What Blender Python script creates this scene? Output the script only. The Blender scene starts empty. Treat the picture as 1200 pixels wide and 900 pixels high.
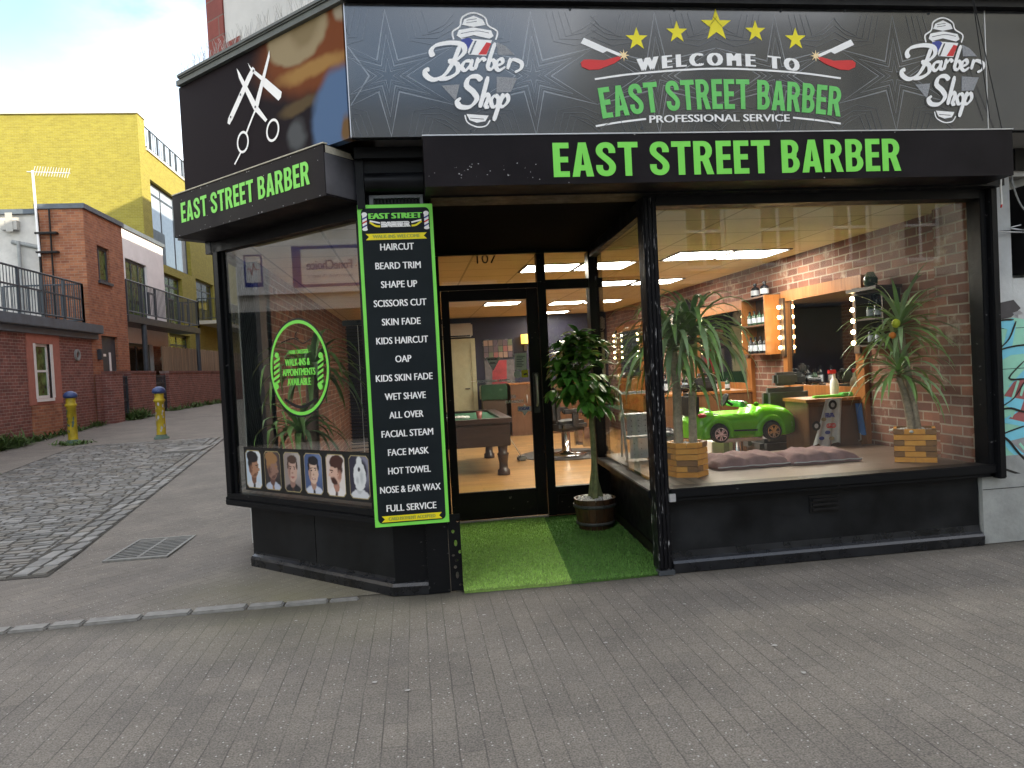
import bpy, bmesh, math, random
import numpy as np
from mathutils import Vector, Matrix
random.seed(7)
SC = bpy.context.scene
COL = SC.collection
R = math.radians
# ------------------------------------------------------------------ camera
F = 867.0
EYE = 1.5
_yaw, _pit, _rol = R(7.5), R(-1.45), 0.052
_f = Vector((math.sin(_yaw)*math.cos(_pit), math.cos(_yaw)*math.cos(_pit), math.sin(_pit)))
_r0 = Vector((math.cos(_yaw), -math.sin(_yaw), 0)); _u0 = _r0.cross(_f)
_r = _r0*math.cos(_rol) - _u0*math.sin(_rol); _u = _r.cross(_f)
cd = bpy.data.cameras.new('camera'); cam = bpy.data.objects.new('camera', cd); COL.objects.link(cam)
cam.matrix_world = Matrix(((_r.x, _u.x, -_f.x, 0), (_r.y, _u.y, -_f.y, 0), (_r.z, _u.z, -_f.z, EYE), (0, 0, 0, 1)))
cd.sensor_width = 36; cd.lens = 36*F/1200; cd.clip_start = .05; cd.clip_end = 2000
SC.camera = cam
# ------------------------------------------------------------------ light
SUN_EL, SUN_AZ = 22.0, 60.0            # azimuth measured from -Y towards +X
sdir = Vector((math.sin(R(SUN_AZ))*math.cos(R(SUN_EL)), -math.cos(R(SUN_AZ))*math.cos(R(SUN_EL)), math.sin(R(SUN_EL))))
W = bpy.data.worlds.new('World'); SC.world = W; W.use_nodes = True
wn = W.node_tree.nodes; wl = W.node_tree.links
bg = wn['Background']
sky = wn.new('ShaderNodeTexSky'); sky.sky_type = 'NISHITA'; sky.sun_disc = False
sky.sun_elevation = R(SUN_EL); sky.sun_rotation = math.atan2(sdir.x, sdir.y)
sky.air_density = 1.0; sky.dust_density = .4; sky.ozone_density = 1.6
tc = wn.new('ShaderNodeTexCoord')
mp = wn.new('ShaderNodeMapping'); mp.inputs['Scale'].default_value = (1, 1, 2.2); mp.inputs['Location'].default_value = (.35, .1, .2)
nz = wn.new('ShaderNodeTexNoise'); nz.inputs['Scale'].default_value = 2.2; nz.inputs['Detail'].default_value = 9; nz.inputs['Roughness'].default_value = .55
rp = wn.new('ShaderNodeValToRGB'); rp.color_ramp.elements[0].position = .45; rp.color_ramp.elements[1].position = .70
mx = wn.new('ShaderNodeMixRGB'); mx.inputs[2].default_value = (12.0, 12.0, 12.2, 1)
wl.new(tc.outputs['Generated'], mp.inputs[0]); wl.new(mp.outputs[0], nz.inputs[0]); wl.new(nz.outputs[0], rp.inputs[0])
cdn = wn.new('ShaderNodeVectorMath'); cdn.operation = 'DISTANCE'; cdn.inputs[1].default_value = (-.42, .82, .42)
cmr = wn.new('ShaderNodeMapRange'); cmr.inputs['From Min'].default_value = .05; cmr.inputs['From Max'].default_value = .40; cmr.inputs['To Min'].default_value = .0; cmr.inputs['To Max'].default_value = 1
cmu = wn.new('ShaderNodeMath'); cmu.operation = 'MULTIPLY'
wl.new(tc.outputs['Generated'], cdn.inputs[0]); wl.new(cdn.outputs['Value'], cmr.inputs['Value']); wl.new(cmr.outputs[0], cmu.inputs[0]); wl.new(rp.outputs[0], cmu.inputs[1])
wl.new(cmu.outputs[0], mx.inputs[0]); wl.new(sky.outputs[0], mx.inputs[1]); wl.new(mx.outputs[0], bg.inputs[0])
bg.inputs[1].default_value = .085
sl = bpy.data.lights.new('sun', 'SUN'); sl.energy = 2.0; sl.angle = R(.5); sl.color = (1, .93, .8)
so = bpy.data.objects.new('sun', sl); COL.objects.link(so); so.rotation_euler = sdir.to_track_quat('Z', 'Y').to_euler()
SC.view_settings.view_transform = 'Standard'; SC.view_settings.look = 'None'
SC.view_settings.exposure = 2.3; SC.view_settings.gamma = 1
SC.view_settings.use_white_balance = True; SC.view_settings.white_balance_temperature = 7400; SC.view_settings.white_balance_tint = 10
SC.render.engine = 'CYCLES'
SC.cycles.use_denoising = True
SC.cycles.max_bounces = 10; SC.cycles.transparent_max_bounces = 24; SC.cycles.glossy_bounces = 5
SC.cycles.sample_clamp_indirect = 6; SC.cycles.caustics_reflective = False; SC.cycles.caustics_refractive = False

# ------------------------------------------------------------------ materials
MATS = {}
def _new(name):
    m = bpy.data.materials.new(name); m.use_nodes = True
    nt = m.node_tree; b = nt.nodes['Principled BSDF']
    MATS[name] = m
    return m, nt, b
def mat(name, col, rough=.5, metal=0, var=.12, scale=6, bump=0, bscale=40, emit=0, spec=.5, stretch=(1, 1, 1), alpha=None, rv=.08):
    if name in MATS: return MATS[name]
    m, nt, b = _new(name); N = nt.nodes.new; L = nt.links.new
    col = tuple(col)
    b.inputs['Roughness'].default_value = rough; b.inputs['Metallic'].default_value = metal
    b.inputs['Specular IOR Level'].default_value = spec
    g = N('ShaderNodeNewGeometry'); mpn = N('ShaderNodeMapping'); mpn.inputs['Scale'].default_value = stretch
    L(g.outputs['Position'], mpn.inputs[0])
    n = N('ShaderNodeTexNoise'); n.inputs['Scale'].default_value = scale; n.inputs['Detail'].default_value = 6; n.inputs['Roughness'].default_value = .62
    L(mpn.outputs[0], n.inputs[0])
    r = N('ShaderNodeValToRGB'); r.color_ramp.elements[0].position = .3; r.color_ramp.elements[1].position = .7
    r.color_ramp.elements[0].color = tuple(max(0, c*(1-var)) for c in col)+(1,)
    r.color_ramp.elements[1].color = tuple(min(1, c*(1+var)) for c in col)+(1,)
    L(n.outputs[0], r.inputs[0]); L(r.outputs[0], b.inputs['Base Color'])
    if rv:
        mr = N('ShaderNodeMapRange'); mr.inputs['From Min'].default_value = .3; mr.inputs['From Max'].default_value = .7
        mr.inputs['To Min'].default_value = max(0, rough-rv); mr.inputs['To Max'].default_value = min(1, rough+rv)
        L(n.outputs[0], mr.inputs['Value']); L(mr.outputs[0], b.inputs['Roughness'])
    if bump:
        n2 = N('ShaderNodeTexNoise'); n2.inputs['Scale'].default_value = bscale; n2.inputs['Detail'].default_value = 4
        L(mpn.outputs[0], n2.inputs[0])
        bp = N('ShaderNodeBump'); bp.inputs['Strength'].default_value = bump; bp.inputs['Distance'].default_value = .01
        L(n2.outputs[0], bp.inputs['Height']); L(bp.outputs[0], b.inputs['Normal'])
    if emit:
        L(r.outputs[0], b.inputs['Emission Color']); b.inputs['Emission Strength'].default_value = emit
    return m
def brick(name, tang, c1, c2, mortar, bw=.225, bh=.075, ms=.010, rough=.85, bump=.6, vert=(0, 0, 1), off=.5, dirt=.35, patch=None, wob=.008, msm=.1):
    """brick / paver / tile pattern in metres: tang = direction of the courses, vert = across them"""
    if name in MATS: return MATS[name]
    m, nt, b = _new(name); N = nt.nodes.new; L = nt.links.new
    g = N('ShaderNodeNewGeometry')
    nn = N('ShaderNodeTexNoise'); nn.inputs['Scale'].default_value = 9; nn.inputs['Detail'].default_value = 3
    L(g.outputs['Position'], nn.inputs[0])
    d1 = N('ShaderNodeVectorMath'); d1.operation = 'DOT_PRODUCT'; d1.inputs[1].default_value = tang
    d2 = N('ShaderNodeVectorMath'); d2.operation = 'DOT_PRODUCT'; d2.inputs[1].default_value = vert
    L(g.outputs['Position'], d1.inputs[0]); L(g.outputs['Position'], d2.inputs[0])
    cb = N('ShaderNodeCombineXYZ'); L(d1.outputs['Value'], cb.inputs[0]); L(d2.outputs['Value'], cb.inputs[1])
    ml = N('ShaderNodeVectorMath'); ml.operation = 'MULTIPLY_ADD'; ml.inputs[1].default_value = (wob, wob, 0)
    L(nn.outputs['Color'], ml.inputs[0]); L(cb.outputs[0], ml.inputs[2])
    br = N('ShaderNodeTexBrick'); br.offset = off
    br.inputs['Color1'].default_value = tuple(c1)+(1,); br.inputs['Color2'].default_value = tuple(c2)+(1,); br.inputs['Mortar'].default_value = tuple(mortar)+(1,)
    br.inputs['Scale'].default_value = 1; br.inputs['Mortar Size'].default_value = ms/2; br.inputs['Mortar Smooth'].default_value = msm
    br.inputs['Brick Width'].default_value = bw; br.inputs['Row Height'].default_value = bh; br.inputs['Bias'].default_value = 0
    L(ml.outputs[0], br.inputs['Vector'])
    n2 = N('ShaderNodeTexNoise'); n2.inputs['Scale'].default_value = 3.1; n2.inputs['Detail'].default_value = 9; n2.inputs['Roughness'].default_value = .7
    L(g.outputs['Position'], n2.inputs[0])
    mr = N('ShaderNodeMapRange'); mr.inputs['From Min'].default_value = .3; mr.inputs['From Max'].default_value = .7
    mr.inputs['To Min'].default_value = 1-dirt; mr.inputs['To Max'].default_value = 1+dirt*.7
    L(n2.outputs[0], mr.inputs['Value'])
    mu = N('ShaderNodeMixRGB'); mu.blend_type = 'MULTIPLY'; mu.inputs[0].default_value = 1
    L(br.outputs['Color'], mu.inputs[1]); L(mr.outputs[0], mu.inputs[2])
    last = mu.outputs[0]
    if patch:      # (colour, scale, low, high): pale plaster / lime patches or specks
        pn = N('ShaderNodeTexNoise'); pn.inputs['Scale'].default_value = patch[1]; pn.inputs['Detail'].default_value = 5; pn.inputs['Roughness'].default_value = .7
        L(g.outputs['Position'], pn.inputs[0])
        pr = N('ShaderNodeMapRange'); pr.inputs['From Min'].default_value = patch[2]; pr.inputs['From Max'].default_value = patch[3]
        L(pn.outputs[0], pr.inputs['Value'])
        pm = N('ShaderNodeMixRGB'); pm.inputs[2].default_value = tuple(patch[0])+(1,)
        L(pr.outputs[0], pm.inputs[0]); L(last, pm.inputs[1]); last = pm.outputs[0]
    L(last, b.inputs['Base Color']); b.inputs['Roughness'].default_value = rough
    sb = N('ShaderNodeMath'); sb.operation = 'SUBTRACT'; L(n2.outputs[0], sb.inputs[0]); L(br.outputs['Fac'], sb.inputs[1])
    bp = N('ShaderNodeBump'); bp.inputs['Strength'].default_value = bump; bp.inputs['Distance'].default_value = .008
    L(sb.outputs[0], bp.inputs['Height']); L(bp.outputs[0], b.inputs['Normal'])
    return m
def glassmat(name, tint=(1, 1, 1), f0=.045, rough=0.0):
    m = bpy.data.materials.new(name); m.use_nodes = True; MATS[name] = m
    nt = m.node_tree; nt.nodes.clear(); N = nt.nodes.new; L = nt.links.new
    o = N('ShaderNodeOutputMaterial'); mxs = N('ShaderNodeMixShader'); t = N('ShaderNodeBsdfTransparent'); gl = N('ShaderNodeBsdfGlossy')
    t.inputs[0].default_value = tuple(tint)+(1,); gl.inputs['Roughness'].default_value = rough
    lw = N('ShaderNodeLayerWeight'); lw.inputs['Blend'].default_value = .5
    p = N('ShaderNodeMath'); p.operation = 'POWER'; p.inputs[1].default_value = 5.0; L(lw.outputs['Facing'], p.inputs[0])
    a = N('ShaderNodeMath'); a.operation = 'MULTIPLY_ADD'; a.inputs[1].default_value = .9; a.inputs[2].default_value = f0; L(p.outputs[0], a.inputs[0])
    L(a.outputs[0], mxs.inputs[0]); L(t.outputs[0], mxs.inputs[1]); L(gl.outputs[0], mxs.inputs[2]); L(mxs.outputs[0], o.inputs[0])
    return m
def woodmat(name, c1, c2, axis=0, scale=5, rough=.45, plank=None, gap=.004, plen=1.2):
    """streaky grain; plank=(tang, across, width) adds board joints"""
    m, nt, b = _new(name); N = nt.nodes.new; L = nt.links.new
    g = N('ShaderNodeNewGeometry'); mpn = N('ShaderNodeMapping')
    s = [scale*6]*3; s[axis] = scale*.6; mpn.inputs['Scale'].default_value = s
    L(g.outputs['Position'], mpn.inputs[0])
    n = N('ShaderNodeTexNoise'); n.inputs['Scale'].default_value = 1; n.inputs['Detail'].default_value = 5; n.inputs['Distortion'].default_value = .6
    L(mpn.outputs[0], n.inputs[0])
    r = N('ShaderNodeValToRGB'); r.color_ramp.elements[0].position = .3; r.color_ramp.elements[1].position = .72
    r.color_ramp.elements[0].color = tuple(c1)+(1,); r.color_ramp.elements[1].color = tuple(c2)+(1,)
    L(n.outputs[0], r.inputs[0]); last = r.outputs[0]
    if plank:
        d1 = N('ShaderNodeVectorMath'); d1.operation = 'DOT_PRODUCT'; d1.inputs[1].default_value = plank[0]
        d2 = N('ShaderNodeVectorMath'); d2.operation = 'DOT_PRODUCT'; d2.inputs[1].default_value = plank[1]
        L(g.outputs['Position'], d1.inputs[0]); L(g.outputs['Position'], d2.inputs[0])
        cb = N('ShaderNodeCombineXYZ'); L(d1.outputs['Value'], cb.inputs[0]); L(d2.outputs['Value'], cb.inputs[1])
        br = N('ShaderNodeTexBrick'); br.offset = .37
        br.inputs['Color1'].default_value = (.75, .75, .75, 1); br.inputs['Color2'].default_value = (1.15, 1.1, 1.05, 1); br.inputs['Mortar'].default_value = (.15, .15, .15, 1)
        br.inputs['Scale'].default_value = 1; br.inputs['Mortar Size'].default_value = gap/2; br.inputs['Brick Width'].default_value = plen; br.inputs['Row Height'].default_value = plank[2]
        L(cb.outputs[0], br.inputs['Vector'])
        mu = N('ShaderNodeMixRGB'); mu.blend_type = 'MULTIPLY'; mu.inputs[0].default_value = 1; L(last, mu.inputs[1]); L(br.outputs['Color'], mu.inputs[2]); last = mu.outputs[0]
    L(last, b.inputs['Base Color']); b.inputs['Roughness'].default_value = rough
    return m

# ------------------------------------------------------------------ mesh helpers
ROOT = {}
def tag(o, label=None, cat=None, group=None, kind=None):
    if label: o['label'] = label
    if cat: o['category'] = cat
    if group: o['group'] = group
    if kind: o['kind'] = kind
    return o
def thing(name, label, cat, loc=(0, 0, 0), group=None):
    o = bpy.data.objects.new(name, None); COL.objects.link(o); o.location = loc
    o.empty_display_size = .1
    ROOT[o.name] = Vector(loc)
    return tag(o, label, cat, group)
class MB:
    def __init__(s): s.v = []; s.f = []; s.mi = []; s.sm = []; s.ms = []
    def m(s, mt):
        if mt not in s.ms: s.ms.append(mt)
        return s.ms.index(mt)
    def add(s, vs, fs, mt=None, smooth=False):
        b = len(s.v); s.v += [tuple(p) for p in vs]
        k = s.m(mt) if mt else 0
        for f in fs: s.f.append([b+i for i in f]); s.mi.append(k); s.sm.append(smooth)
        return s
    def box(s, x0, x1, y0, y1, z0, z1, mt=None, bev=0):
        if bev:
            bm = bmesh.new(); bmesh.ops.create_cube(bm, size=1)
            for v in bm.verts: v.co = Vector(((x0+x1)/2+v.co.x*(x1-x0), (y0+y1)/2+v.co.y*(y1-y0), (z0+z1)/2+v.co.z*(z1-z0)))
            bmesh.ops.bevel(bm, geom=bm.edges[:], offset=bev, segments=2, affect='EDGES')
            bm.verts.index_update(); s.add([v.co.copy() for v in bm.verts], [[v.index for v in f.verts] for f in bm.faces], mt); bm.free(); return s
        vs = [(x, y, z) for x in (x0, x1) for y in (y0, y1) for z in (z0, z1)]
        return s.add(vs, [(0, 1, 3, 2), (4, 6, 7, 5), (0, 4, 5, 1), (2, 3, 7, 6), (0, 2, 6, 4), (1, 5, 7, 3)], mt)
    def fbox(s, fr, u0, u1, v0, v1, d0, d1, mt=None, bev=0):
        """box in a frame: u along, v up, d outwards"""
        t = MB(); t.box(u0, u1, d0, d1, v0, v1, None, bev)
        return s.add([fr.p(a, c, b) for a, b, c in t.v], t.f, mt)
    def tube(s, pts, r, n=8, mt=None, cap=True, smooth=True):
        pts = [Vector(p) for p in pts]; k = len(pts)
        rs = r if isinstance(r, (list, tuple)) else [r]*k
        vs = []; up = None
        for i, p in enumerate(pts):
            t = (pts[min(i+1, k-1)]-pts[max(i-1, 0)])
            if t.length < 1e-9: t = Vector((0, 0, 1))
            t.normalize()
            if up is None: up = Vector((0, 0, 1)) if abs(t.z) < .9 else Vector((1, 0, 0))
            a = t.cross(up)
            if a.length < 1e-6: a = t.orthogonal()
            a.normalize(); b = a.cross(t); up = b
            for j in range(n):
                th = 2*math.pi*j/n; vs.append(p+(a*math.cos(th)+b*math.sin(th))*rs[i])
        fs = [(i*n+j, i*n+(j+1) % n, (i+1)*n+(j+1) % n, (i+1)*n+j) for i in range(k-1) for j in range(n)]
        s.add(vs, fs, mt, smooth)
        if cap:
            s.add(vs[:n], [list(range(n))], mt); s.add(vs[-n:], [list(range(n))[::-1]], mt)
        return s
    def lathe(s, prof, c, n=16, mt=None, axis='z', smooth=True, rot=None):
        vs = []
        for r, h in prof:
            for j in range(n):
                th = 2*math.pi*j/n; a, b = r*math.cos(th), r*math.sin(th)
                p = {'z': (a, b, h), 'y': (a, h, b), 'x': (h, a, b)}[axis]
                p = Vector(p)
                if rot: p = rot @ p
                vs.append(p+Vector(c))
        k = len(prof)
        s.add(vs, [(i*n+j, i*n+(j+1) % n, (i+1)*n+(j+1) % n, (i+1)*n+j) for i in range(k-1) for j in range(n)], mt, smooth)
        s.add(vs[:n], [list(range(n))[::-1]], mt); s.add(vs[-n:], [list(range(n))], mt)
        return s
    def ball(s, c, rx, ry=None, rz=None, n=12, mt=None):
        ry = ry or rx; rz = rz or rx; m_ = max(4, n//2); vs = []
        for i in range(m_+1):
            ph = math.pi*(i/m_-.5)
            for j in range(n):
                th = 2*math.pi*j/n
                vs.append((c[0]+rx*math.cos(ph)*math.cos(th), c[1]+ry*math.cos(ph)*math.sin(th), c[2]+rz*math.sin(ph)))
        return s.add(vs, [(i*n+j, i*n+(j+1) % n, (i+1)*n+(j+1) % n, (i+1)*n+j) for i in range(m_) for j in range(n)], mt, True)
    def poly(s, fr, pts, d=0, mt=None):
        a = sum(pts[i][0]*pts[(i+1) % len(pts)][1]-pts[(i+1) % len(pts)][0]*pts[i][1] for i in range(len(pts)))
        if a < 0: pts = pts[::-1]
        return s.add([fr.p(u, v, d) for u, v in pts], [list(range(len(pts)))], mt)
    def fill(s, fr, conts, d=0, mt=None):
        vs, fs = fill2d(conts)
        return s.add([fr.p(u, v, d) for u, v in vs], fs, mt)
    def slab(s, fr, conts, d0, d1, mt=None):
        """filled outline with holes, given thickness"""
        vs, fs = fill2d(conts)
        s.add([fr.p(u, v, d1) for u, v in vs], fs, mt)
        s.add([fr.p(u, v, d0) for u, v in vs], [f[::-1] for f in fs], mt)
        for c in conts:
            n = len(c)
            s.add([fr.p(u, v, d0) for u, v in c]+[fr.p(u, v, d1) for u, v in c], [(i, (i+1) % n, n+(i+1) % n, n+i) for i in range(n)], mt)
        return s
    def ribbon(s, fr, pts, w, d=0, mt=None, closed=False, drift=0.0, nib=None, sub=4):
        """flat stroke through points; w = width (m); nib=(thin, thick, angle) gives a brush look"""
        P = smoothpath(pts, sub, closed) if sub > 1 else list(pts)
        k = len(P); vs = []
        for i, (x, y) in enumerate(P):
            if closed: a, b = P[i-1], P[(i+1) % k]
            else: a, b = P[max(i-1, 0)], P[min(i+1, k-1)]
            tx, ty = b[0]-a[0], b[1]-a[1]; l = math.hypot(tx, ty) or 1; tx /= l; ty /= l
            ww = w
            if nib: ww = w*(nib[0]+(nib[1]-nib[0])*abs(math.sin(math.atan2(ty, tx)-nib[2])))
            if nib and not closed and (i == 0 or i == k-1): ww *= .55
            vs.append(fr.p(x-ty*ww/2, y+tx*ww/2, d+drift*i)); vs.append(fr.p(x+ty*ww/2, y-tx*ww/2, d+drift*i))
        n = k if closed else k-1
        return s.add(vs, [(2*i, 2*i+1, 2*((i+1) % k)+1, 2*((i+1) % k)) for i in range(n)], mt)
    def ellipse(s, fr, cu, cv, ru, rv, d=0, mt=None, n=24):
        return s.poly(fr, [(cu+ru*math.cos(2*math.pi*i/n), cv+rv*math.sin(2*math.pi*i/n)) for i in range(n)], d, mt)
    def text(s, fr, body, u, v, h, d=0, mt=None, sx=1.0, bold=0.0, align='C', warp=None, width=None, italic=0):
        """built-in face; h = cap height in metres; bold = extra stem in units of h"""
        vs, fs, w = textmesh(body)
        k = h/.70
        if width: sx = width/(w*k)
        off = {'C': -w*k*sx/2, 'L': 0, 'R': -w*k*sx}[align]
        n = 3 if bold else 1
        for i in range(n):
            db = (i-(n-1)/2)*bold*h
            out = []
            for x, y in vs:
                a, b = x*k*sx+off+db+y*k*italic, y*k
                if warp: a, b = warp(a, b)
                out.append(fr.p(u+a, v+b, d+i*.00015))
            s.add(out, fs, mt)
        return s
    def glyphs(s, fr, body, u, v, h, width, d=0, mt=None, warp=None):
        """heavy condensed capitals drawn from outlines; centred on u, baseline v"""
        x = 0; items = []
        for ch in body:
            if ch == ' ': x += .27; continue
            conts, adv = GLYPH[ch]; items.append((conts, x)); x += adv+.075
        x -= .075; kx = width/x
        for conts, x0 in items:
            cc = []
            for c in conts:
                q = []
                for a, b in c:
                    a = (a+x0)*kx-width/2; b = b*h
                    if warp: a, b = warp(a, b)
                    q.append((u+a, v+b))
                cc.append(q)
            s.fill(fr, cc, d, mt)
        return s
    def build(s, name, mt=None, parent=None, label=None, kind=None, cat=None, group=None):
        me = bpy.data.meshes.new(name)
        off = Vector((0, 0, 0))
        if parent is not None:
            off = ROOT.get(parent.name, Vector((0, 0, 0)))
        vs = [(p[0]-off.x, p[1]-off.y, p[2]-off.z) for p in s.v] if off.length else s.v
        me.from_pydata(vs, [], s.f); 
        ms = s.ms if s.ms else [mt]
        for q in ms: me.materials.append(q)
        me.polygons.foreach_set('material_index', s.mi); me.polygons.foreach_set('use_smooth', s.sm)
        me.update()
        o = bpy.data.objects.new(name, me); COL.objects.link(o)
        if parent is not None: o.parent = parent
        ROOT[o.name] = off
        return tag(o, label, cat, group, kind)
def smoothpath(pts, sub=4, closed=False):
    n = len(pts); out = []
    rng = range(n) if closed else range(n-1)
    for i in rng:
        if closed: p0, p1, p2, p3 = pts[i-1], pts[i], pts[(i+1) % n], pts[(i+2) % n]
        else: p0, p1, p2, p3 = pts[max(i-1, 0)], pts[i], pts[i+1], pts[min(i+2, n-1)]
        for j in range(sub):
            t = j/sub
            out.append(tuple(.5*((2*p1[c])+(-p0[c]+p2[c])*t+(2*p0[c]-5*p1[c]+4*p2[c]-p3[c])*t*t+(-p0[c]+3*p1[c]-3*p2[c]+p3[c])*t**3) for c in range(len(p1))))
    if not closed: out.append(tuple(pts[-1]))
    return out
def fill2d(conts):
    cu = bpy.data.curves.new('outline', 'CURVE'); cu.dimensions = '2D'; cu.fill_mode = 'BOTH'
    for c in conts:
        sp = cu.splines.new('POLY'); sp.points.add(len(c)-1)
        for p, (a, b) in zip(sp.points, c): p.co = (a, b, 0, 1)
        sp.use_cyclic_u = True
    o = bpy.data.objects.new('outline', cu)
    me = o.to_mesh()
    vs = [(v.co.x, v.co.y) for v in me.vertices]; fs = []
    for p in me.polygons:
        i = list(p.vertices)
        a = sum(vs[i[k]][0]*vs[i[(k+1) % len(i)]][1]-vs[i[(k+1) % len(i)]][0]*vs[i[k]][1] for k in range(len(i)))
        fs.append(i if a > 0 else i[::-1])
    o.to_mesh_clear(); bpy.data.objects.remove(o); bpy.data.curves.remove(cu)
    return vs, fs
_TX = {}
def textmesh(body):
    if body in _TX: return _TX[body]
    c = bpy.data.curves.new('lettering', 'FONT'); c.body = body; c.resolution_u = 3
    o = bpy.data.objects.new('lettering', c)
    COL.objects.link(o); bpy.context.view_layer.update()
    dg = bpy.context.evaluated_depsgraph_get(); oe = o.evaluated_get(dg); me = oe.to_mesh()
    vs = [(v.co.x, v.co.y) for v in me.vertices]; fs = []
    for p in me.polygons:
        i = list(p.vertices)
        a = sum(vs[i[k]][0]*vs[i[(k+1) % len(i)]][1]-vs[i[(k+1) % len(i)]][0]*vs[i[k]][1] for k in range(len(i)))
        fs.append(i if a > 0 else i[::-1])
    x0 = min(v[0] for v in vs); vs = [(a-x0, b) for a, b in vs]; w = max(v[0] for v in vs)
    oe.to_mesh_clear(); bpy.data.objects.remove(o); bpy.data.curves.remove(c)
    _TX[body] = (vs, fs, w); return _TX[body]
def _arc(cx, cy, rx, ry, a0, a1, n=8): return [(cx+rx*math.cos(R(a0+(a1-a0)*i/n)), cy+ry*math.sin(R(a0+(a1-a0)*i/n))) for i in range(n+1)]
def _sglyph():
    P = smoothpath([(.47, .68), (.465, .79), (.40, .89), (.285, .918), (.165, .885), (.105, .79), (.12, .68), (.22, .575), (.35, .465), (.455, .34), (.465, .215), (.40, .112), (.285, .082), (.165, .115), (.10, .21), (.095, .33)], 4)
    l, r = [], []
    for i, (x, y) in enumerate(P):
        a, b = P[max(i-1, 0)], P[min(i+1, len(P)-1)]; tx, ty = b[0]-a[0], b[1]-a[1]; q = math.hypot(tx, ty); nx, ny = -ty/q, tx/q
        l.append((x+nx*.098, y+ny*.082)); r.append((x-nx*.098, y-ny*.082))
    return [l+r[::-1]]
GLYPH = {
    'E': ([[(0, 0), (0, 1), (.46, 1), (.46, .835), (.2, .835), (.2, .59), (.43, .59), (.43, .425), (.2, .425), (.2, .165), (.46, .165), (.46, 0)]], .46),
    'T': ([[(.19, 0), (.19, .835), (0, .835), (0, 1), (.58, 1), (.58, .835), (.39, .835), (.39, 0)]], .58),
    'A': ([[(0, 0), (.2, 1), (.42, 1), (.62, 0), (.41, 0), (.378, .18), (.242, .18), (.21, 0)], [(.268, .34), (.352, .34), (.31, .70)]], .62),
    'S': (_sglyph(), .57),
    'R': ([[(0, 0), (0, 1), (.30, 1)]+_arc(.30, .71, .26, .29, 90, -55)+[(.60, 0), (.385, 0), (.255, .40), (.2, .40), (.2, 0)], [(.2, .565), (.2, .845), (.28, .845)]+_arc(.28, .705, .085, .14, 90, -90)], .60),
    'B': ([[(0, 0), (0, 1), (.29, 1)]+_arc(.29, .755, .245, .245, 80, -40)+_arc(.29, .27, .27, .27, 50, -90), [(.2, .59), (.2, .845), (.27, .845)]+_arc(.27, .718, .075, .128, 80, -90), [(.2, .155), (.2, .435), (.28, .435)]+_arc(.28, .295, .085, .14, 80, -90)], .56)}
class Fr:
    def __init__(s, o, ux, uz=(0, 0, 1)):
        s.o = Vector(o); s.ux = Vector(ux).normalized(); s.uz = Vector(uz).normalized(); s.n = s.ux.cross(s.uz)
    def p(s, u, v, d=0): return s.o+s.ux*u+s.uz*v+s.n*d
    def px(s, x, y, d=0):
        """where a point of the photograph (1200 x 900) lies on this surface"""
        ray = _r*((x-600)/F)-_u*((y-450)/F)+_f; c = Vector((0, 0, EYE)); o = s.o+s.n*d
        q = c+ray*((o-c).dot(s.n)/ray.dot(s.n))-s.o
        return (q.dot(s.ux), q.dot(s.uz))
def at(x, y, Y):
    ray = _r*((x-600)/F)-_u*((y-450)/F)+_f
    return Vector((0, 0, EYE))+ray*(Y/ray.y)
def gz(x, y, Z=0):
    ray = _r*((x-600)/F)-_u*((y-450)/F)+_f
    return Vector((0, 0, EYE))+ray*((Z-EYE)/ray.z)
def copytree(o, loc=None, label=None):
    c = o.copy(); COL.objects.link(c)
    if loc is not None: c.location = loc
    if label: c['label'] = label
    for ch in list(o.children):
        d = ch.copy(); COL.objects.link(d); d.parent = c
        for g in list(ch.children):
            e = g.copy(); COL.objects.link(e); e.parent = d
    return c
X_, Y_ = (1, 0, 0), (0, 1, 0)
S2 = math.sqrt(.5)
BAYT = (S2, -S2, 0)

# material palette
M_black = mat('black_gloss_paint', (.006, .0066, .008), .40, var=.5, scale=4, bump=.04, bscale=14, stretch=(1, 1, .6), rv=.14, spec=.20)
M_blackm = mat('black_satin_paint', (.007, .007, .008), .5, var=.4, scale=9, bump=.05, bscale=30, rv=.15, spec=.3)
M_blackpost = None
M_dkbrown = mat('dark_brown_paint', (.011, .008, .0075), .42, var=.4, scale=6, bump=.05, rv=.1, spec=.2)
M_white = mat('white_paint', (.78, .78, .76), .5, var=.06)
M_alu = mat('aluminium_trim', (.62, .63, .65), .35, .6, var=.1)
M_stall = mat('dusty_black_panel_paint', (.011, .012, .0135), .38, var=.75, scale=2.2, bump=.03, bscale=12, rv=.12, spec=.22)
M_kick = mat('worn_black_kick_paint', (.010, .011, .014), .30, var=.6, scale=7, rv=.15, spec=.6)
M_glass = glassmat('shop_window_glass', (.97, .985, .975), .058)
M_glassb = glassmat('bay_window_glass', (.97, .985, .98), .13)
M_glass2 = glassmat('door_glass', (.96, .98, .97), .04)
M_steel = mat('dark_grey_steel', (.06, .068, .078), .45, .2, var=.2)
M_green = mat('lime_green_vinyl', (.19, .75, .10), .45, var=.04)
M_green2 = mat('mid_green_vinyl', (.13, .58, .14), .45, var=.08)
M_vwhite = mat('white_vinyl', (.90, .90, .90), .4, var=.03)
M_yel = mat('yellow_vinyl', (.86, .74, .02), .4, var=.03)
M_red = mat('red_vinyl', (.66, .03, .03), .4, var=.05)
M_blue = mat('blue_vinyl', (.03, .05, .28), .4, var=.05)

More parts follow.
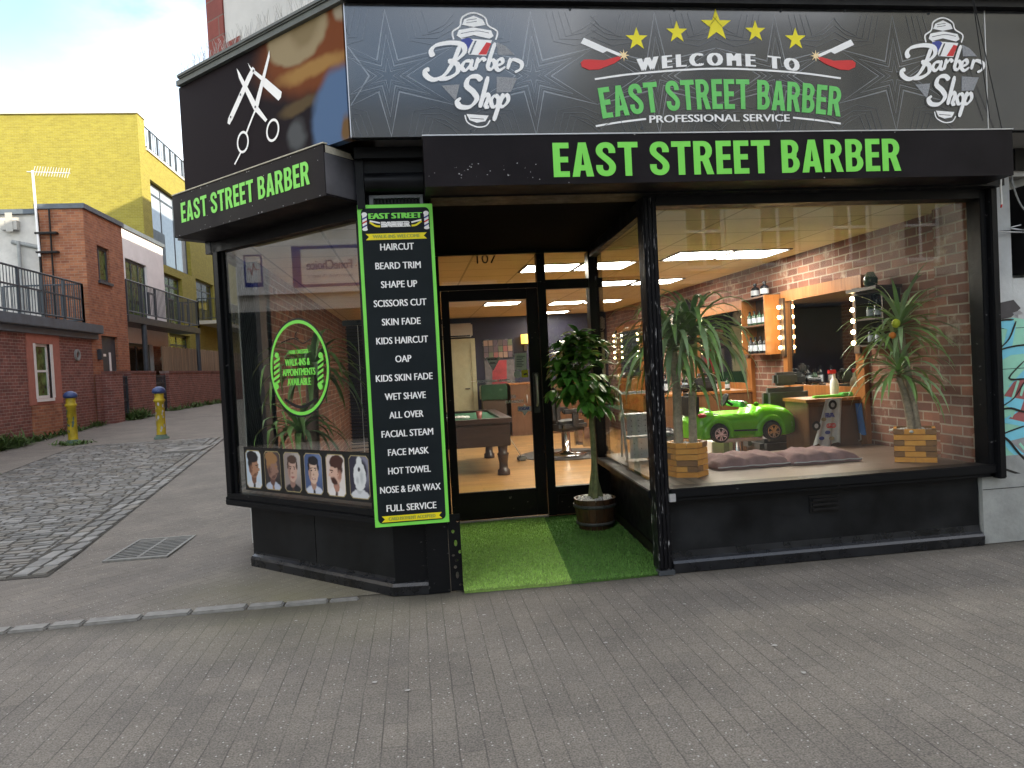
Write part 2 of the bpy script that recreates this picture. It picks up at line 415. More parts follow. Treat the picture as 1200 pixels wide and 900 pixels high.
# ================================================================== GROUND
PAV1, PAV2, PAVM = (.118, .100, .090), (.092, .080, .074), (.045, .040, .037)
def paving(name, tang, across, base, joint_l=.66, joint_c=.40, shade_grime=True):
    """block paving: long joints read stronger than the tight butt joints; fine exposed aggregate"""
    m, nt, bb = _new(name); N = nt.nodes.new; L = nt.links.new
    g = N('ShaderNodeNewGeometry')
    nn = N('ShaderNodeTexNoise'); nn.inputs['Scale'].default_value = 7; nn.inputs['Detail'].default_value = 3; L(g.outputs['Position'], nn.inputs[0])
    d1 = N('ShaderNodeVectorMath'); d1.operation = 'DOT_PRODUCT'; d1.inputs[1].default_value = tang
    d2 = N('ShaderNodeVectorMath'); d2.operation = 'DOT_PRODUCT'; d2.inputs[1].default_value = across
    L(g.outputs['Position'], d1.inputs[0]); L(g.outputs['Position'], d2.inputs[0])
    cb = N('ShaderNodeCombineXYZ'); L(d1.outputs['Value'], cb.inputs[0]); L(d2.outputs['Value'], cb.inputs[1])
    ml = N('ShaderNodeVectorMath'); ml.operation = 'MULTIPLY_ADD'; ml.inputs[1].default_value = (.02, .010, 0); L(nn.outputs['Color'], ml.inputs[0]); L(cb.outputs[0], ml.inputs[2])
    def br(bw, ms):
        n = N('ShaderNodeTexBrick'); n.offset = .5; n.inputs['Scale'].default_value = 1; n.inputs['Mortar Size'].default_value = ms; n.inputs['Mortar Smooth'].default_value = .6
        n.inputs['Brick Width'].default_value = bw; n.inputs['Row Height'].default_value = .103; n.inputs['Color1'].default_value = (.90, .90, .91, 1); n.inputs['Color2'].default_value = (1.09, 1.08, 1.06, 1)
        n.inputs['Mortar'].default_value = (1, 1, 1, 1); L(ml.outputs[0], n.inputs['Vector']); return n
    b1 = br(.206, .0035); b2 = br(500, .0042)
    jn = N('ShaderNodeTexNoise'); jn.inputs['Scale'].default_value = 2.2; jn.inputs['Detail'].default_value = 4; L(g.outputs['Position'], jn.inputs[0])
    jr = N('ShaderNodeMapRange'); jr.inputs['From Min'].default_value = .35; jr.inputs['From Max'].default_value = .65; jr.inputs['To Min'].default_value = .35; jr.inputs['To Max'].default_value = 1; L(jn.outputs[0], jr.inputs['Value'])
    a1 = N('ShaderNodeMath'); a1.operation = 'MULTIPLY'; a1.inputs[1].default_value = joint_c; L(b1.outputs['Fac'], a1.inputs[0])
    a2 = N('ShaderNodeMath'); a2.operation = 'MULTIPLY'; a2.inputs[1].default_value = joint_l; L(b2.outputs['Fac'], a2.inputs[0])
    am = N('ShaderNodeMath'); am.operation = 'MAXIMUM'; L(a1.outputs[0], am.inputs[0]); L(a2.outputs[0], am.inputs[1])
    aj = N('ShaderNodeMath'); aj.operation = 'MULTIPLY'; L(am.outputs[0], aj.inputs[0]); L(jr.outputs[0], aj.inputs[1])
    n2 = N('ShaderNodeTexNoise'); n2.inputs['Scale'].default_value = 1.5; n2.inputs['Detail'].default_value = 10; n2.inputs['Roughness'].default_value = .62; L(g.outputs['Position'], n2.inputs[0])
    cr = N('ShaderNodeValToRGB'); cr.color_ramp.elements[0].position = .28; cr.color_ramp.elements[1].position = .72
    cr.color_ramp.elements[0].color = tuple(c*.78 for c in base)+(1,); cr.color_ramp.elements[1].color = (base[0]*1.20, base[1]*1.20, base[2]*1.17, 1); L(n2.outputs[0], cr.inputs[0])
    mu = N('ShaderNodeMixRGB'); mu.blend_type = 'MULTIPLY'; mu.inputs[0].default_value = .75; L(cr.outputs[0], mu.inputs[1]); L(b1.outputs['Color'], mu.inputs[2])
    gn = N('ShaderNodeTexNoise'); gn.inputs['Scale'].default_value = 130; gn.inputs['Detail'].default_value = 2; L(g.outputs['Position'], gn.inputs[0])
    gr = N('ShaderNodeMapRange'); gr.inputs['From Min'].default_value = .3; gr.inputs['From Max'].default_value = .7; gr.inputs['To Min'].default_value = .60; gr.inputs['To Max'].default_value = 1.40; L(gn.outputs[0], gr.inputs['Value'])
    mg = N('ShaderNodeMixRGB'); mg.blend_type = 'MULTIPLY'; mg.inputs[0].default_value = 1; L(mu.outputs[0], mg.inputs[1]); L(gr.outputs[0], mg.inputs[2])
    vo = N('ShaderNodeTexVoronoi'); vo.inputs['Scale'].default_value = 40; L(g.outputs['Position'], vo.inputs['Vector'])
    vs_ = N('ShaderNodeSeparateColor'); L(vo.outputs['Color'], vs_.inputs[0])
    v1 = N('ShaderNodeMath'); v1.operation = 'LESS_THAN'; v1.inputs[1].default_value = .17; L(vo.outputs['Distance'], v1.inputs[0])
    v2 = N('ShaderNodeMath'); v2.operation = 'LESS_THAN'; v2.inputs[1].default_value = .30; L(vs_.outputs[0], v2.inputs[0])
    v3 = N('ShaderNodeMath'); v3.operation = 'MULTIPLY'; L(v1.outputs[0], v3.inputs[0]); L(v2.outputs[0], v3.inputs[1])
    v4 = N('ShaderNodeMath'); v4.operation = 'MULTIPLY'; v4.inputs[1].default_value = .8; L(v3.outputs[0], v4.inputs[0])
    ms = N('ShaderNodeMixRGB'); ms.inputs[2].default_value = (.50, .49, .46, 1); L(v4.outputs[0], ms.inputs[0]); L(mg.outputs[0], ms.inputs[1])
    mj = N('ShaderNodeMixRGB'); mj.inputs[2].default_value = (.038, .034, .030, 1); L(aj.outputs[0], mj.inputs[0]); L(ms.outputs[0], mj.inputs[1])
    mn = N('ShaderNodeTexNoise'); mn.inputs['Scale'].default_value = 1.6; mn.inputs['Detail'].default_value = 5; L(g.outputs['Position'], mn.inputs[0])
    dd = N('ShaderNodeVectorMath'); dd.operation = 'DISTANCE'; dd.inputs[1].default_value = (-.75, 5.25, 0); L(g.outputs['Position'], dd.inputs[0])
    dm = N('ShaderNodeMapRange'); dm.inputs['From Min'].default_value = .3; dm.inputs['From Max'].default_value = 1.3; dm.inputs['To Min'].default_value = .8; dm.inputs['To Max'].default_value = 0; L(dd.outputs['Value'], dm.inputs['Value'])
    dx = N('ShaderNodeMath'); dx.operation = 'MULTIPLY'; L(dm.outputs[0], dx.inputs[0]); L(mn.outputs[0], dx.inputs[1])
    mm = N('ShaderNodeMixRGB'); mm.inputs[2].default_value = (.20, .185, .095, 1); L(dx.outputs[0], mm.inputs[0]); L(mj.outputs[0], mm.inputs[1])
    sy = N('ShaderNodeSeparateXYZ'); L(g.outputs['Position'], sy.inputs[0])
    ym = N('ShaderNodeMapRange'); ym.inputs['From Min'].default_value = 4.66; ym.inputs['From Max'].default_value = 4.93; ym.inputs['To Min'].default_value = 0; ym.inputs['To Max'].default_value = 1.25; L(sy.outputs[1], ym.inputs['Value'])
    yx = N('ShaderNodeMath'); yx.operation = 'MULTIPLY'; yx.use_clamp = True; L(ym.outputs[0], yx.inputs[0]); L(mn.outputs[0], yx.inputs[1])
    md = N('ShaderNodeMixRGB'); md.inputs[2].default_value = (.05, .046, .038, 1); L(yx.outputs[0], md.inputs[0]); L(mm.outputs[0], md.inputs[1])  # contact shade at the facade foot painted in, mixed with dirt
    L((md if shade_grime else mm).outputs[0], bb.inputs['Base Color']); bb.inputs['Roughness'].default_value = .78; bb.inputs['Specular IOR Level'].default_value = .3
    sb = N('ShaderNodeMath'); sb.operation = 'SUBTRACT'; L(gn.outputs[0], sb.inputs[0]); L(am.outputs[0], sb.inputs[1])
    bp = N('ShaderNodeBump'); bp.inputs['Strength'].default_value = .5; bp.inputs['Distance'].default_value = .004; L(sb.outputs[0], bp.inputs['Height']); L(bp.outputs[0], bb.inputs['Normal'])
    return m
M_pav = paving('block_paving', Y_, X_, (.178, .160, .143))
M_pav2 = paving('alley_block_paving', (S2, S2, 0), (S2, -S2, 0), (.178, .160, .145), .7, .65, False)
b = MB(); b.add([(-150, -150, -.006), (150, -150, -.006), (150, 150, -.006), (-150, 150, -.006)], [(0, 1, 2, 3)])
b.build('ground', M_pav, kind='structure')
def gh(y):
    return .02*max(0, min(y, 18)-7)+.03*max(0, min(y, 27)-18)
ys = [5.06, 6.2, 7, 8, 10, 12, 14, 16, 18, 20, 22, 24, 27, 30, 40, 60, 100]
b = MB(); vs = []
for y in ys:
    xr = -1.36 if y >= 6.2 else -.16-1.2*(y-5.06)/1.14
    for x in (-45, -9, -5, -3, xr): vs.append((x, y, gh(y)))
b.add(vs, [(i*5+j, i*5+j+1, i*5+j+6, i*5+j+5) for i in range(len(ys)-1) for j in range(4)])
b.build('alley_road', M_pav2, kind='structure')
# row of pale kerb setts along the building line
M_kerb = mat('granite_kerb', (.215, .21, .20), .75, var=.25, scale=14, bump=.5, bscale=30)
b = MB(); x = -9.0; rng = random.Random(3)
while x < -.45:
    l = rng.uniform(.20, .36); f = min(1, max(.25, (-.3-x)/1.2)); w_ = .042*f+.010
    y0 = 5.02+.02*math.sin(x*3)
    b.box(x, x+l-.014, y0-w_+rng.uniform(-.006, .006), y0+w_+rng.uniform(-.006, .006), -.03, .010+rng.uniform(0, .004), None, .009)
    x += l
b.build('kerb_line', M_kerb, kind='structure')
M_gum = mat('trodden_gum', (.36, .35, .33), .9, var=.1)
b = MB(); rng = random.Random(77); gf = Fr((0, 0, 0), X_, Y_)
for k in range(46):
    x, y = (rng.uniform(-2.5, 4.6), rng.uniform(1.6, 4.85)) if k > 5 else [(1.75, 3.55), (.53, 2.4), (1.05, 2.15), (1.2, 2.55), (3.6, 3.9), (-.1, 2.2)][k]
    r_ = rng.uniform(.006, .014) if k > 2 else rng.uniform(.012, .018); n_ = 9
    b.poly(gf, [(x+r_*rng.uniform(.6, 1.25)*math.cos(6.283*q/n_), y+r_*rng.uniform(.5, 1.1)*math.sin(6.283*q/n_)) for q in range(n_)], .0012)
b.build('pavement_stains', M_gum, kind='stuff')
# cobbled carriageway: individual setts
M_setts = [mat('granite_setts_%s' % n_, c_, .55, var=.3, scale=7, bump=.6, bscale=30) for n_, c_ in (('pale', (.225, .222, .215)), ('mid', (.165, .163, .158)), ('dark', (.125, .124, .12)), ('warm', (.18, .165, .145)), ('brown', (.14, .132, .118)))]
M_sand = mat('sett_joint_dirt', (.052, .048, .042), .95, var=.4, scale=9)
b = MB(); rng = random.Random(11)
def xright(y): return -3.02-(y-6.4)*.115
def xleft(y): return -6.9-max(0, y-13.3)*.14
def sett(b, x0, x1, y0, y1, z, hgt=.016):
    c = .012; t = [rng.uniform(-.004, .004) for _ in range(4)]
    b.add([(x0, y0, z-.02), (x1, y0, z-.02), (x1, y1, z-.02), (x0, y1, z-.02), (x0+c, y0+c, z+hgt+t[0]), (x1-c, y0+c, z+hgt+t[1]), (x1-c, y1-c, z+hgt+t[2]), (x0+c, y1-c, z+hgt+t[3])],
          [(4, 5, 6, 7), (0, 1, 5, 4), (1, 2, 6, 5), (2, 3, 7, 6), (3, 0, 4, 7)], rng.choice(M_setts))
y = 6.36
while y < 17.3:
    d = rng.uniform(.09, .14); z = gh(y)
    x = xleft(y)+rng.uniform(0, .1)
    while x < xright(y)-.32:
        l = rng.uniform(.12, .29); sett(b, x, min(x+l-.007, xright(y)-.3), y+rng.uniform(0, .012), y+d-rng.uniform(.008, .018), z); x += l
    y += d
for row in range(2):                                        # channel of setts laid lengthwise
    y = 6.4
    while y < 17.3:
        l = rng.uniform(.22, .32); xx = xright(y)-.28+row*.145
        sett(b, xx, xx+.13, y, y+l-.014, gh(y), .020); y += l
b.build('cobbled_road', None, kind='structure')
b = MB(); yy = [6.33, 8, 10, 13.3, 16, 17.35]; vs = []
for y in yy: vs += [(xleft(y)-.02, y, gh(y)+.005), (xright(y)+.02, y, gh(y)+.005)]
b.add(vs, [(2*i, 2*i+1, 2*i+3, 2*i+2) for i in range(len(yy)-1)]); b.build('road_bed', M_sand, kind='structure')
# drain grate
M_iron = mat('cast_iron', (.10, .10, .095), .6, .4, var=.4, scale=20, bump=.4, bscale=40)
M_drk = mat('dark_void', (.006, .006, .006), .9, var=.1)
P = [gz(155, 628), gz(133, 655), gz(206, 653), gz(222, 627)]
t = thing('drain_grate', 'slatted iron drain grate set in the paving beside the cobbles', 'drain grate', (-2.5, 7.2, gh(7.2)))
P = [gz(131, 656, .02), gz(205, 650, .02), gz(222, 627, .02), gz(153, 632, .02)]
c_ = sum(P, Vector())/4; e1_ = ((P[1]-P[0])+(P[2]-P[3]))/4; e2_ = ((P[3]-P[0])+(P[2]-P[1]))/4
hu, hv = e1_.length, e2_.length
e2_ = Vector((-e1_.y, e1_.x, 0))
frg = Fr((c_.x, c_.y, gh(c_.y)), e1_, e2_)
b = MB(); o_ = [(-hu, -hv), (hu, -hv), (hu, hv), (-hu, hv)]; i_ = [(a*.90, c*.92) for a, c in o_]
M_grate = mat('worn_grate_iron', (.20, .20, .19), .55, .3, var=.3, scale=20, bump=.3, bscale=40)
b.slab(frg, [o_, i_], -.03, .014); b.build('grate_frame', M_grate, t)
b = MB()
for k in range(12):
    v = -hv*.92+(k+.5)*hv*1.84/12
    b.fbox(frg, -hu*.91, hu*.91, v-hv*.028, v+hv*.028, .0068, .0105)
b.fbox(frg, -.012, .012, -hv*.92, hv*.92, .0067, .0115); b.build('grate_bars', M_grate, t)
b = MB(); b.poly(frg, i_, .0065); b.build('pit_shade_sheet', M_drk, t)  # flat black sheet under the bars, painted dark for the pit's shade
# manhole cover further up
t = thing('manhole_cover', 'pale concrete manhole surround with dark cover among far cobbles', 'manhole cover', (-4.46, 15.2, gh(15.2)))
b = MB(); fm = Fr((-4.46, 15.2, gh(15.2)+.03), X_, Y_); b.slab(fm, [[(-.35, -.45), (.35, -.45), (.35, .45), (-.35, .45)], [(-.16, -.22), (.16, -.22), (.16, .22), (-.16, .22)]], -.05, .012); b.build('surround', M_kerb, t)
b = MB(); b.fbox(fm, -.158, .158, -.218, .218, -.05, .006); b.build('cover', M_iron, t)

# ================================================================== SHOP BUILDING
M_int_brick = brick('interior_brick_x', Y_, (.26, .105, .066), (.13, .05, .036), (.31, .26, .21), bw=.23, bh=.078, ms=.014, rough=.85, dirt=.4, patch=((.48, .40, .32), 2.3, .60, .74))
M_int_brick2 = brick('interior_brick_y', X_, (.26, .105, .066), (.13, .05, .036), (.31, .26, .21), bw=.23, bh=.078, ms=.014, rough=.85, dirt=.4, patch=((.48, .40, .32), 2.3, .60, .74))
M_tile = brick('ceiling_tiles', X_, (.62, .52, .34), (.60, .50, .32), (.36, .30, .19), bw=.62, bh=.62, ms=.022, rough=.9, bump=.1, vert=Y_, off=0, dirt=.07, wob=0)
M_lam = woodmat('laminate_floor', (.30, .155, .055), (.46, .27, .11), axis=0, scale=3, rough=.28, plank=(X_, Y_, .19))
M_render = mat('white_render', (.62, .62, .60), .85, var=.12, scale=1.5, bump=.25, bscale=30)
M_quoin = brick('red_quoin_brick', BAYT, (.28, .06, .045), (.22, .05, .04), (.20, .12, .10), bw=.34, bh=.15, ms=.012, rough=.8, dirt=.2)
shop = thing('barber_shop', 'black corner barber shop with angled bay window and recessed entrance', 'shop', (1.5, 5, 0))
WY = 4.95; CH = 2.56; XR = 4.25; YB = 16.0
front = Fr((0, WY, 0), X_)
# outer walls above the shopfront
b = MB(); b.box(-.17, 4.6, 4.96, 5.2, 2.7, 10.5); b.build('upper_wall', M_render, shop)
bayU = Fr((0, 4.75, 0), BAYT)         # plane x+y = 4.75
u_of = lambda x: (x*S2-(4.75-x)*S2)+4.75*S2   # along bay from world x
b = MB(); b.fbox(bayU, u_of(-1.31), u_of(-.2), 3.6, 10.5, -.25, 0); b.build('chamfer_wall', M_render, shop)
b = MB(); b.fbox(bayU, u_of(-1.47), u_of(-1.312), 3.6, 10.5, -.25, .012); b.build('brick_quoin', M_quoin, shop)
b = MB(); b.fbox(bayU, u_of(-1.312), u_of(-1.17), 3.6, 4.12, -.2, .006); b.build('brick_quoin', M_quoin, shop)
b = MB(); b.box(-1.55, -1.40, 7.0, YB, 0, 10.5); b.box(-1.5, -1.40, 6.42, 7.0, 2.7, 10.5); b.build('alley_side_wall', M_render, shop)
b = MB(); b.box(-1.4, 4.35, YB, YB+.2, 0, 10.5); b.build('rear_wall', M_render, shop)
b = MB(); b.add([(-1.45, 6.4, 10.5), (-.17, 5.0, 10.5), (4.6, 5.0, 10.5), (4.6, YB+.2, 10.5), (-1.45, YB+.2, 10.5)], [(0, 1, 2, 3, 4)]); b.build('roof', M_steel, shop)
# interior shell
b = MB(); b.add([(-1.40, 6.3, .03), (-.1, 5.05, .03), (.2, 7.0, .03), (1.8, 7.0, .03), (1.8, 5.05, .03), (XR, 5.05, .03), (XR, YB, .03), (-1.40, YB, .03)], [(0, 1, 2, 3, 4, 5, 6, 7)])
b.build('shop_floor', M_lam, shop)
b = MB()
b.add([(-1.50, 6.25, CH), (-.2, 4.95, CH), (.18, 4.95, CH), (.18, 7.02, CH), (-1.5, 7.02, CH)], [(0, 1, 2, 3, 4)])
b.add([(1.66, 4.98, CH), (XR, 4.98, CH), (XR, 7.02, CH), (1.78, 7.02, CH)], [(0, 1, 2, 3)])
b.add([(-1.5, 7.02, CH), (XR, 7.02, CH), (XR, YB, CH), (-1.5, YB, CH)], [(0, 1, 2, 3)])
for i in range(len(b.f)): b.f[i] = b.f[i][::-1]
b.build('suspended_ceiling', M_tile, shop)
b = MB(); b.box(XR, XR+.2, 5.02, YB, 0, 2.75); b.build('interior_side_wall', M_int_brick, shop)
b = MB(); b.box(XR-.10, XR-.001, 5.02, 5.42, .0, 2.75); b.build('brick_pilaster', M_int_brick, shop)
b = MB(); b.box(-1.40, -1.36, 7.3, YB, 0, 2.75); b.build('interior_side_wall', M_int_brick, shop)
M_navy = mat('navy_wall_paint', (.012, .012, .035), .6, var=.3)
b = MB(); b.box(-1.36, XR, YB-.1, YB-.001, .03, CH); b.build('interior_back_wall', M_navy, shop)
# front window frame
def flecked(name, base=(.007, .007, .009), fleck=(.34, .34, .35), sc=(60, 60, 13), lo=.615, hi=.70):
    m, nt, bb = _new(name); N = nt.nodes.new; L = nt.links.new
    g = N('ShaderNodeNewGeometry'); mpn = N('ShaderNodeMapping'); mpn.inputs['Scale'].default_value = sc; L(g.outputs['Position'], mpn.inputs[0])
    v = N('ShaderNodeTexNoise'); v.inputs['Scale'].default_value = 1; v.inputs['Detail'].default_value = 3; L(mpn.outputs[0], v.inputs[0])
    r = N('ShaderNodeValToRGB'); r.color_ramp.elements[0].position = lo; r.color_ramp.elements[0].color = tuple(base)+(1,); r.color_ramp.elements[1].position = hi; r.color_ramp.elements[1].color = tuple(fleck)+(1,)
    L(v.outputs[0], r.inputs[0]); L(r.outputs[0], bb.inputs['Base Color']); bb.inputs['Roughness'].default_value = .4; bb.inputs['Specular IOR Level'].default_value = .2
    bp = N('ShaderNodeBump'); bp.inputs['Strength'].default_value = .3; bp.inputs['Distance'].default_value = .005; L(v.outputs[0], bp.inputs['Height']); L(bp.outputs[0], bb.inputs['Normal'])
    return m
M_fleck = flecked('worn_black_post_paint')
M_dkbrown = flecked('chipped_brown_door_paint', (.011, .008, .0075), (.16, .14, .12), (16, 16, 26), .71, .76)
M_wornb = flecked('chipped_black_paint', (.006, .0066, .008), (.12, .12, .125), (14, 14, 30), .70, .76)
b = MB(); b.box(1.605, 1.70, 4.90, 5.04, .03, 2.60, None, .006)
for k in range(3): b.box(1.613+k*.028, 1.628+k*.028, 4.889, 4.902, .05, 2.58)
b.build('centre_post', M_fleck, shop)
b = MB(); b.box(1.595, 1.71, 4.885, 4.96, 0, .03); b.build('post_foot', M_steel, shop)
b = MB(); b.box(4.135, 4.185, 4.90, 5.04, .50, 2.60, None, .005); b.box(4.187, 4.245, 4.86, 5.04, .488, 2.62, None, .008); b.build('end_post', M_wornb, shop)
b = MB(); b.box(1.70, 4.135, 4.90, 5.04, 2.535, 2.60); b.box(.17, 4.25, 4.80, 5.05, 2.60, 2.66); b.build('head_beam', M_blackm, shop)
b = MB(); b.box(1.703, 4.186, 4.885, 5.03, .528, .592, None, .006); b.box(1.703, 4.186, 4.90, 5.02, .50, .526, None, .004); b.build('window_sill', M_wornb, shop)
b = MB(); b.box(1.69, 1.735, 4.872, 4.90, .505, .56, None, .003); b.build('hinge_bracket', M_alu, shop)
b = MB(); b.box(1.71, 4.09, 4.965, 5.02, .0, .50); b.build('stallriser', M_stall, shop)
b = MB(); prof = [(4.962, .0), (4.915, .0), (4.912, .065), (4.925, .082), (4.955, .095), (4.962, .14)]
for x in (1.712, 4.09): b.add([(x, y, z) for y, z in prof], [])
n = len(prof); b.add([], []); b.f += [[i, i+1, n+i+1, n+i] for i in range(n-1)]; b.mi += [0]*(n-1); b.sm += [False]*(n-1)
b.build('kick_moulding', M_kick, shop)
vb = MB(); uu, vv = front.px(967, 590)
vb.box(uu-.115, uu+.115, 4.955, 4.966, vv-.06, vv+.06)
for k in range(3): vb.box(uu-.10, uu+.10, 4.940, 4.956, vv-.045+k*.034, vv-.027+k*.034)
vb.build('air_vent', M_blackm, shop)
b = MB(); b.box(1.70, 4.135, 4.985, 4.991, .592, 2.535); b.build('window_pane', M_glass, shop)
# window platform
M_plat = woodmat('window_board', (.105, .066, .048), (.15, .10, .075), axis=0, scale=3, rough=.42)
M_deck = woodmat('grey_planks', (.13, .105, .08), (.24, .20, .155), axis=1, scale=4, rough=.5, plank=(Y_, X_, .085), gap=.008)
b = MB(); b.box(1.78, XR-.001, 5.02, 6.45, .55, .585); b.box(1.80, XR-.001, 6.42, 6.449, .03, .55); b.build('window_platform', M_plat, shop)
b = MB(); b.add([(1.72, 5.03, .590), (2.05, 5.03, .590), (2.05, 6.98, .590), (1.79, 6.98, .590)], [(0, 1, 2, 3)])
b.box(1.84, 2.05, 6.453, 6.98, .5, .587); b.build('plank_platform', M_deck, shop)
# recess: side window on its right
sidef = Fr((1.655, 5.04, 0), (.115, 1.95, 0))  # runs front to back, outward normal +x; used with negative depth for the entrance side
SL = 1.953
b = MB(); b.fbox(sidef, 0, SL, .51, .565, -.06, .09, None, .006); b.build('side_sill', M_black, shop)
b = MB(); b.fbox(sidef, 0, SL, 0.0, .51, .06, .09); b.build('side_stallriser', M_blackm, shop)
b = MB(); b.fbox(sidef, .02, SL, 0.012, .09, .045, .06, None, .004); b.build('side_skirting', M_dkbrown, shop)
b = MB(); b.fbox(sidef, -.012, .012, .568, 2.56, -.03, .0); b.build('glazing_bead', M_alu, shop)
b = MB(); b.fbox(sidef, .012, SL-.05, .565, CH, .0, .006); b.build('side_pane', M_glass, shop)
b = MB(); b.fbox(sidef, 0, SL, 2.50, 2.60, -.035, .02); b.build('side_head', M_blackm, shop)
# recess back wall
DY = 7.05
b = MB()
b.box(.18, .285, DY-.02, DY+.08, .012, 2.6); b.box(1.222, 1.30, DY-.025, DY+.08, .012, 2.6); b.box(1.725, 1.86, DY-.03, DY+.10, .012, 2.6)
b.box(.285, 1.222, DY-.012, DY+.06, 2.235, 2.285); b.box(1.30, 1.725, DY-.012, DY+.06, 2.215, 2.305); b.box(.285, 1.725, DY-.01, DY+.06, 2.575, 2.62)
b.box(1.30, 1.725, DY-.012, DY+.06, .255, .30); b.build('entrance_frame', M_wornb, shop)
b = MB(); b.box(1.30, 1.725, DY, DY+.05, .012, .255); b.box(1.32, 1.46, DY-.012, DY, .13, .22, None, .003); b.build('side_panel', M_dkbrown, shop)
b = MB(); b.box(1.30, 1.725, DY+.02, DY+.026, .30, 2.215); b.build('sidelight_pane', M_glass2, shop)
b = MB(); b.box(.285, 1.222, DY+.02, DY+.026, 2.285, 2.575); b.build('transom_pane', M_glass2, shop)
b = MB(); b.box(1.30, 1.725, DY+.02, DY+.026, 2.305, 2.575); b.build('transom_pane', M_glass2, shop)
b = MB(); b.box(4.4, 4.6, 5.2, YB, 2.76, 10.5); b.build('party_wall', M_render, shop)
b = MB(); b.box(.17, 1.95, 5.05, DY+.1, 2.60, 2.63); b.build('porch_ceiling', mat('flat_black_soffit', (.008, .007, .007), .9, var=.3, spec=.03), shop)
b = MB(); b.add([(.165, 5.10, 0), (.165, 5.10, 2.62), (.20, DY, 2.62), (.20, DY, 0)], [(0, 1, 2, 3), (3, 2, 1, 0)][:1]); b.box(.10, .16, 5.10, DY+.05, 0, 2.6); b.build('porch_wall', M_blackm, shop)
# door
bdr = MB(); D0, D1 = .292, 1.215
bdr.box(D0, .365, DY-.018, DY+.03, .04, 2.23, None, .004); bdr.box(1.108, D1, DY-.018, DY+.03, .04, 2.23, None, .004)
bdr.box(.365, 1.108, DY-.018, DY+.03, .04, .305, None, .004); bdr.box(.365, 1.108, DY-.018, DY+.03, 2.13, 2.23, None, .004)
door = bdr.build('door', M_dkbrown, shop)
b = MB(); b.box(.365, 1.108, DY+.0, DY+.006, .305, 2.13); b.build('door_pane', M_glass2, door)
b = MB(); hu_ = 1.158; b.box(hu_-.03, hu_+.03, DY-.026, DY-.018, 1.03, 1.42, None, .004); b.build('handle_plate', M_iron, door)
b = MB(); b.tube([(hu_, DY-.026, 1.10), (hu_, DY-.07, 1.13), (hu_, DY-.075, 1.25), (hu_, DY-.07, 1.37), (hu_, DY-.026, 1.40)], .011, 8); b.build('handle', M_alu, door)
b = MB(); b.box(D0, D1, DY-.03, DY-.0185, .012, .038); b.build('weather_bar', M_alu, door)
# pilaster between bay and porch, roller housing and grille above it
b = MB(); b.box(-.195, .165, 4.985, 5.10, 0.0, 2.62); b.box(.02, .165, 4.955, 4.985, 0.0, 2.62); b.build('pilaster', M_wornb, shop)
b = MB(); pl = Fr((0, 4.945, 0), X_)
u0, u1 = .170, .250
holes = [[(u0+.045+c[0]+.011*math.cos(a*math.pi/4), c[1]+.016*s_*math.sin(a*math.pi/4)) for a in range(8)] for c, s_ in (((.02, .48), .7), ((-.015, .41), .8), ((.0, .33), 1.4), ((.025, .27), .8), ((.0, .215), .6), ((-.01, .17), .7), ((.0, .115), 1.5), ((.02, .05), .6), ((-.02, .25), .5))]
b.slab(pl, [[(u0, .01), (u1, .01), (u1, .525), (u0, .525)]]+holes, -.004, .004); b.box(u0, u0+.004, 4.949, 4.99, .01, .525); b.build('perforated_bracket', M_black, shop)
b = MB()
b.box(-.30, .135, 4.80, 4.96, 2.86, 2.93); b.box(-.26, .135, 4.86, 4.96, 2.78, 2.858)
b.tube([(-.245, 4.87, 2.72), (.128, 4.87, 2.72)], .062, 14); b.box(-.30, -.25, 4.84, 4.99, 2.55, 2.86); b.box(-.245, .135, 4.93, 4.99, 2.55, 2.78); b.build('shutter_housing', M_black, shop)
b = MB(); gfr = Fr((0, 4.90, 0), X_); b.slab(gfr, [[(-.225, 2.50), (.12, 2.50), (.12, 2.645), (-.225, 2.645)], [(-.20, 2.52), (.10, 2.52), (.10, 2.625), (-.20, 2.625)]], -.02, .012); b.build('grille_frame', mat('grey_grille_metal', (.12, .125, .14), .5, var=.2), shop)
b = MB()
for k in range(14): b.fbox(gfr, -.198+k*.0225, -.188+k*.0225, 2.52, 2.625, -.012, .004)
for k in range(2): b.fbox(gfr, -.2, .1, 2.545+k*.04, 2.549+k*.04, -.004, .006)
b.build('grille', M_blackm, shop)
# bay
bay = Fr((0, 4.65, 0), BAYT)                       # outer frame face, x+y=4.65
BU = lambda x: (2*x-4.65)*S2+4.65*S2               # x -> u in the bay frame
uL, uR = BU(-1.54), BU(-.31)
base = Fr((0, 4.82, 0), BAYT); BB = lambda x: (2*x-4.82)*S2+4.82*S2
b = MB(); b.fbox(base, BB(-1.36), BB(-.79)-.004, .0, .50, -.05, 0); b.fbox(base, BB(-.79)+.004, BB(-.20), .0, .50, -.05, 0); b.box(-.20, .02, 4.995, 5.05, 0, .50); b.build('bay_stallriser', M_stall, shop)
b = MB(); u0, u1 = BB(-1.345), BB(-.20)
prof = [(.0, .0), (.042, .0), (.045, .06), (.034, .08), (.006, .092), (.002, .11)]
vs = [base.p(u0, v, d) for d, v in prof]+[base.p(u1+d*.41, v, d) for d, v in prof]+[(.02, 4.995-d, v) for d, v in prof]
n = len(prof); b.add(vs, [(k*n+i+1, k*n+i, (k+1)*n+i, (k+1)*n+i+1) for k in range(2) for i in range(n-1)]); b.build('bay_kick_moulding', M_kick, shop)
b = MB(); b.box(-1.35, -1.345, 6.17, 7.2, 0, .5); b.build('bay_return', M_blackm, shop)
b = MB(); b.fbox(bay, uL, uR+.1, .50, .545, -.10, .02, None, .006); b.fbox(bay, uL, uR+.1, .547, .592, -.08, .0, None, .004); b.build('bay_sill', M_wornb, shop)
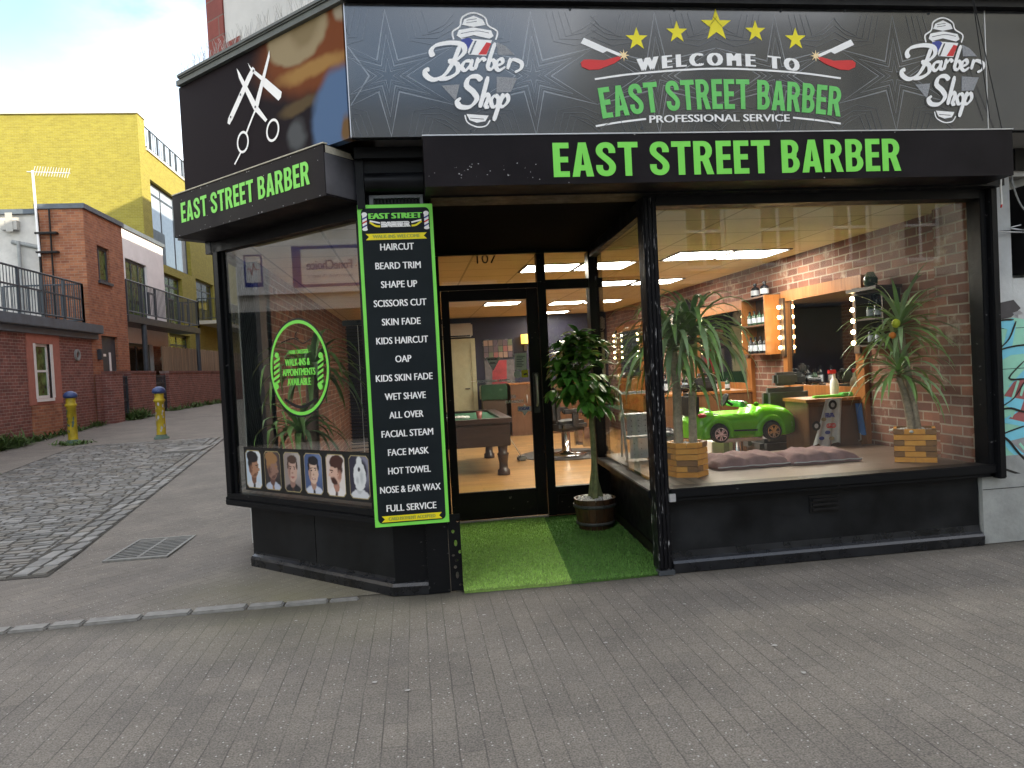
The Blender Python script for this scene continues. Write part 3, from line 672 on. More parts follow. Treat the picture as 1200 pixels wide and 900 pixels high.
b = MB(); b.fbox(bay, uL, uL+.065, .592, 2.56, -.08, .0, None, .005); b.fbox(bay, uL+.067, uL+.10, .592, 2.56, -.07, -.03); b.build('bay_corner_post', M_wornb, shop)
b = MB(); b.fbox(bay, uR-.02, uR+.1, .592, 2.56, -.08, .0); b.build('bay_end_post', M_black, shop)
b = MB(); b.fbox(bay, uL-.1, uR+.1, 2.52, 2.62, -.08, .0); b.fbox(bay, uL-.15, uR-.22, 2.62, 2.66, -.1, .20); b.build('bay_head', M_blackm, shop)
b = MB(); b.fbox(bay, uL+.10, uR-.02, .592, 2.52, -.045, -.039); b.build('bay_pane', M_glassb, shop)
ret = Fr((-1.545, 6.23, 0), (0, -1, 0))            # return light facing the alley (outward -x)
b = MB(); b.fbox(ret, -.78, .0, .56, 2.52, -.036, -.03); b.build('return_pane', M_glass, shop)
b = MB(); b.fbox(ret, -.82, .03, .50, .56, -.09, .01); b.fbox(ret, -.82, .03, 2.52, 2.66, -.09, .01); b.fbox(ret, -.04, .03, .56, 2.52, -.06, 0); b.build('return_frame', M_black, shop)
M_pier = mat('dark_purple_brown_paint', (.030, .018, .020), .5, var=.5, scale=5, bump=.2)
b = MB(); b.box(-1.54, -1.36, 7.0, 7.52, 0, 2.7); b.build('dark_pier', M_pier, shop)
b = MB(); b.add([(-1.49, 6.20, .575), (-.26, 4.97, .575), (.09, 4.99, .575), (.09, 6.6, .575), (-1.49, 6.98, .575)], [(0, 1, 2, 3, 4)]); b.build('bay_platform', M_plat, shop)

# ------------------------------------------------------------------ signs
def panelmat(name, col, rough, coat=.0):
    m = mat(name, col, rough, var=.25, scale=1.2, rv=.06, spec=1.0)
    bb = m.node_tree.nodes['Principled BSDF']; bb.inputs['Coat Weight'].default_value = coat; bb.inputs['Coat Roughness'].default_value = .12
    return m
M_sign = panelmat('gloss_black_sign_panel', (.027, .030, .036), .20, 1.0)
M_star1 = panelmat('grey_print_line', (.21, .225, .245), .20, 1.0)
M_star2 = panelmat('dark_grey_print_line', (.085, .092, .102), .20, 1.0)
SY = 4.62
sf = Fr((0, SY, 0), X_)
sg = thing('shop_sign', 'long glossy black sign panel with five gold stars, razors and two pole emblems', 'sign', (2, SY, 2.95))
Z0, Z1 = 2.935, 3.745
b = MB(); b.box(-.298, 3.98, SY, SY+.06, Z0, Z1); b.box(3.984, 9, SY, SY+.06, Z0, Z1); b.build('panel', M_sign, sg)
b = MB()
for k, sx_ in enumerate((455, 625, 770, 910, 1048)):
    cu, cv = sf.px(sx_, 89); H2 = .40
    for ring, (sc, mt_, wd) in enumerate(((1, M_star1, .012), (.62, M_star1, .008), (.42, M_star2, .007), (.26, M_star1, .006), (.8, M_star2, .006))):
        pts = []
        for j in range(6):
            a = 90-60*j; rr = (H2 if j % 3 == 0 else .44)*sc
            ang = {90: 90, 30: 24, -30: -24, -90: -90, -150: -156, -210: -204}[a]
            pts.append((cu+rr*math.cos(R(ang)), cv+rr*math.sin(R(ang))))
            am = ang-33 if j in (0, 3) else (ang-24 if j in (1, 4) else ang-33)
            pts.append((cu+.115*sc*math.cos(R([57, 0, -57, -123, 180, 123][j])), cv+.115*sc*math.sin(R([57, 0, -57, -123, 180, 123][j]))))
        pts = [(min(max(p_[0], -.29), 5.5), min(max(p_[1], Z0+.004), Z1-.004)) for p_ in pts]
        b.ribbon(sf, pts, wd, .0008+ring*.0003, mt_, closed=True, sub=1)
    for q in range(1, 5):            # echo lines between neighbouring stars
        hw = .43+.0; ofs = q*.045
        for sgn in (-1, 1):
            for tv in (-1, 1):
                pts = [(cu+sgn*(.06+ofs*.9), cv+tv*.40), (cu+sgn*(.10+ofs*.9), cv+tv*(.20+ofs*.35)), (cu+sgn*(.26+ofs*.55), cv+tv*(.15+ofs*.9)), (cu+sgn*.42, cv+tv*(.20+ofs))]
                pts = [(max(p_[0], -.29), min(max(p_[1], Z0+.004), Z1-.004)) for p_ in pts]
                b.ribbon(sf, pts, .004, .0022+.0002*q, M_star2, sub=1)
b.build('star_pattern', None, sg)
b = MB()
for x, y, rr in ((746, 46, 13.5), (793, 38, 13), (839, 30, 19), (885, 37, 13), (932, 46, 13.5)):
    cu, cv = sf.px(x, y); q = rr*.0056
    b = MB(); b.poly(sf, [(cu+(q if j % 2 == 0 else q*.40)*math.cos(R(90+36*j)), cv+(q if j % 2 == 0 else q*.40)*math.sin(R(90+36*j))) for j in range(10)], .003, M_yel); b.build('gold_star', M_yel, sg)
cu, cv = sf.px(841, 84); uL_, _ = sf.px(703, 110); uR_, _ = sf.px(985, 110); cu = (uL_+uR_)/2
arch = lambda k_: (lambda a, c: (a, c-k_*a*a))
b = MB(); uw0, vw0 = sf.px(748, 79); uw1, vw1 = sf.px(935, 78)
_, vmid = sf.px(841, 77)
b.text(sf, 'W E L C O M E   T O', (uw0+uw1)/2, vmid, .082, .003, M_vwhite, bold=.14, warp=arch(.13), width=(uw1-uw0))
for q in (-1, 1): pass
b.ribbon(sf, [sf.px(697, 93), sf.px(750, 86), sf.px(841, 80.5), sf.px(930, 85), sf.px(985, 92)], .012, .003, M_vwhite)
b.ribbon(sf, [sf.px(698, 148), sf.px(725, 143.5), sf.px(757, 139.5)], .012, .003, M_vwhite); b.ribbon(sf, [sf.px(929, 138), sf.px(957, 141), sf.px(985, 145)], .012, .003, M_vwhite)
pu0, _ = sf.px(761, 138); pu1, pv = sf.px(925, 138); _, pvm = sf.px(843, 142.5)
b.text(sf, 'PROFESSIONAL SERVICE', (pu0+pu1)/2, pvm, .047, .003, M_vwhite, bold=.05, warp=arch(.02), width=pu1-pu0)
b.build('white_lettering', M_vwhite, sg)
b = MB(); _, v0_ = sf.px(841, 128); _, v1_ = sf.px(841, 93)
fan = lambda a, c: (a*(1+.16*c), c-.085*a*a)
b.glyphs(sf, 'EAST STREET BARBER', cu, v0_, v1_-v0_, uR_-uL_-.02, .004, M_green2, warp=fan)
b.build('green_lettering', M_green2, sg)
b = MB()
for sgn in (1, -1):
    b = MB()                                             # crossed open razors left and right
    def Q(zx, zy):
        u_, v_ = sf.px(480+zx*.3, zy*.3); return (u_ if sgn == 1 else 2*cu-u_, v_)
    b.poly(sf, [Q(*p_) for p_ in ((680, 148), (765, 186), (830, 212), (822, 222), (770, 200), (755, 208), (668, 170))], .003, M_vwhite)
    hp = [Q(*p_) for p_ in ((668, 245), (672, 262), (700, 274), (740, 272), (800, 248), (838, 222), (810, 222), (760, 236), (700, 233), (680, 234))]
    b.poly(sf, hp, .0035, M_red)
    gx, gy = Q(836, 217)
    M_glow = mat('pale_gold_print', (.95, .72, .40), .4, var=.05)
    b.poly(sf, [(gx+(.038 if j % 2 == 0 else .014)*math.cos(R(22.5*j)), gy+(.038 if j % 2 == 0 else .014)*math.sin(R(22.5*j))) for j in range(16)], .0045, M_glow); b.build('razor_emblem', None, sg)
def barber_logo(dx, parent):
    """barber pole emblem with brush lettering, traced in the sign plane"""
    b = MB()
    P = lambda zx, zy: (sf.px(480+zx*.3, zy*.3)[0]+dx, sf.px(480+zx*.3, zy*.3)[1])
    PL = lambda L_: [P(*q) for q in L_]
    M_half = mat('pale_grey_halftone', (.26, .27, .29), .5, var=.5, scale=160)
    b.poly(sf, PL([(340, 165), (375, 180), (410, 215), (345, 215)]), .0026, M_half); b.poly(sf, PL([(340, 300), (420, 305), (395, 360), (340, 362)]), .0026, M_half); b.poly(sf, PL([(125, 335), (195, 330), (180, 395)]), .0026, M_half)
    b.poly(sf, PL([(200, 150), (322, 158), (300, 218), (232, 214)]), .003, M_vwhite)
    b.poly(sf, PL([(200, 155), (232, 148), (248, 158), (228, 196), (214, 192)]), .0034, M_blue); b.poly(sf, PL([(300, 166), (318, 170), (300, 214), (268, 214)]), .0034, M_red)
    b.poly(sf, PL([(255, 160), (262, 160), (240, 212), (232, 212)]), .0036, M_sign)
    b.ribbon(sf, PL([(172, 155), (168, 125), (196, 104), (206, 68), (250, 51), (294, 70), (306, 100), (342, 124), (336, 156)]), .010, .0032, M_vwhite)
    b.poly(sf, PL([(205, 98), (214, 76), (250, 62), (286, 78), (296, 98), (250, 106)]), .0032, M_vwhite)
    b.poly(sf, PL([(184, 140), (192, 118), (250, 108), (318, 120), (328, 142), (312, 152), (250, 138), (200, 150)]), .0033, M_vwhite)
    for y0 in (80, 90): b.ribbon(sf, PL([(222, y0), (262, y0-6)]), .004, .0036, M_sign, sub=1)
    b.ribbon(sf, PL([(200, 132), (260, 122), (310, 130)]), .004, .0036, M_sign)
    b.ribbon(sf, PL([(216, 450), (226, 478), (262, 496), (298, 492), (314, 470)]), .008, .0032, M_vwhite)
    b.poly(sf, PL([(222, 446), (308, 452), (296, 474), (262, 480), (234, 470)]), .0032, M_vwhite); b.ribbon(sf, PL([(236, 462), (290, 466)]), .004, .0036, M_sign, sub=1)
    nib = (.55, 1.25, R(35))
    strokes = [([(196, 180), (172, 240), (138, 292), (96, 312), (64, 296), (62, 275), (78, 272)], 1.25), ([(92, 222), (84, 200), (104, 178), (160, 168), (206, 176), (214, 204), (186, 232), (150, 240)], 1.25), ([(150, 240), (186, 252), (186, 284), (150, 306), (110, 308)], 1.25),
        ([(240, 238), (216, 242), (204, 264), (218, 276), (238, 256)], 1), ([(246, 232), (238, 266), (254, 270)], 1), ([(268, 226), (256, 272)], 1), ([(264, 248), (284, 230), (296, 240)], 1),
        ([(334, 168), (316, 220), (302, 270)], 1.1), ([(308, 244), (326, 236), (332, 254), (318, 272), (302, 266)], 1), ([(342, 258), (362, 248), (360, 232), (344, 238), (336, 262), (350, 276), (374, 262)], 1), ([(394, 228), (382, 272)], 1), ([(388, 250), (404, 234), (436, 246), (434, 270), (410, 284)], 1),
        ([(280, 316), (262, 300), (232, 306), (222, 336), (248, 360), (262, 388), (236, 418), (198, 418), (186, 398), (200, 384)], 1.3), ([(306, 300), (288, 370), (274, 422)], 1.2), ([(282, 392), (300, 370), (308, 382), (296, 416), (310, 418)], 1.1),
        ([(334, 372), (318, 392), (324, 418), (342, 410), (346, 386), (334, 372)], 1), ([(366, 366), (346, 420), (328, 474)], 1.2), ([(360, 388), (380, 372), (384, 396), (364, 418), (348, 410)], 1)]
    for i, (st, w) in enumerate(strokes):
        b.ribbon(sf, PL(st), .034*w, .0030, M_sign, nib=nib, drift=.000008)
    for i, (st, w) in enumerate(strokes):
        b.ribbon(sf, PL(st), .023*w, .0042+i*.0002, M_vwhite, nib=nib, drift=.000012)
    b.build('barber_pole_emblem', None, parent)
barber_logo(0, sg)
barber_logo(sf.px(1104, 83)[0]-sf.px(555, 83)[0], sg)
b = MB()
for x, y in ((668, 11), (790, 12), (990, 13), (915, 13), (1088, 16), (752, 150), (552, 154), (912, 152), (1020, 152)):
    u_, v_ = sf.px(x, y); b = MB(); b.tube([sf.p(u_, v_, -.002), sf.p(u_, v_, .005)], .008, 8); b.build('screw_head', M_steel, sg)
b = MB(); b.box(3.979, 3.985, SY-.003, SY, Z0, Z1); b.build('joint_strip', M_alu, sg)
b = MB(); b.box(-.302, -.296, SY-.004, SY+.02, Z0, Z1); b.build('joint_strip', M_alu, sg)
b = MB(); b.box(-.31, 9, SY-.05, SY+.34, Z1+.004, Z1+.06); b.box(-.31, 9, SY-.09, SY+.34, Z1+.06, Z1+.16); b.build('cornice', M_blackm, shop)
# lower fascia board (front)
FY = 4.555
ff = Fr((0, FY, 0), X_)
fs_ = thing('fascia_sign', 'long black fascia board over the big window with large green lettering', 'sign', (2, FY, 2.6))
M_fas = mat('scuffed_black_board', (.0125, .0105, .0125), .5, var=.35, scale=2.5, rv=.12, spec=.10)
b = MB(); b.box(.132, 4.105, FY, 4.93, 2.612, 2.918); b.build('board', M_fas, fs_)
b = MB(); b.box(.128, 4.11, FY-.004, SY-.001, 2.919, 2.926); b.build('top_edge', M_alu, fs_)
b = MB(); u0, v0_ = ff.px(649, 207); u1, v1_ = ff.px(1056, 200); _, vt = ff.px(649, 169); _, vm0 = ff.px(850, 204); _, vm1 = ff.px(850, 165)
b.glyphs(ff, 'EAST STREET BARBER', (u0+u1)/2, vm0, vm1-vm0, u1-u0, .003, M_green); b.build('lettering', M_green, fs_)
M_chip = mat('chipped_paint', (.45, .45, .46), .6, var=.2)
b = MB(); rng = random.Random(5)
for _ in range(34):
    u_ = rng.choice([rng.uniform(.2, .62), rng.uniform(.15, .8), rng.uniform(.3, 4.0)]); v_ = rng.uniform(2.64, 2.75) if u_ < 1 else rng.choice([2.914, 2.62, 2.91]); r_ = rng.uniform(.001, .005)
    b.poly(ff, [(u_+r_*rng.uniform(.5, 1.6)*math.cos(a), v_+r_*rng.uniform(.4, 1.2)*math.sin(a)) for a in [k*1.05 for k in range(6)]], .0015)
b.build('paint_chips', M_chip, fs_)
# angled side signs
bs = Fr((0, 4.32, 0), BAYT)
def pictmat(name):
    m, nt, bb = _new(name); N = nt.nodes.new; L = nt.links.new
    g = N('ShaderNodeNewGeometry')
    d1 = N('ShaderNodeVectorMath'); d1.operation = 'DOT_PRODUCT'; d1.inputs[1].default_value = BAYT; L(g.outputs['Position'], d1.inputs[0])
    sp = N('ShaderNodeSeparateXYZ'); L(g.outputs['Position'], sp.inputs[0])
    cb = N('ShaderNodeCombineXYZ'); L(d1.outputs['Value'], cb.inputs[0]); L(sp.outputs[2], cb.inputs[1])
    nn = N('ShaderNodeTexNoise'); nn.inputs['Scale'].default_value = 5; nn.inputs['Detail'].default_value = 2; L(cb.outputs[0], nn.inputs[0])
    wa = N('ShaderNodeVectorMath'); wa.operation = 'MULTIPLY_ADD'; wa.inputs[1].default_value = (.10, .10, 0); L(nn.outputs['Color'], wa.inputs[0]); L(cb.outputs[0], wa.inputs[2])
    last = None
    def spot(prev, cx, cy, rx, ry, col, s0=.8, s1=1.05, rot=0):
        c0 = bs.px(cx, cy); u_ = (bs.p(*c0)).dot(Vector(BAYT)); v_ = c1_ = bs.p(*c0).z
        mpn = N('ShaderNodeMapping'); mpn.vector_type = 'TEXTURE'; mpn.inputs['Location'].default_value = (u_+.05, v_+.05, 0); mpn.inputs['Rotation'].default_value = (0, 0, R(rot)); mpn.inputs['Scale'].default_value = (rx, ry, 1)
        L(wa.outputs[0], mpn.inputs[0])
        ln = N('ShaderNodeVectorMath'); ln.operation = 'LENGTH'; L(mpn.outputs[0], ln.inputs[0])
        mr = N('ShaderNodeMapRange'); mr.interpolation_type = 'SMOOTHSTEP'; mr.inputs['From Min'].default_value = s0; mr.inputs['From Max'].default_value = s1; mr.inputs['To Min'].default_value = 1; mr.inputs['To Max'].default_value = 0
        L(ln.outputs['Value'], mr.inputs['Value'])
        mm = N('ShaderNodeMixRGB'); mm.inputs[2].default_value = tuple(col)+(1,); L(mr.outputs[0], mm.inputs[0])
        if prev is None: mm.inputs[1].default_value = (.013, .009, .012, 1)
        else: L(prev, mm.inputs[1])
        return mm.outputs[0]
    last = spot(None, 404, 30, 1.0, .40, (.17, .050, .018), .70, 1.05)
    last = spot(last, 366, 80, .44, .07, (.33, .18, .06), .4, 1.1)
    last = spot(last, 347, 40, .34, .20, (.30, .235, .14), .85, 1.04)
    last = spot(last, 356, 34, .18, .13, (.22, .165, .09), .5, 1.1)
    last = spot(last, 400, 10, .08, .09, (.30, .25, .18), .6, 1.1)
    last = spot(last, 350, 124, .24, .05, (.10, .068, .035), .5, 1.2)
    last = spot(last, 404, 140, .34, .36, (.085, .15, .27), .80, 1.06)
    last = spot(last, 348, 156, .10, .11, (.085, .09, .095), .5, 1.2)
    last = spot(last, 406, 150, .05, .09, (.16, .09, .04), .5, 1.2)
    L(last, bb.inputs['Base Color']); bb.inputs['Roughness'].default_value = .55; bb.inputs['Specular IOR Level'].default_value = .04
    return m
sgs = thing('scissors_sign', 'angled dark sign with white scissors and razor beside blurred orange picture', 'sign', (-1, 5.3, 2.95))
ua, ub = bs.px(213, 160)[0], bs.px(404.5, 80)[0]
b = MB(); b.fbox(bs, ua, ub, Z0, Z1, -.06, 0); b.build('panel', pictmat('printed_picture_panel'), sgs)
sc = lambda zx, zy: bs.px(200+zx*.27778, zy*.27778)
SCL = lambda L_: [sc(*q) for q in L_]
b = MB()
b.poly(bs, SCL([(347, 282), (357, 292), (352, 306), (262, 505), (250, 526), (241, 520), (244, 500), (325, 320)]), .0025)
b.poly(bs, SCL([(326, 265), (340, 285), (388, 322), (384, 340), (340, 300)]), .0022); b.poly(bs, SCL([(392, 334), (402, 330), (470, 388), (466, 412), (456, 425), (388, 362)]), .0022)
b.poly(bs, SCL([(418, 212), (420, 240), (372, 450), (360, 475), (352, 462), (356, 440)]), .0035); b.poly(bs, SCL([(280, 288), (292, 305), (372, 452), (410, 505), (402, 516), (352, 462), (290, 330)]), .0040)
b.ribbon(bs, SCL([(364, 455), (345, 500), (322, 560)]), .018, .0045, sub=2); b.ribbon(bs, SCL([(300, 640), (285, 670), (272, 694)]), .014, .0045, sub=2)
for cx, cy, rx, ry in ((307, 600, 22, 42), (433, 550, 24, 44)):
    b.ribbon(bs, [sc(cx+rx*math.cos(a*math.pi/9)+ (8 if cx > 400 else 4)*math.sin(a*math.pi/9)*-1*.6, cy+ry*math.sin(a*math.pi/9)) for a in range(18)], .017, .0048, closed=True, sub=2)
b.build('scissors_and_razor_emblem', M_vwhite, sgs)
b = MB()
for q in ((297, 400), (256, 494), (360, 452), (352, 300)):
    b = MB(); b.ellipse(bs, *sc(*q), .009, .009, .0062, n=10); b.build('rivet', M_steel, sgs)
M_cope = mat('lead_grey_coping', (.10, .115, .11), .6, var=.3, scale=8, bump=.2)
b = MB(); b.fbox(bs, ua+.02, ub+.03, Z1+.002, Z1+.04, -.35, .03); b.fbox(bs, ua+.06, ub+.03, Z1+.04, Z1+.075, -.35, .05, None, .01); b.build('chamfer_coping', M_cope, shop)
bf = Fr((0, 4.20, 0), BAYT)
fsd = thing('angled_fascia_sign', 'scuffed angled fascia box over the bay window with green shop name', 'sign', (-1.1, 5.3, 2.6))
u0, u1 = bf.px(203.5, 255)[0], bf.px(380, 195)[0]
b = MB(); pts = [bf.p(u0, 0), bf.p(u1, 0), Vector((-.30, 4.90, 0)), Vector((-.36, 5.03, 0)), bf.p(u0, 0, -.32)]
vs = [(p.x, p.y, 2.602) for p in pts]+[(p.x, p.y, 2.918) for p in pts]
b.add(vs, [(4, 3, 2, 1, 0), (5, 6, 7, 8, 9)]+[(i, (i+1) % 5, 5+(i+1) % 5, 5+i) for i in range(5)]); b.build('box', M_fas, fsd)
b = MB(); e = pts[1]; g_ = pts[2]; fe = Fr((e.x, e.y, 0), (g_.x-e.x, g_.y-e.y, 0)); le = (g_-e).length
b.fbox(fe, .006, le-.004, 2.615, 2.865, 0, .004); b.build('end_plate', mat('grey_metal_sheet', (.10, .10, .115), .45, var=.3), fsd)
M_bare = mat('bare_weathered_timber', (.50, .47, .38), .8, var=.25, scale=20, bump=.3)
b = MB(); b.poly(fe, [(.012, 2.866), (le-.02, 2.87), (le-.05, 2.905), (.012, 2.912)], .0045); b.fbox(bf, u0, u1+.004, 2.9185, 2.926, -.03, .006); b.build('worn_edge', M_bare, fsd)
b = MB(); uA, vA = bf.px(213, 256); uB, vB = bf.px(364, 222); _, vC = bf.px(213, 234.5)
vmn = bf.px(290, 238)[1]; vmx = bf.px(290, 212)[1]
b.glyphs(bf, 'EAST STREET BARBER', (uA+uB)/2, vmn, vmx-vmn, uB-uA, .003, M_green); b.build('lettering', M_green, fsd)
b = MB(); rng = random.Random(8)
for _ in range(50):
    u_ = rng.uniform(u0+.02, u1-.02); v_ = rng.choice([2.61, 2.905, rng.uniform(2.61, 2.9)]); r_ = rng.uniform(.001, .004)
    b.poly(bf, [(u_+r_*math.cos(a)*rng.uniform(.5, 1.5), v_+r_*math.sin(a)) for a in [k*1.05 for k in range(6)]], .0015)
b.build('paint_chips', M_chip, fsd)
# bird spikes
M_spk = mat('stainless_wire', (.45, .45, .45), .35, .8)
t = thing('bird_spikes', 'row of fine steel bird spikes along the angled sign coping', 'bird spikes', (-1, 5.3, 3.82))
b = MB(); rng = random.Random(2); u_ = ua+.05
while u_ < ub:
    for dd in (-.12, -.02, .0):
        q = bs.p(u_, Z1+.07, dd); b.tube([q, q+Vector((rng.uniform(-.05, .05), rng.uniform(-.06, .02), rng.uniform(.10, .13)))], .0013, 3, cap=False)
    u_ += .028
b.build('spikes', M_spk, t)
b = MB(); b.fbox(bs, ua+.05, ub, Z1+.076, Z1+.082, -.14, .01); b.build('spike_strip', M_alu, t)
# menu board
MY = 4.85
mf = Fr((0, MY, 0), X_)
mb = thing('menu_board', 'tall black and lime green price board listing haircuts and shaves', 'sign board', (0, MY, .54))
cs = [mf.px(418, 241), mf.px(507, 238), mf.px(526, 612), mf.px(440, 618)]
L0 = (cs[0][0]+cs[3][0])/2; R0 = (cs[1][0]+cs[2][0])/2; T0 = (cs[0][1]+cs[1][1])/2; B0 = (cs[2][1]+cs[3][1])/2
b = MB(); b.box(L0, R0, MY, MY+.05, B0, T0); b.build('backing_board', M_green, mb)
M_menu = mat('dark_slate_vinyl', (.010, .015, .018), .5, var=.15, spec=.15)
b = MB(); q = .022; c_ = .03
rr_ = []
for (cx, cy, a0) in ((R0-q-c_, T0-q-c_, 0), (L0+q+c_, T0-q-c_, 90), (L0+q+c_, B0+q+c_, 180), (R0-q-c_, B0+q+c_, 270)): rr_ += _arc(cx, cy, c_, c_, a0, a0+90, 6)
b.poly(mf, rr_, .002); b.build('dark_field', M_menu, mb)
um = (L0+R0)/2
b = MB()
items = ['HAIRCUT', 'BEARD TRIM', 'SHAPE UP', 'SCISSORS CUT', 'SKIN FADE', 'KIDS HAIRCUT', 'OAP', 'KIDS SKIN FADE', 'WET SHAVE', 'ALL OVER', 'FACIAL STEAM', 'FACE MASK', 'HOT TOWEL', 'NOSE & EAR WAX', 'FULL SERVICE']
va = mf.px(465, 289)[1]; vb_ = mf.px(483, 593.5)[1]
wpx = [40, 54, 43, 63, 46, 62, 19, 68, 49, 41, 62, 49, 51, 73, 60]
for i, s_ in enumerate(items):
    v_ = va+(vb_-va)*i/14
    b = MB(); b.text(mf, s_, um, v_-.022, .044, .0035, M_vwhite, bold=.035, width=wpx[i]*.00533); b.build('price_line', M_vwhite, mb)
b = MB(); b.text(mf, 'BARBER', um, mf.px(463, 266)[1], .036, .0035, M_vwhite, bold=.2, width=.175); b.build('white_lettering', M_vwhite, mb)
b = MB(); b.text(mf, 'EAST STREET', um, mf.px(463, 256)[1], .036, .0035, M_green, bold=.14, width=.335); b.build('green_lettering', M_green, mb)
b = MB()
for vc, txt_ in ((mf.px(463, 277)[1], 'WALK-INS WELCOME'), (mf.px(484, 606)[1], 'CARD PAYMENT ACCEPTED')):
    b = MB(); hw, hh = .195, .020
    b.poly(mf, [(um-hw, vc-hh), (um+hw, vc-hh), (um+hw-.02, vc), (um+hw, vc+hh), (um-hw, vc+hh), (um-hw+.02, vc)], .0035, M_yel)
    M_olive = mat('olive_print', (.42, .44, .06), .5); b.text(mf, txt_, um, vc-.010, .022, .0055, M_olive, bold=.1, width=.30); b.build('yellow_banner', None, mb)
b = MB()
for sgn in (-1, 1):
    b = MB(); uc = um+sgn*.197; v0_, v1_ = mf.px(463, 268)[1], mf.px(463, 252)[1]
    b.poly(mf, [(uc-.014, v0_), (uc+.014, v0_), (uc+.014, v1_), (uc-.014, v1_)], .004, M_vwhite); b.ellipse(mf, uc, v1_+.008, .018, .014, .0042, M_vwhite, 12); b.ellipse(mf, uc, v0_, .018, .010, .0042, M_vwhite, 12)
    for k in range(3):
        y0 = v0_+.008+k*(v1_-v0_)/3.4; b.poly(mf, [(uc-.014, y0), (uc+.014, y0+.014), (uc+.014, y0+.024), (uc-.014, y0+.010)], .0046, M_red if k % 2 else M_blue)
    b.ribbon(mf, [(um+sgn*.165, mf.px(463, 262)[1]+.012), (um+sgn*.13, mf.px(463, 262)[1]-.012), (um+sgn*.10, mf.px(463, 262)[1]-.016)], .012, .004, M_yel); b.ribbon(mf, [(um+sgn*.10, mf.px(463, 262)[1]+.005), (um+sgn*.165, mf.px(463, 262)[1]+.020)], .010, .0042, M_vwhite, sub=1); b.build('barber_pole_print', None, mb)

# ================================================================== WINDOW GRAPHICS
gl = Fr((0, 4.985, 0), X_)
bg_ = Fr((0, 4.65, 0), BAYT)
GD = -.036
t = thing('round_window_sticker', 'oval lime green walk-ins sticker with barber poles on bay glass', 'sticker', (-.95, 5.6, 1.2))
cx, cy = bg_.px(350, 431, GD); ru = (bg_.px(384.5, 431, GD)[0]-bg_.px(316, 431, GD)[0])/2; rv_ = (bg_.px(350, 375, GD)[1]-bg_.px(350, 487, GD)[1])/2
M_vblk = mat('black_vinyl', (.012, .012, .012), .4)
circ = lambda k, n=48: [(cx+ru*k*math.cos(2*math.pi*i/n), cy+rv_*k*math.sin(2*math.pi*i/n)) for i in range(n)]
b = MB(); b.fill(bg_, [circ(1.0), circ(.93)], GD+.001, M_green); b.fill(bg_, [circ(1.04), circ(1.001)], GD+.001, M_vblk); b.build('ring', None, t)
b = MB()
for zx, zy, s_, wz in ((312, 412, 'WALK-INS &', 185), (322, 487, 'APPOINTMENTS', 245), (325, 560, 'AVAILABLE', 175)):
    u_, v_ = bg_.px(300+zx*.1556, 360+zy*.1556, GD); w_ = bg_.px(300+(zx+wz/2)*.1556, 430, GD)[0]-bg_.px(300+(zx-wz/2)*.1556, 430, GD)[0]
    b = MB(); b.text(bg_, s_, u_, v_-.026, .052, GD+.0015, M_green, bold=.07, width=w_); b.build('lettering', M_green, t)
u_, v_ = bg_.px(350, 412.5, GD); b = MB(); b.text(bg_, '- HAIR DRESSER -', u_, v_-.012, .03, GD+.0015, M_green, bold=.08, width=.27)
b.build('green_lettering', M_green, t)
b = MB()
for zx in (158, 487):
    b = MB()
    for k in range(5):
        p_ = [bg_.px(300+(zx+a)*.1556, 360+(385+k*42+c)*.1556, GD) for a, c in ((-22, 22), (22, -12), (22, 12), (-22, 44))]; b.poly(bg_, p_, GD+.0015)
    for yy_ in (362, 598): b.ellipse(bg_, *bg_.px(300+zx*.1556, 360+yy_*.1556, GD), .026, .022, GD+.0017, n=12)
    b.build('barber_pole_print', M_green, t)
b = MB(); b.ribbon(bg_, [(cx-ru*.55, cy-rv_*.66), (cx, cy-rv_*.83), (cx+ru*.55, cy-rv_*.66)], .022, GD+.0012)
b.ribbon(bg_, [(cx-ru*.55, cy+rv_*.56), (cx-.1*ru, cy+rv_*.62), (cx+ru*.2, cy+rv_*.5), (cx+ru*.5, cy+rv_*.6)], .008, GD+.0012); b.ribbon(bg_, [(cx, cy+rv_*.75), (cx-.02, cy+rv_*.66), (cx+.02, cy+rv_*.6)], .008, GD+.0014)
b.build('black_scrolls', M_vblk, t)
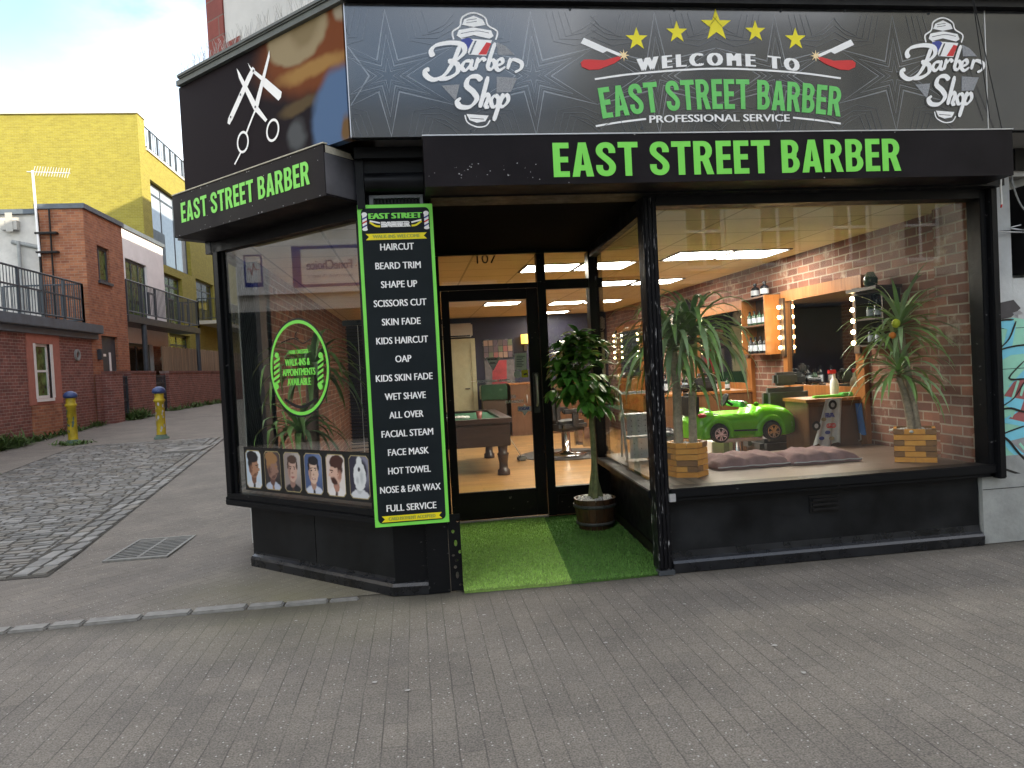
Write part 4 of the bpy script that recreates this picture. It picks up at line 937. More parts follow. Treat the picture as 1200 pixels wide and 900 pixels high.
# strip of six haircut portraits
t = thing('portrait_strip', 'black strip of six haircut portrait photos along bay window foot', 'poster', (-.9, 5.6, .6))
c4 = [bg_.px(285.5, 524, GD), bg_.px(434, 530, GD), bg_.px(437, 592, GD), bg_.px(287, 571.5, GD)]
pu0, pu1 = c4[0][0], c4[1][0]; pv1 = (c4[0][1]+c4[1][1])/2; pv0 = max((c4[2][1]+c4[3][1])/2, .597)
b = MB(); b.poly(bg_, [(pu0, pv0), (pu1, pv0), (pu1, pv1), (pu0, pv1)], GD+.001); b.build('backing', M_vblk, t)
def flat(n, c): return mat(n, c, .45, var=.08, scale=25)
M_gold = mat('gold_frame_print', (.34, .28, .15), .4, var=.3, scale=40)
pw = (pu1-pu0)/6
def softpic(name, fr, base, spots):
    """printed photograph: soft-edged colour areas laid over a base, positions in the frame's own metres"""
    m, nt, bb = _new(name); N = nt.nodes.new; L = nt.links.new
    g = N('ShaderNodeNewGeometry'); d1 = N('ShaderNodeVectorMath'); d1.operation = 'DOT_PRODUCT'; d1.inputs[1].default_value = tuple(fr.ux); L(g.outputs['Position'], d1.inputs[0])
    of = fr.o.dot(fr.ux); sp = N('ShaderNodeSeparateXYZ'); L(g.outputs['Position'], sp.inputs[0])
    cb = N('ShaderNodeCombineXYZ'); L(d1.outputs['Value'], cb.inputs[0]); L(sp.outputs[2], cb.inputs[1])
    nn = N('ShaderNodeTexNoise'); nn.inputs['Scale'].default_value = 45; nn.inputs['Detail'].default_value = 4; L(cb.outputs[0], nn.inputs[0])
    wa = N('ShaderNodeVectorMath'); wa.operation = 'MULTIPLY_ADD'; wa.inputs[1].default_value = (.02, .02, 0); L(nn.outputs['Color'], wa.inputs[0]); L(cb.outputs[0], wa.inputs[2])
    prev = None
    for (u_, v_, ru_, rv__, col, s0, s1, rot) in spots:
        mpn = N('ShaderNodeMapping'); mpn.vector_type = 'TEXTURE'; mpn.inputs['Location'].default_value = (u_+of+.01, v_+.01, 0); mpn.inputs['Rotation'].default_value = (0, 0, R(rot)); mpn.inputs['Scale'].default_value = (ru_, rv__, 1); L(wa.outputs[0], mpn.inputs[0])
        ln = N('ShaderNodeVectorMath'); ln.operation = 'LENGTH'; L(mpn.outputs[0], ln.inputs[0])
        mr = N('ShaderNodeMapRange'); mr.interpolation_type = 'SMOOTHSTEP'; mr.inputs['From Min'].default_value = s0; mr.inputs['From Max'].default_value = s1; mr.inputs['To Min'].default_value = 1; mr.inputs['To Max'].default_value = 0; L(ln.outputs['Value'], mr.inputs['Value'])
        mm = N('ShaderNodeMixRGB'); mm.inputs[2].default_value = tuple(col)+(1,); L(mr.outputs[0], mm.inputs[0])
        if prev is None: mm.inputs[1].default_value = tuple(base)+(1,)
        else: L(prev, mm.inputs[1])
        prev = mm.outputs[0]
    L(prev, bb.inputs['Base Color']); bb.inputs['Roughness'].default_value = .4
    return m
# (backdrop, second backdrop, skin, shaded skin, hair, shirt, facing)
faces = [((.45, .55, .66), (.62, .66, .70), (.36, .19, .12), (.16, .075, .05), (.018, .016, .018), (.55, .57, .62), 'R'), ((.035, .03, .03), (.07, .05, .05), (.26, .15, .115), (.12, .06, .05), (.30, .16, .07), (.42, .47, .58), 'R'), ((.26, .22, .21), (.40, .37, .36), (.50, .33, .27), (.28, .16, .13), (.07, .04, .03), (.02, .02, .025), 'F'),
         ((.06, .10, .22), (.12, .18, .35), (.60, .42, .33), (.36, .21, .16), (.016, .015, .018), (.52, .56, .66), 'F'), ((.68, .62, .60), (.60, .50, .46), (.60, .38, .30), (.40, .20, .15), (.06, .022, .018), (.70, .67, .67), 'L'), ((.03, .028, .05), (.20, .20, .28), (.66, .68, .70), (.45, .47, .50), (.03, .03, .05), (.60, .62, .66), 'M')]
for i, (bgc, bg2, skin, shade, hair, shirt, kind) in enumerate(faces):
    b = MB(); u0 = pu0+pw*i+pw*.10; u1 = u0+pw*.80; v0_ = pv0+(pv1-pv0)*.07; v1_ = pv0+(pv1-pv0)*.92; w = u1-u0; h = v1_-v0_
    sx_ = -1 if kind == 'L' else 1
    def S(a, c, ra, rc, col, s0=.8, s1=1.05, rot=0): return (u0+(.5+sx_*(a-.5))*w, v0_+c*h, ra*w, rc*h, col, s0, s1, rot*sx_)
    sp_ = [S(.85, .75, .5, .5, bg2, .3, 1.2), S(.5, -.02, .55, .24, shirt, .85, 1.05), S(.5, .0, .10, .26, hair if kind != 'M' else shirt, .3, 1.0), S(.48, .25, .17, .16, shade, .8, 1.1)]
    if kind in 'RL':
        sp_ += [S(.50, .56, .33, .30, skin, .92, 1.03), S(.44, .84, .40, .16, hair, .85, 1.08, -8), S(.26, .68, .17, .20, hair, .55, 1.1), S(.30, .50, .16, .16, shade, .3, 1.1), S(.40, .53, .07, .06, skin, .6, 1.1), S(.40, .53, .035, .035, shade, .4, 1.2), S(.84, .50, .06, .045, skin, .7, 1.1, 30),
                S(.72, .62, .11, .018, hair, .6, 1.2, 6), S(.72, .57, .05, .018, hair, .4, 1.2), S(.74, .42, .08, .02, shade, .4, 1.2), S(.56, .34, .20, .05, shade if kind == 'R' else hair, .4, 1.2, 25)]
        if kind == 'L': sp_ += [S(.60, .36, .22, .10, hair, .5, 1.1, 30)]
    elif kind == 'F':
        sp_ += [S(.5, .54, .29, .31, skin, .92, 1.03), S(.30, .52, .10, .28, shade, .2, 1.1), S(.5, .83, .31, .12, hair, .8, 1.1), S(.23, .68, .07, .13, hair, .5, 1.1), S(.77, .68, .07, .13, hair, .5, 1.1)]
        for a in (.38, .62): sp_ += [S(a, .64, .10, .015, hair, .5, 1.2), S(a, .585, .055, .022, (.03, .02, .02), .4, 1.2)]
        sp_ += [S(.5, .485, .07, .035, shade, .2, 1.2), S(.5, .37, .13, .028, (.34, .11, .10), .5, 1.2)]
        if i == 3: sp_ += [S(.5, .375, .08, .012, (.7, .68, .65), .5, 1.1)]
    else:
        sp_ += [S(.5, .66, .44, .30, hair, .8, 1.1), S(.52, .52, .33, .36, skin, .9, 1.03), S(.52, .84, .16, .16, skin, .7, 1.1), S(.5, .68, .08, .07, (.05, .05, .06), .5, 1.1), S(.62, .5, .12, .2, shade, .1, 1.2), S(.4, .42, .1, .12, shade, .1, 1.2)]
    UV = lambda a, c: (u0+a*w, v0_+c*h)
    oc = ((.12, 0), (.88, 0), (1, .08), (1, .92), (.88, 1), (.12, 1), (0, .92), (0, .08))
    b.fill(bg_, [[UV(.5+(a-.5)*1.035, .5+(c-.5)*1.03) for a, c in oc], [UV(.5+(a-.5)*.985, .5+(c-.5)*.985) for a, c in oc]], GD+.0022, M_gold)
    b.poly(bg_, [UV(a, c) for a, c in oc], GD+.0016, softpic('portrait_print_%d' % i, bg_, bgc, sp_))
    b.build('portrait', None, t)
# porch glass graphics
dg_ = Fr((0, DY-.0, 0), X_)
t = thing('door_number', 'thin dark numerals 107 on the glass above the door', 'number', (.7, DY, 2.5))
u_, v_ = dg_.px(570, 303, -.02); b = MB(); b.text(dg_, '107', u_, v_-.045, .088, -.018, M_vblk, width=.19); b.build('numerals', M_vblk, t)
gd = .002
M_paper = mat('white_paper', (.84, .84, .82), .7, var=.05)
t = thing('price_notice', 'small white printed notice taped inside the door glass', 'notice', (1.0, DY, 1.5))
def dpx(zx, zy): return dg_.px(510+zx*.1556, 340+zy*.1556, gd)
b = MB(); b.poly(dg_, [dpx(597, 476), dpx(688, 470), dpx(688, 598), dpx(605, 600)], gd); b.build('sheet', M_paper, t)
b = MB()
for k in range(7):
    p_ = dpx(612, 500+k*13); p2 = dpx(676-((k*37) % 25), 500+k*13); b.poly(dg_, [p_, p2, (p2[0], p2[1]+.006), (p_[0], p_[1]+.006)], gd+.0012)
b.build('print_lines', M_vblk, t)
t = thing('pennant_sticker', 'white downward triangle sticker on the door glass', 'sticker', (.72, DY, 1.5))
b = MB(); b.poly(dg_, [dpx(378, 508), dpx(490, 506), dpx(438, 606)], gd); b.build('triangle', M_paper, t)
b = MB(); b.text(dg_, 'BEWARE', *dpx(434, 527), .018, gd+.001, M_vblk, bold=.1); b.text(dg_, 'DOG', *dpx(435, 555), .016, gd+.001, M_vblk, bold=.1); b.build('lettering', M_vblk, t)
t = thing('yellow_sticker', 'small square yellow sticker at the handle side of the door glass', 'sticker', (1.05, DY, 1.4))
b = MB(); b.poly(dg_, [dpx(650, 602), dpx(698, 600), dpx(700, 655), dpx(652, 657)], gd); b.build('square', M_yel, t)
b = MB(); b.poly(dg_, [dpx(664, 630), dpx(690, 622), dpx(692, 636), dpx(668, 642)], gd+.001); b.build('mark', M_vblk, t)
t = thing('round_sticker', 'round white sticker beside the yellow square on door glass', 'sticker', (1.0, DY, 1.4))
b = MB(); c_ = dpx(620, 634); b.ellipse(dg_, c_[0], c_[1], .036, .037, gd); b.build('disc', M_paper, t)
t = thing('door_lettering', 'thin row of white lettering across the middle of the door glass', 'lettering', (.75, DY, 1.3))
b = MB(); a0, a1 = dpx(320, 690), dpx(560, 690); b.text(dg_, 'PROFESSIONAL BARBER', (a0[0]+a1[0])/2, a0[1]-.012, .024, gd, M_vwhite, bold=.1, width=a1[0]-a0[0])
for q0, q1 in ((270, 308), (570, 640)): p_ = dpx(q0, 690); p2 = dpx(q1, 686); b.poly(dg_, [p_, p2, (p2[0], p2[1]+.004), (p_[0], p_[1]+.004)], gd)
b.text(dg_, 'BARBERS', *dpx(600, 850), .030, gd, M_vwhite, bold=.05, width=.17); b.text(dg_, '10', *dpx(590, 815), .035, gd, M_vwhite, bold=.1); b.build('letters', M_vwhite, t)
t = thing('white_badge_sticker', 'jagged white badge sticker low by the door handle', 'sticker', (1.02, DY, 1.1))
b = MB(); dq = lambda zx, zy: dg_.px(510+zx*.1777, 460+zy*.1777, gd)
b.poly(dg_, [dq(545, 92), dq(580, 92), dq(588, 75), dq(600, 90), dq(632, 90), dq(632, 122), dq(608, 124), dq(590, 155), dq(575, 125), dq(546, 122)], gd); b.build('badge', M_paper, t)
b = MB(); b.text(dg_, 'EDGAR', *dq(588, 116), .03, gd+.001, M_blue, bold=.1, width=.10); b.build('lettering', M_blue, t)
t = thing('opening_times_lettering', 'white opening times lettering on sidelight glass behind the small tree', 'lettering', (1.5, DY, 1.6))
b = MB(); oq = lambda zx, zy: dg_.px(630+zx*.1555, 300+zy*.1555, -.02)
a0 = oq(104, 692); b.text(dg_, 'OPENING TIMES', a0[0], a0[1], .045, -.018, M_vwhite, align='L', bold=.12, width=.36); p_ = oq(104, 702); b.poly(dg_, [p_, (p_[0]+.36, p_[1]), (p_[0]+.36, p_[1]-.006), (p_[0], p_[1]-.006)], -.018)
for s_, zx, zy in (('MON - SAT', 140, 780), ('09:00 - 19:00', 130, 832), ('SUN 10 - 17', 110, 880)): a0 = oq(zx, zy); b.text(dg_, s_, a0[0], a0[1], .044, -.018, M_vwhite, align='L', bold=.12)
b.build('letters', M_vwhite, t)

# ================================================================== PORCH: mats and small tree
def grass(name, label, poly, c, seed, z=.016):
    a_, c_ = poly[0], poly[1]; rg = random.Random(seed+50)
    poly = [a_]+[(a_[0]+(c_[0]-a_[0])*k/9, a_[1]+(c_[1]-a_[1])*k/9-rg.uniform(0, .012)) for k in range(1, 9)]+poly[1:]
    M_ = mat(name+'_fibre', c, .8, var=.28, scale=30); M_b = mat(name+'_backing', tuple(q*.5 for q in c), .95, var=.3, scale=60)
    t = thing(name, label, 'grass mat', (poly[0][0], poly[0][1], 0))
    b = MB(); n = len(poly); b.add([(x, y, -.004) for x, y in poly]+[(x, y, z) for x, y in poly], [list(range(n, 2*n))]+[(i, (i+1) % n, n+(i+1) % n, n+i) for i in range(n)]); b.build('backing', M_b, t)
    rng = random.Random(seed); x0, x1 = min(p[0] for p in poly), max(p[0] for p in poly); y0, y1 = min(p[1] for p in poly), max(p[1] for p in poly)
    vs, fs = [], []; k = 0; N_ = int(17000*(x1-x0)*(y1-y0))
    for _ in range(N_):
        x, y = rng.uniform(x0, x1), rng.uniform(y0, y1)
        ok = all((poly[(i+1) % n][0]-poly[i][0])*(y-poly[i][1])-(poly[(i+1) % n][1]-poly[i][1])*(x-poly[i][0]) > 0 for i in range(9, n)) and y > poly[0][1]-.012+.006*math.sin(x*40)
        if not ok: continue
        a = rng.uniform(0, 6.28); w = rng.uniform(.002, .004); h = rng.uniform(.009, .018); l = rng.uniform(0, .012)
        dx, dy = math.cos(a)*w, math.sin(a)*w
        vs += [(x-dx, y-dy, z-.002), (x+dx, y+dy, z-.002), (x-dy/w*l, y+dx/w*l, z+h)]; fs.append((k, k+1, k+2)); k += 3
    b = MB(); b.add(vs, fs); b.build('pile', M_, t, kind='stuff')
A_ = gz(668, 681); B_ = gz(640, 611)
xm0, xm1 = A_.x, B_.x
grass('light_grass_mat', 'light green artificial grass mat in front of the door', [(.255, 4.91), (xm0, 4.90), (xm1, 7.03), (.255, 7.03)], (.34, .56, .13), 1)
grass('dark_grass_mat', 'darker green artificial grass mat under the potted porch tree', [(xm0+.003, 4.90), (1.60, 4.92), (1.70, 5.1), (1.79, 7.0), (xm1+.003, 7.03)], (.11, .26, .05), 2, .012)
M_peb = mat('white_pebbles', (.66, .64, .60), .7, var=.15, scale=60)
def pebbles(cx, cy, z, r, n, seed, parent, square=False):
    rng = random.Random(seed); b = MB()
    for _ in range(n):
        if square: x, y = cx+rng.uniform(-r, r), cy+rng.uniform(-r, r)
        else:
            a = rng.uniform(0, 6.283); q = r*math.sqrt(rng.random()); x, y = cx+q*math.cos(a), cy+q*math.sin(a)
        s = rng.uniform(.010, .018); b.ball((x, y, z+rng.uniform(0, .012)), s, s*rng.uniform(.7, 1.2), s*.7, 6)
    b.build('pebbles', M_peb, parent)
M_barrel = woodmat('barrel_staves', (.035, .016, .008), (.11, .05, .022), axis=2, scale=5, rough=.5)
M_bark = mat('grey_green_bark', (.20, .22, .10), .8, var=.3, scale=25, bump=.4)
M_leafd = mat('glossy_green_leaf', (.075, .23, .035), .35, var=.5, scale=7); M_leafl = mat('light_green_leaf', (.15, .36, .055), .38, var=.35, scale=9)
TX, TY = 1.535, 6.43
t = thing('porch_tree', 'leafy money tree with twisted trunk in wooden barrel pot by the door', 'potted tree', (TX, TY, 0))
b = MB()
for k in range(18):
    a0, a1 = 2*math.pi*k/18+.012, 2*math.pi*(k+1)/18-.012; pr = [(.145, .012), (.168, .10), (.183, .20), (.186, .285), (.165, .285), (.15, .05)]
    vs = [(TX+r*math.cos(a), TY+r*math.sin(a), z) for r, z in pr for a in (a0, a1)]
    b.add(vs, [(2*i, 2*i+1, 2*((i+1) % 6)+1, 2*((i+1) % 6)) for i in range(6)])
pot = b.build('barrel_pot', M_barrel, t)
b = MB()
for z, r in ((.07, .166), (.225, .189)): b.lathe([(r, z-.014), (r+.004, z-.013), (r+.004, z+.013), (r, z+.014)], (TX, TY, 0), 28)
b.build('hoop', M_iron, pot)
b = MB(); b.lathe([(.001, .20), (.16, .20), (.16, .262), (.001, .268)], (TX, TY, 0), 18); b.build('soil', M_sand, t)
pebbles(TX, TY, .272, .150, 170, 4, t)
b = MB()
for ph in (0, 2.1, 4.2):
    pts = [(TX+.01+(.045*max(0, 1-z_/.35)**1.5+.010)*math.cos(ph+z_*4), TY+(.045*max(0, 1-z_/.35)**1.5+.010)*math.sin(ph+z_*4), .24+z_) for z_ in [i*.06 for i in range(16)]]
    b.tube(pts, [.016+.016*max(0, 1-i/5) for i in range(16)], 8)
rng = random.Random(21); tips = []
top = Vector((TX-.045, TY, 1.16))
for k in range(16):
    a = k*2.4; z_ = rng.uniform(.05, .50); q = rng.uniform(.07, .20)*(1-.75*(z_/.5)**1.5); tip = top+Vector((q*math.cos(a)-.05*(1-z_), q*math.sin(a)*.8, z_)); mid = top.lerp(tip, .5)+Vector((0, 0, .06))
    b.tube([top+Vector((0, 0, -.15)), mid, tip], [.011, .007, .004], 5); tips.append(tip)
b.build('trunk', M_bark, t)
def leaflet(b, p, d, l, w, droop, mt, seg=4):
    """pointed blade with a fold along the midrib"""
    d = d.normalized(); side = d.cross(Vector((0, 0, 1)))
    if side.length < .1: side = Vector((1, 0, 0))
    side.normalize(); vs = []; q = p.copy(); dd = d.copy()
    for i in range(seg+1):
        f = i/seg; ww = w*math.sin(math.pi*min(1, f*.88+.08))**.8
        up = side.cross(dd).normalized()
        vs += [q-side*ww+up*ww*.35, q.copy(), q+side*ww+up*ww*.35]
        dd = (dd+Vector((0, 0, -droop/seg))).normalized(); q = q+dd*(l/seg)
    b.add(vs, [(3*i, 3*i+1, 3*i+4, 3*i+3) for i in range(seg)]+[(3*i+1, 3*i+2, 3*i+5, 3*i+4) for i in range(seg)], mt, True)
b = MB()
for tip in tips:
    for c in range(5):
        o_ = tip+Vector((rng.uniform(-.12, .12), rng.uniform(-.10, .10), rng.uniform(-.12, .12))); out = (o_-top-Vector((0, 0, .15))); out.z *= .5; out.normalize()
        mt_ = M_leafl if rng.random() < .35 else M_leafd; n_ = rng.randint(5, 6); a0 = rng.uniform(0, 6)
        for k in range(n_):
            a = a0+2*math.pi*k/n_; dv = Vector((math.cos(a), math.sin(a), .15))*.9+out*.7
            leaflet(b, o_, dv, rng.uniform(.12, .20), rng.uniform(.026, .042), rng.uniform(.6, 1.5), mt_)
b.build('crown', None, t)

# ================================================================== INSIDE THE SHOP
# ceiling light panels
M_lamp = mat('lit_diffuser', (1, .98, .94), .5, var=.0, emit=9.0)
def ceil_light(x, y, label, n=1):
    t = thing('ceiling_light', label, 'ceiling light', (x, y, CH), 'square ceiling light panels')
    b = MB(); b.box(x-.284, x+.284, y-.284, y+.284, CH-.006, CH-.002); b.build('diffuser', M_lamp, t)
    b = MB(); fr_ = Fr((x, y, CH), X_, (0, -1, 0)); b.slab(fr_, [[(-.31, -.31), (.31, -.31), (.31, .31), (-.31, .31)], [(-.285, -.285), (.285, -.285), (.285, .285), (-.285, .285)]], -.01, .012); b.build('frame', M_steel, t)
LP = [(3.03, 7.52, 'left of the two ceiling light panels seen through the big window top'), (3.65, 7.55, 'right of the two ceiling light panels high in the big window'),
      (1.55, 8.10, 'ceiling light panel seen above the porch sidelight, nearest the door, left one'), (2.17, 8.10, 'ceiling light panel nearest the porch side window, beside the one over the sidelight'),
      (2.75, 9.95, 'ceiling light panel behind the tall white glazing bead, left of a pair'), (3.40, 9.95, 'ceiling light panel just right of the centre post, second row'),
      (2.75, 12.9, 'ceiling light panel low in the sidelight, third row'), (3.40, 12.9, 'ceiling light panel of the third row, beside the side wall'),
      (1.55, 12.5, 'ceiling light panel visible through the top of the door glass'), (2.95, 15.2, 'farthest ceiling light panel over the rear of the shop')]
for x, y, l in LP: ceil_light(x, y, l)
M_oak = woodmat('orange_brown_veneer', (.24, .085, .022), (.38, .15, .045), axis=2, scale=4, rough=.38)
M_cab = woodmat('brown_cabinet_laminate', (.105, .045, .020), (.16, .072, .034), axis=2, scale=3, rough=.42)
M_mirror = mat('mirror_silver', (.70, .72, .72), .03, 1.0, var=.0, rv=0)
M_bulb = mat('lit_bulb', (1, .76, .42), .4, var=0, emit=11)
M_strip = mat('dark_bulb_strip', (.05, .03, .02), .5, var=.2)
XW = XR-.001
def bulbs(t, x, y, z0, z1, n):
    b = MB(); b.box(x-.012, x+.012, y-.045, y+.045, z0-.10, z1+.10); st = b.build('bulb_strip', M_strip, t)
    for k in range(n):
        z = z0+(z1-z0)*k/(n-1); b = MB(); b.ball((x-.040, y, z), .021, n=10); b.build('bulb', M_bulb, t)
def station(label, y0, y1, near, far, z0=1.12, z1=2.06):
    t = thing('vanity_mirror', label, 'mirror', (XW, (y0+y1)/2, z0))
    b = MB(); b.box(XW-.022, XW-.014, y0, y1, z0, z1); b.build('glass', M_mirror, t)
    b = MB(); b.box(XW-.05, XW, y0-.13, y0, .5, z1+.12); b.box(XW-.05, XW, y1, y1+.10, .5, z1+.12); b.box(XW-.05, XW, y0, y1, z1, z1+.12); b.box(XW-.03, XW, y0, y1, .5, z0); b.build('frame', M_oak, t)
    if near: bulbs(t, XW-.063, y0-.065, 1.54, 1.96, 5)
    if far: bulbs(t, XW-.063, y1+.05, 1.54, 2.0, 5)
station('mirror with two columns of lit bulbs behind the right-hand potted plant', 6.60, 7.90, True, True)
station('bulb-lit mirror on brick wall partly hidden by the left potted plant', 8.95, 10.6, True, True)
station('farthest bulb-lit mirror, seen through the porch side window', 13.4, 14.9, True, True)
# wall shelf between the mirrors
t = thing('bottle_shelf', 'orange brown open wall cupboard of bottles between two lit mirrors', 'shelf', (XW, 8.4, 1.46))
sx0, sy0, sy1, sz0, sz1 = XW-.20, 8.10, 8.72, 1.47, 2.16
b = MB(); b.box(sx0, XW, sy0, sy0+.022, sz0, sz1); b.box(sx0, XW, sy1-.022, sy1, sz0, sz1); b.build('side_panel', M_oak, t)
b = MB()
for z in (sz0, sz0+.34, sz1-.02): b.box(sx0, XW, sy0+.022, sy1-.022, z, z+.018)
b.build('shelf_board', M_cab, t)
b = MB(); b.box(XW-.012, XW, sy0+.022, sy1-.022, sz0+.018, sz1-.02); b.build('back_panel', M_strip, t)
M_btl = mat('black_bottle_plastic', (.012, .014, .02), .25, var=.2); M_lab = mat('pale_bottle_label', (.45, .5, .58), .5, var=.2); M_gbt = mat('dark_green_bottle', (.02, .06, .035), .2, var=.2)
def bottle(x, y, z, h, r, m, label, group):
    t = thing('bottle', label, 'bottle', (x, y, z), group)
    b = MB(); b.lathe([(r*.9, z), (r, z+.01), (r, z+h*.62), (r*.8, z+h*.70), (r*.35, z+h*.76), (r*.35, z+h*.84)], (x, y, 0), 12, m); b.lathe([(r*.45, z+h*.84), (r*.45, z+h)], (x, y, 0), 10, M_btl); b.build('body', None, t)
    b = MB(); b.lathe([(r*1.02, z+h*.15), (r*1.02, z+h*.5)], (x, y, 0), 12); b.build('label', M_lab, t)
    return t
for k in range(4): bottle(sx0+.05, sy0+.10+k*.13, sz0+.019, .20, .033, M_btl, 'dark bottle with pale label on the lower board of the wall cupboard', 'bottles on the lower cupboard board')
for k in range(4): bottle(sx0+.05, sy0+.10+k*.13, sz0+.359, .17, .030, M_gbt, 'green black bottle on the upper board of the wall cupboard', 'bottles on the upper cupboard board')
for k in range(2): bottle(sx0+.08, sy0+.14+k*.24, sz1, .17, .05, M_btl, ['dark tin on top of the wall cupboard, nearer the front', 'dark tin on top of the wall cupboard, farther back'][k], 'tins on the wall cupboard')
# counters
def cabinet(name, label, x0, x1, y0, y1, z1, hand=(), z0=.03):
    t = thing(name, label, 'cabinet', ((x0+x1)/2, (y0+y1)/2, z0))
    b = MB(); b.box(x0+.012, x1, y0+.012, y1, z0, z1-.03); b.build('carcass', M_cab, t)
    b = MB(); b.box(x0-.01, x1, y0-.01, y1, z1-.03, z1); b.build('worktop', M_oak, t)
    n = max(1, round((x1-x0)/.45)); w = (x1-x0)/n
    for k in range(n):
        b = MB(); b.box(x0+k*w+.015, x0+(k+1)*w-.004, y0, y0+.011, z0+.08, z1-.045); d = b.build('door', M_cab, t)
        b = MB(); hx = x0+k*w+(.06 if k % 2 else w-.06); b.tube([(hx, y0, z1-.42), (hx, y0-.03, z1-.41), (hx, y0-.03, z1-.26), (hx, y0, z1-.25)], .008, 6); b.build('handle', M_alu, d)
    return t
cabinet('cabinet', 'brown two door cabinet with worktop behind the right planter', 3.66, 4.235, 6.56, 7.0, 1.03)
cabinet('counter', 'long brown counter behind the green toy car', 2.95, 4.18, 8.8, 9.4, 1.04)
cabinet('counter', 'brown counter at the rear of the shop beside the door', 1.95, 4.0, 15.2, 15.85, 1.12)
# tools and bottles on the rear counter
rng = random.Random(33)
for k in range(9):
    bottle(3.05+k*.115+rng.uniform(-.02, .02), 9.0+rng.uniform(-.08, .12), 1.04, rng.uniform(.14, .26), rng.uniform(.028, .042), [M_btl, M_btl, M_gbt][k % 3], 'dark hair product bottle standing on the long rear counter', 'bottles on the rear counter')
def bag(name, label, cat, x, y, z, sx, sy, sz, m):
    t = thing(name, label, cat, (x, y, z)); b = MB(); b.box(x-sx/2, x+sx/2, y-sy/2, y+sy/2, z, z+sz, None, min(sx, sy, sz)*.28); b.build('body', m, t)
    b = MB(); b.tube([(x-sx*.25, y, z+sz*.97), (x-sx*.2, y, z+sz*1.22), (x+sx*.2, y, z+sz*1.22), (x+sx*.25, y, z+sz*.97)], .012, 6); b.build('handle', M_btl, t)
M_fab = mat('black_leatherette', (.02, .02, .022), .45, var=.3, bump=.1)
bag('tool_bag', 'black tool bag on rear counter in front of the dark mirror', 'bag', 3.62, 8.98, 1.04, .30, .2, .18, M_fab)
# barber chairs
M_chr = mat('chrome', (.6, .6, .62), .15, 1.0, var=.05)
M_greych = mat('grey_leatherette', (.085, .09, .095), .45, var=.25, bump=.1)
def barber_chair(x, y, rz, label, m):
    t = thing('barber_chair', label, 'barber chair', (x, y, .03)); c, s_ = math.cos(rz), math.sin(rz)
    def T(b): b.v = [(x+(p[0]*c-p[1]*s_), y+(p[0]*s_+p[1]*c), p[2]) for p in b.v]; return b
    b = MB(); b.lathe([(.32, .03), (.32, .05), (.10, .08), (.07, .10), (.07, .42)], (0, 0, 0), 20); T(b).build('pedestal', M_chr, t)
    b = MB(); b.box(-.27, .27, -.27, .25, .42, .58, None, .05); T(b).build('seat', m, t)
    b = MB(); b.box(-.25, .25, .20, .34, .56, 1.12, None, .05); T(b).build('backrest', m, t)
    for q in (-1, 1):
        b = MB(); b.box(q*.31-.04, q*.31+.04, -.25, .22, .70, .77, None, .02); b.box(q*.31-.02, q*.31+.02, -.05, .05, .5, .7); T(b).build('armrest', m, t)
    b = MB(); b.box(-.13, .13, .23, .33, 1.14, 1.28, None, .03); T(b).build('headrest', m, t)
    b = MB(); b.box(-.18, .18, -.52, -.42, .12, .16); b.box(-.15, -.11, -.45, -.25, .14, .44); b.box(.11, .15, -.45, -.25, .14, .44); T(b).build('footrest', M_chr, t)
barber_chair(3.86, 7.62, R(180), 'grey barber chair between the toy car and the cape-hung cabinet', M_greych)
barber_chair(2.35, 11.6, R(110), 'black barber chair seen through the sidelight behind the porch tree', M_fab)
t = thing('floor_mat', 'round dark rubber mat under the black barber chair', 'mat', (2.35, 11.6, .03)); b = MB(); b.lathe([(.75, .031), (.75, .042)], (2.35, 11.6, 0), 28); b.build('disc', M_fab, t)
# hanging cape and cloth on the near cabinet
def cloth(name, label, x0, x1, y, z0, z1, m, seed, taper=1.0, skew=0, sag=0):
    t = thing(name, label, 'cloth', ((x0+x1)/2, y, z1)); rng = random.Random(seed); nx, nz_ = 14, 14; vs = []; ph = rng.uniform(0, 6)
    for j in range(nz_+1):
        f = j/nz_
        for i in range(nx+1):
            a = i/nx-.5; w = (x1-x0)*(1-(1-taper)*(1-f)); x = (x0+x1)/2+a*w+skew*(1-f)
            z = z0+(z1-z0)*f-sag*(abs(a)*2)**1.5*(1-f)*-1 - .03*math.sin(a*9+ph)*(1-f)
            vs.append((x, y-.012-.028*(1-f*.6)*(1+math.sin(a*16+ph+f*1.5)), z))
    n1 = nx+1
    b = MB(); fs = [(j*n1+i, j*n1+i+1, (j+1)*n1+i+1, (j+1)*n1+i) for j in range(nz_) for i in range(nx)]
    b.add(vs, fs, None, True); b.add([(p[0], p[1]+.005, p[2]) for p in vs], [f[::-1] for f in fs], None, True); b.build('sheet', m, t)
    return t
M_cape = mat('white_cape_cloth', (.58, .58, .57), .8, var=.12, scale=20); M_bcl = mat('blue_cloth', (.03, .15, .45), .8, var=.25, scale=12)
YC = 6.545
p0 = at(968, 470, YC); p1 = at(986, 470, YC); pb_ = at(965, 522, YC)
t = cloth('printed_cape', 'white childs cape printed with racing wheels and lettering', p0.x-.02, p1.x, YC, pb_.z, p0.z+.02, M_cape, 3, 1.55, -.10)
cf = Fr((0, YC-.075, 0), X_)
cq = lambda zx, zy: cf.px(900+zx*.2333, 320+zy*.2333)
b = MB(); b.text(cf, 'RA', *cq(312, 725), .045, 0, M_blue, bold=.2, width=.08); b.text(cf, 'GO', *cq(318, 778), .045, 0, M_red, bold=.2, width=.08); b.build('lettering', None, t)
b = MB()
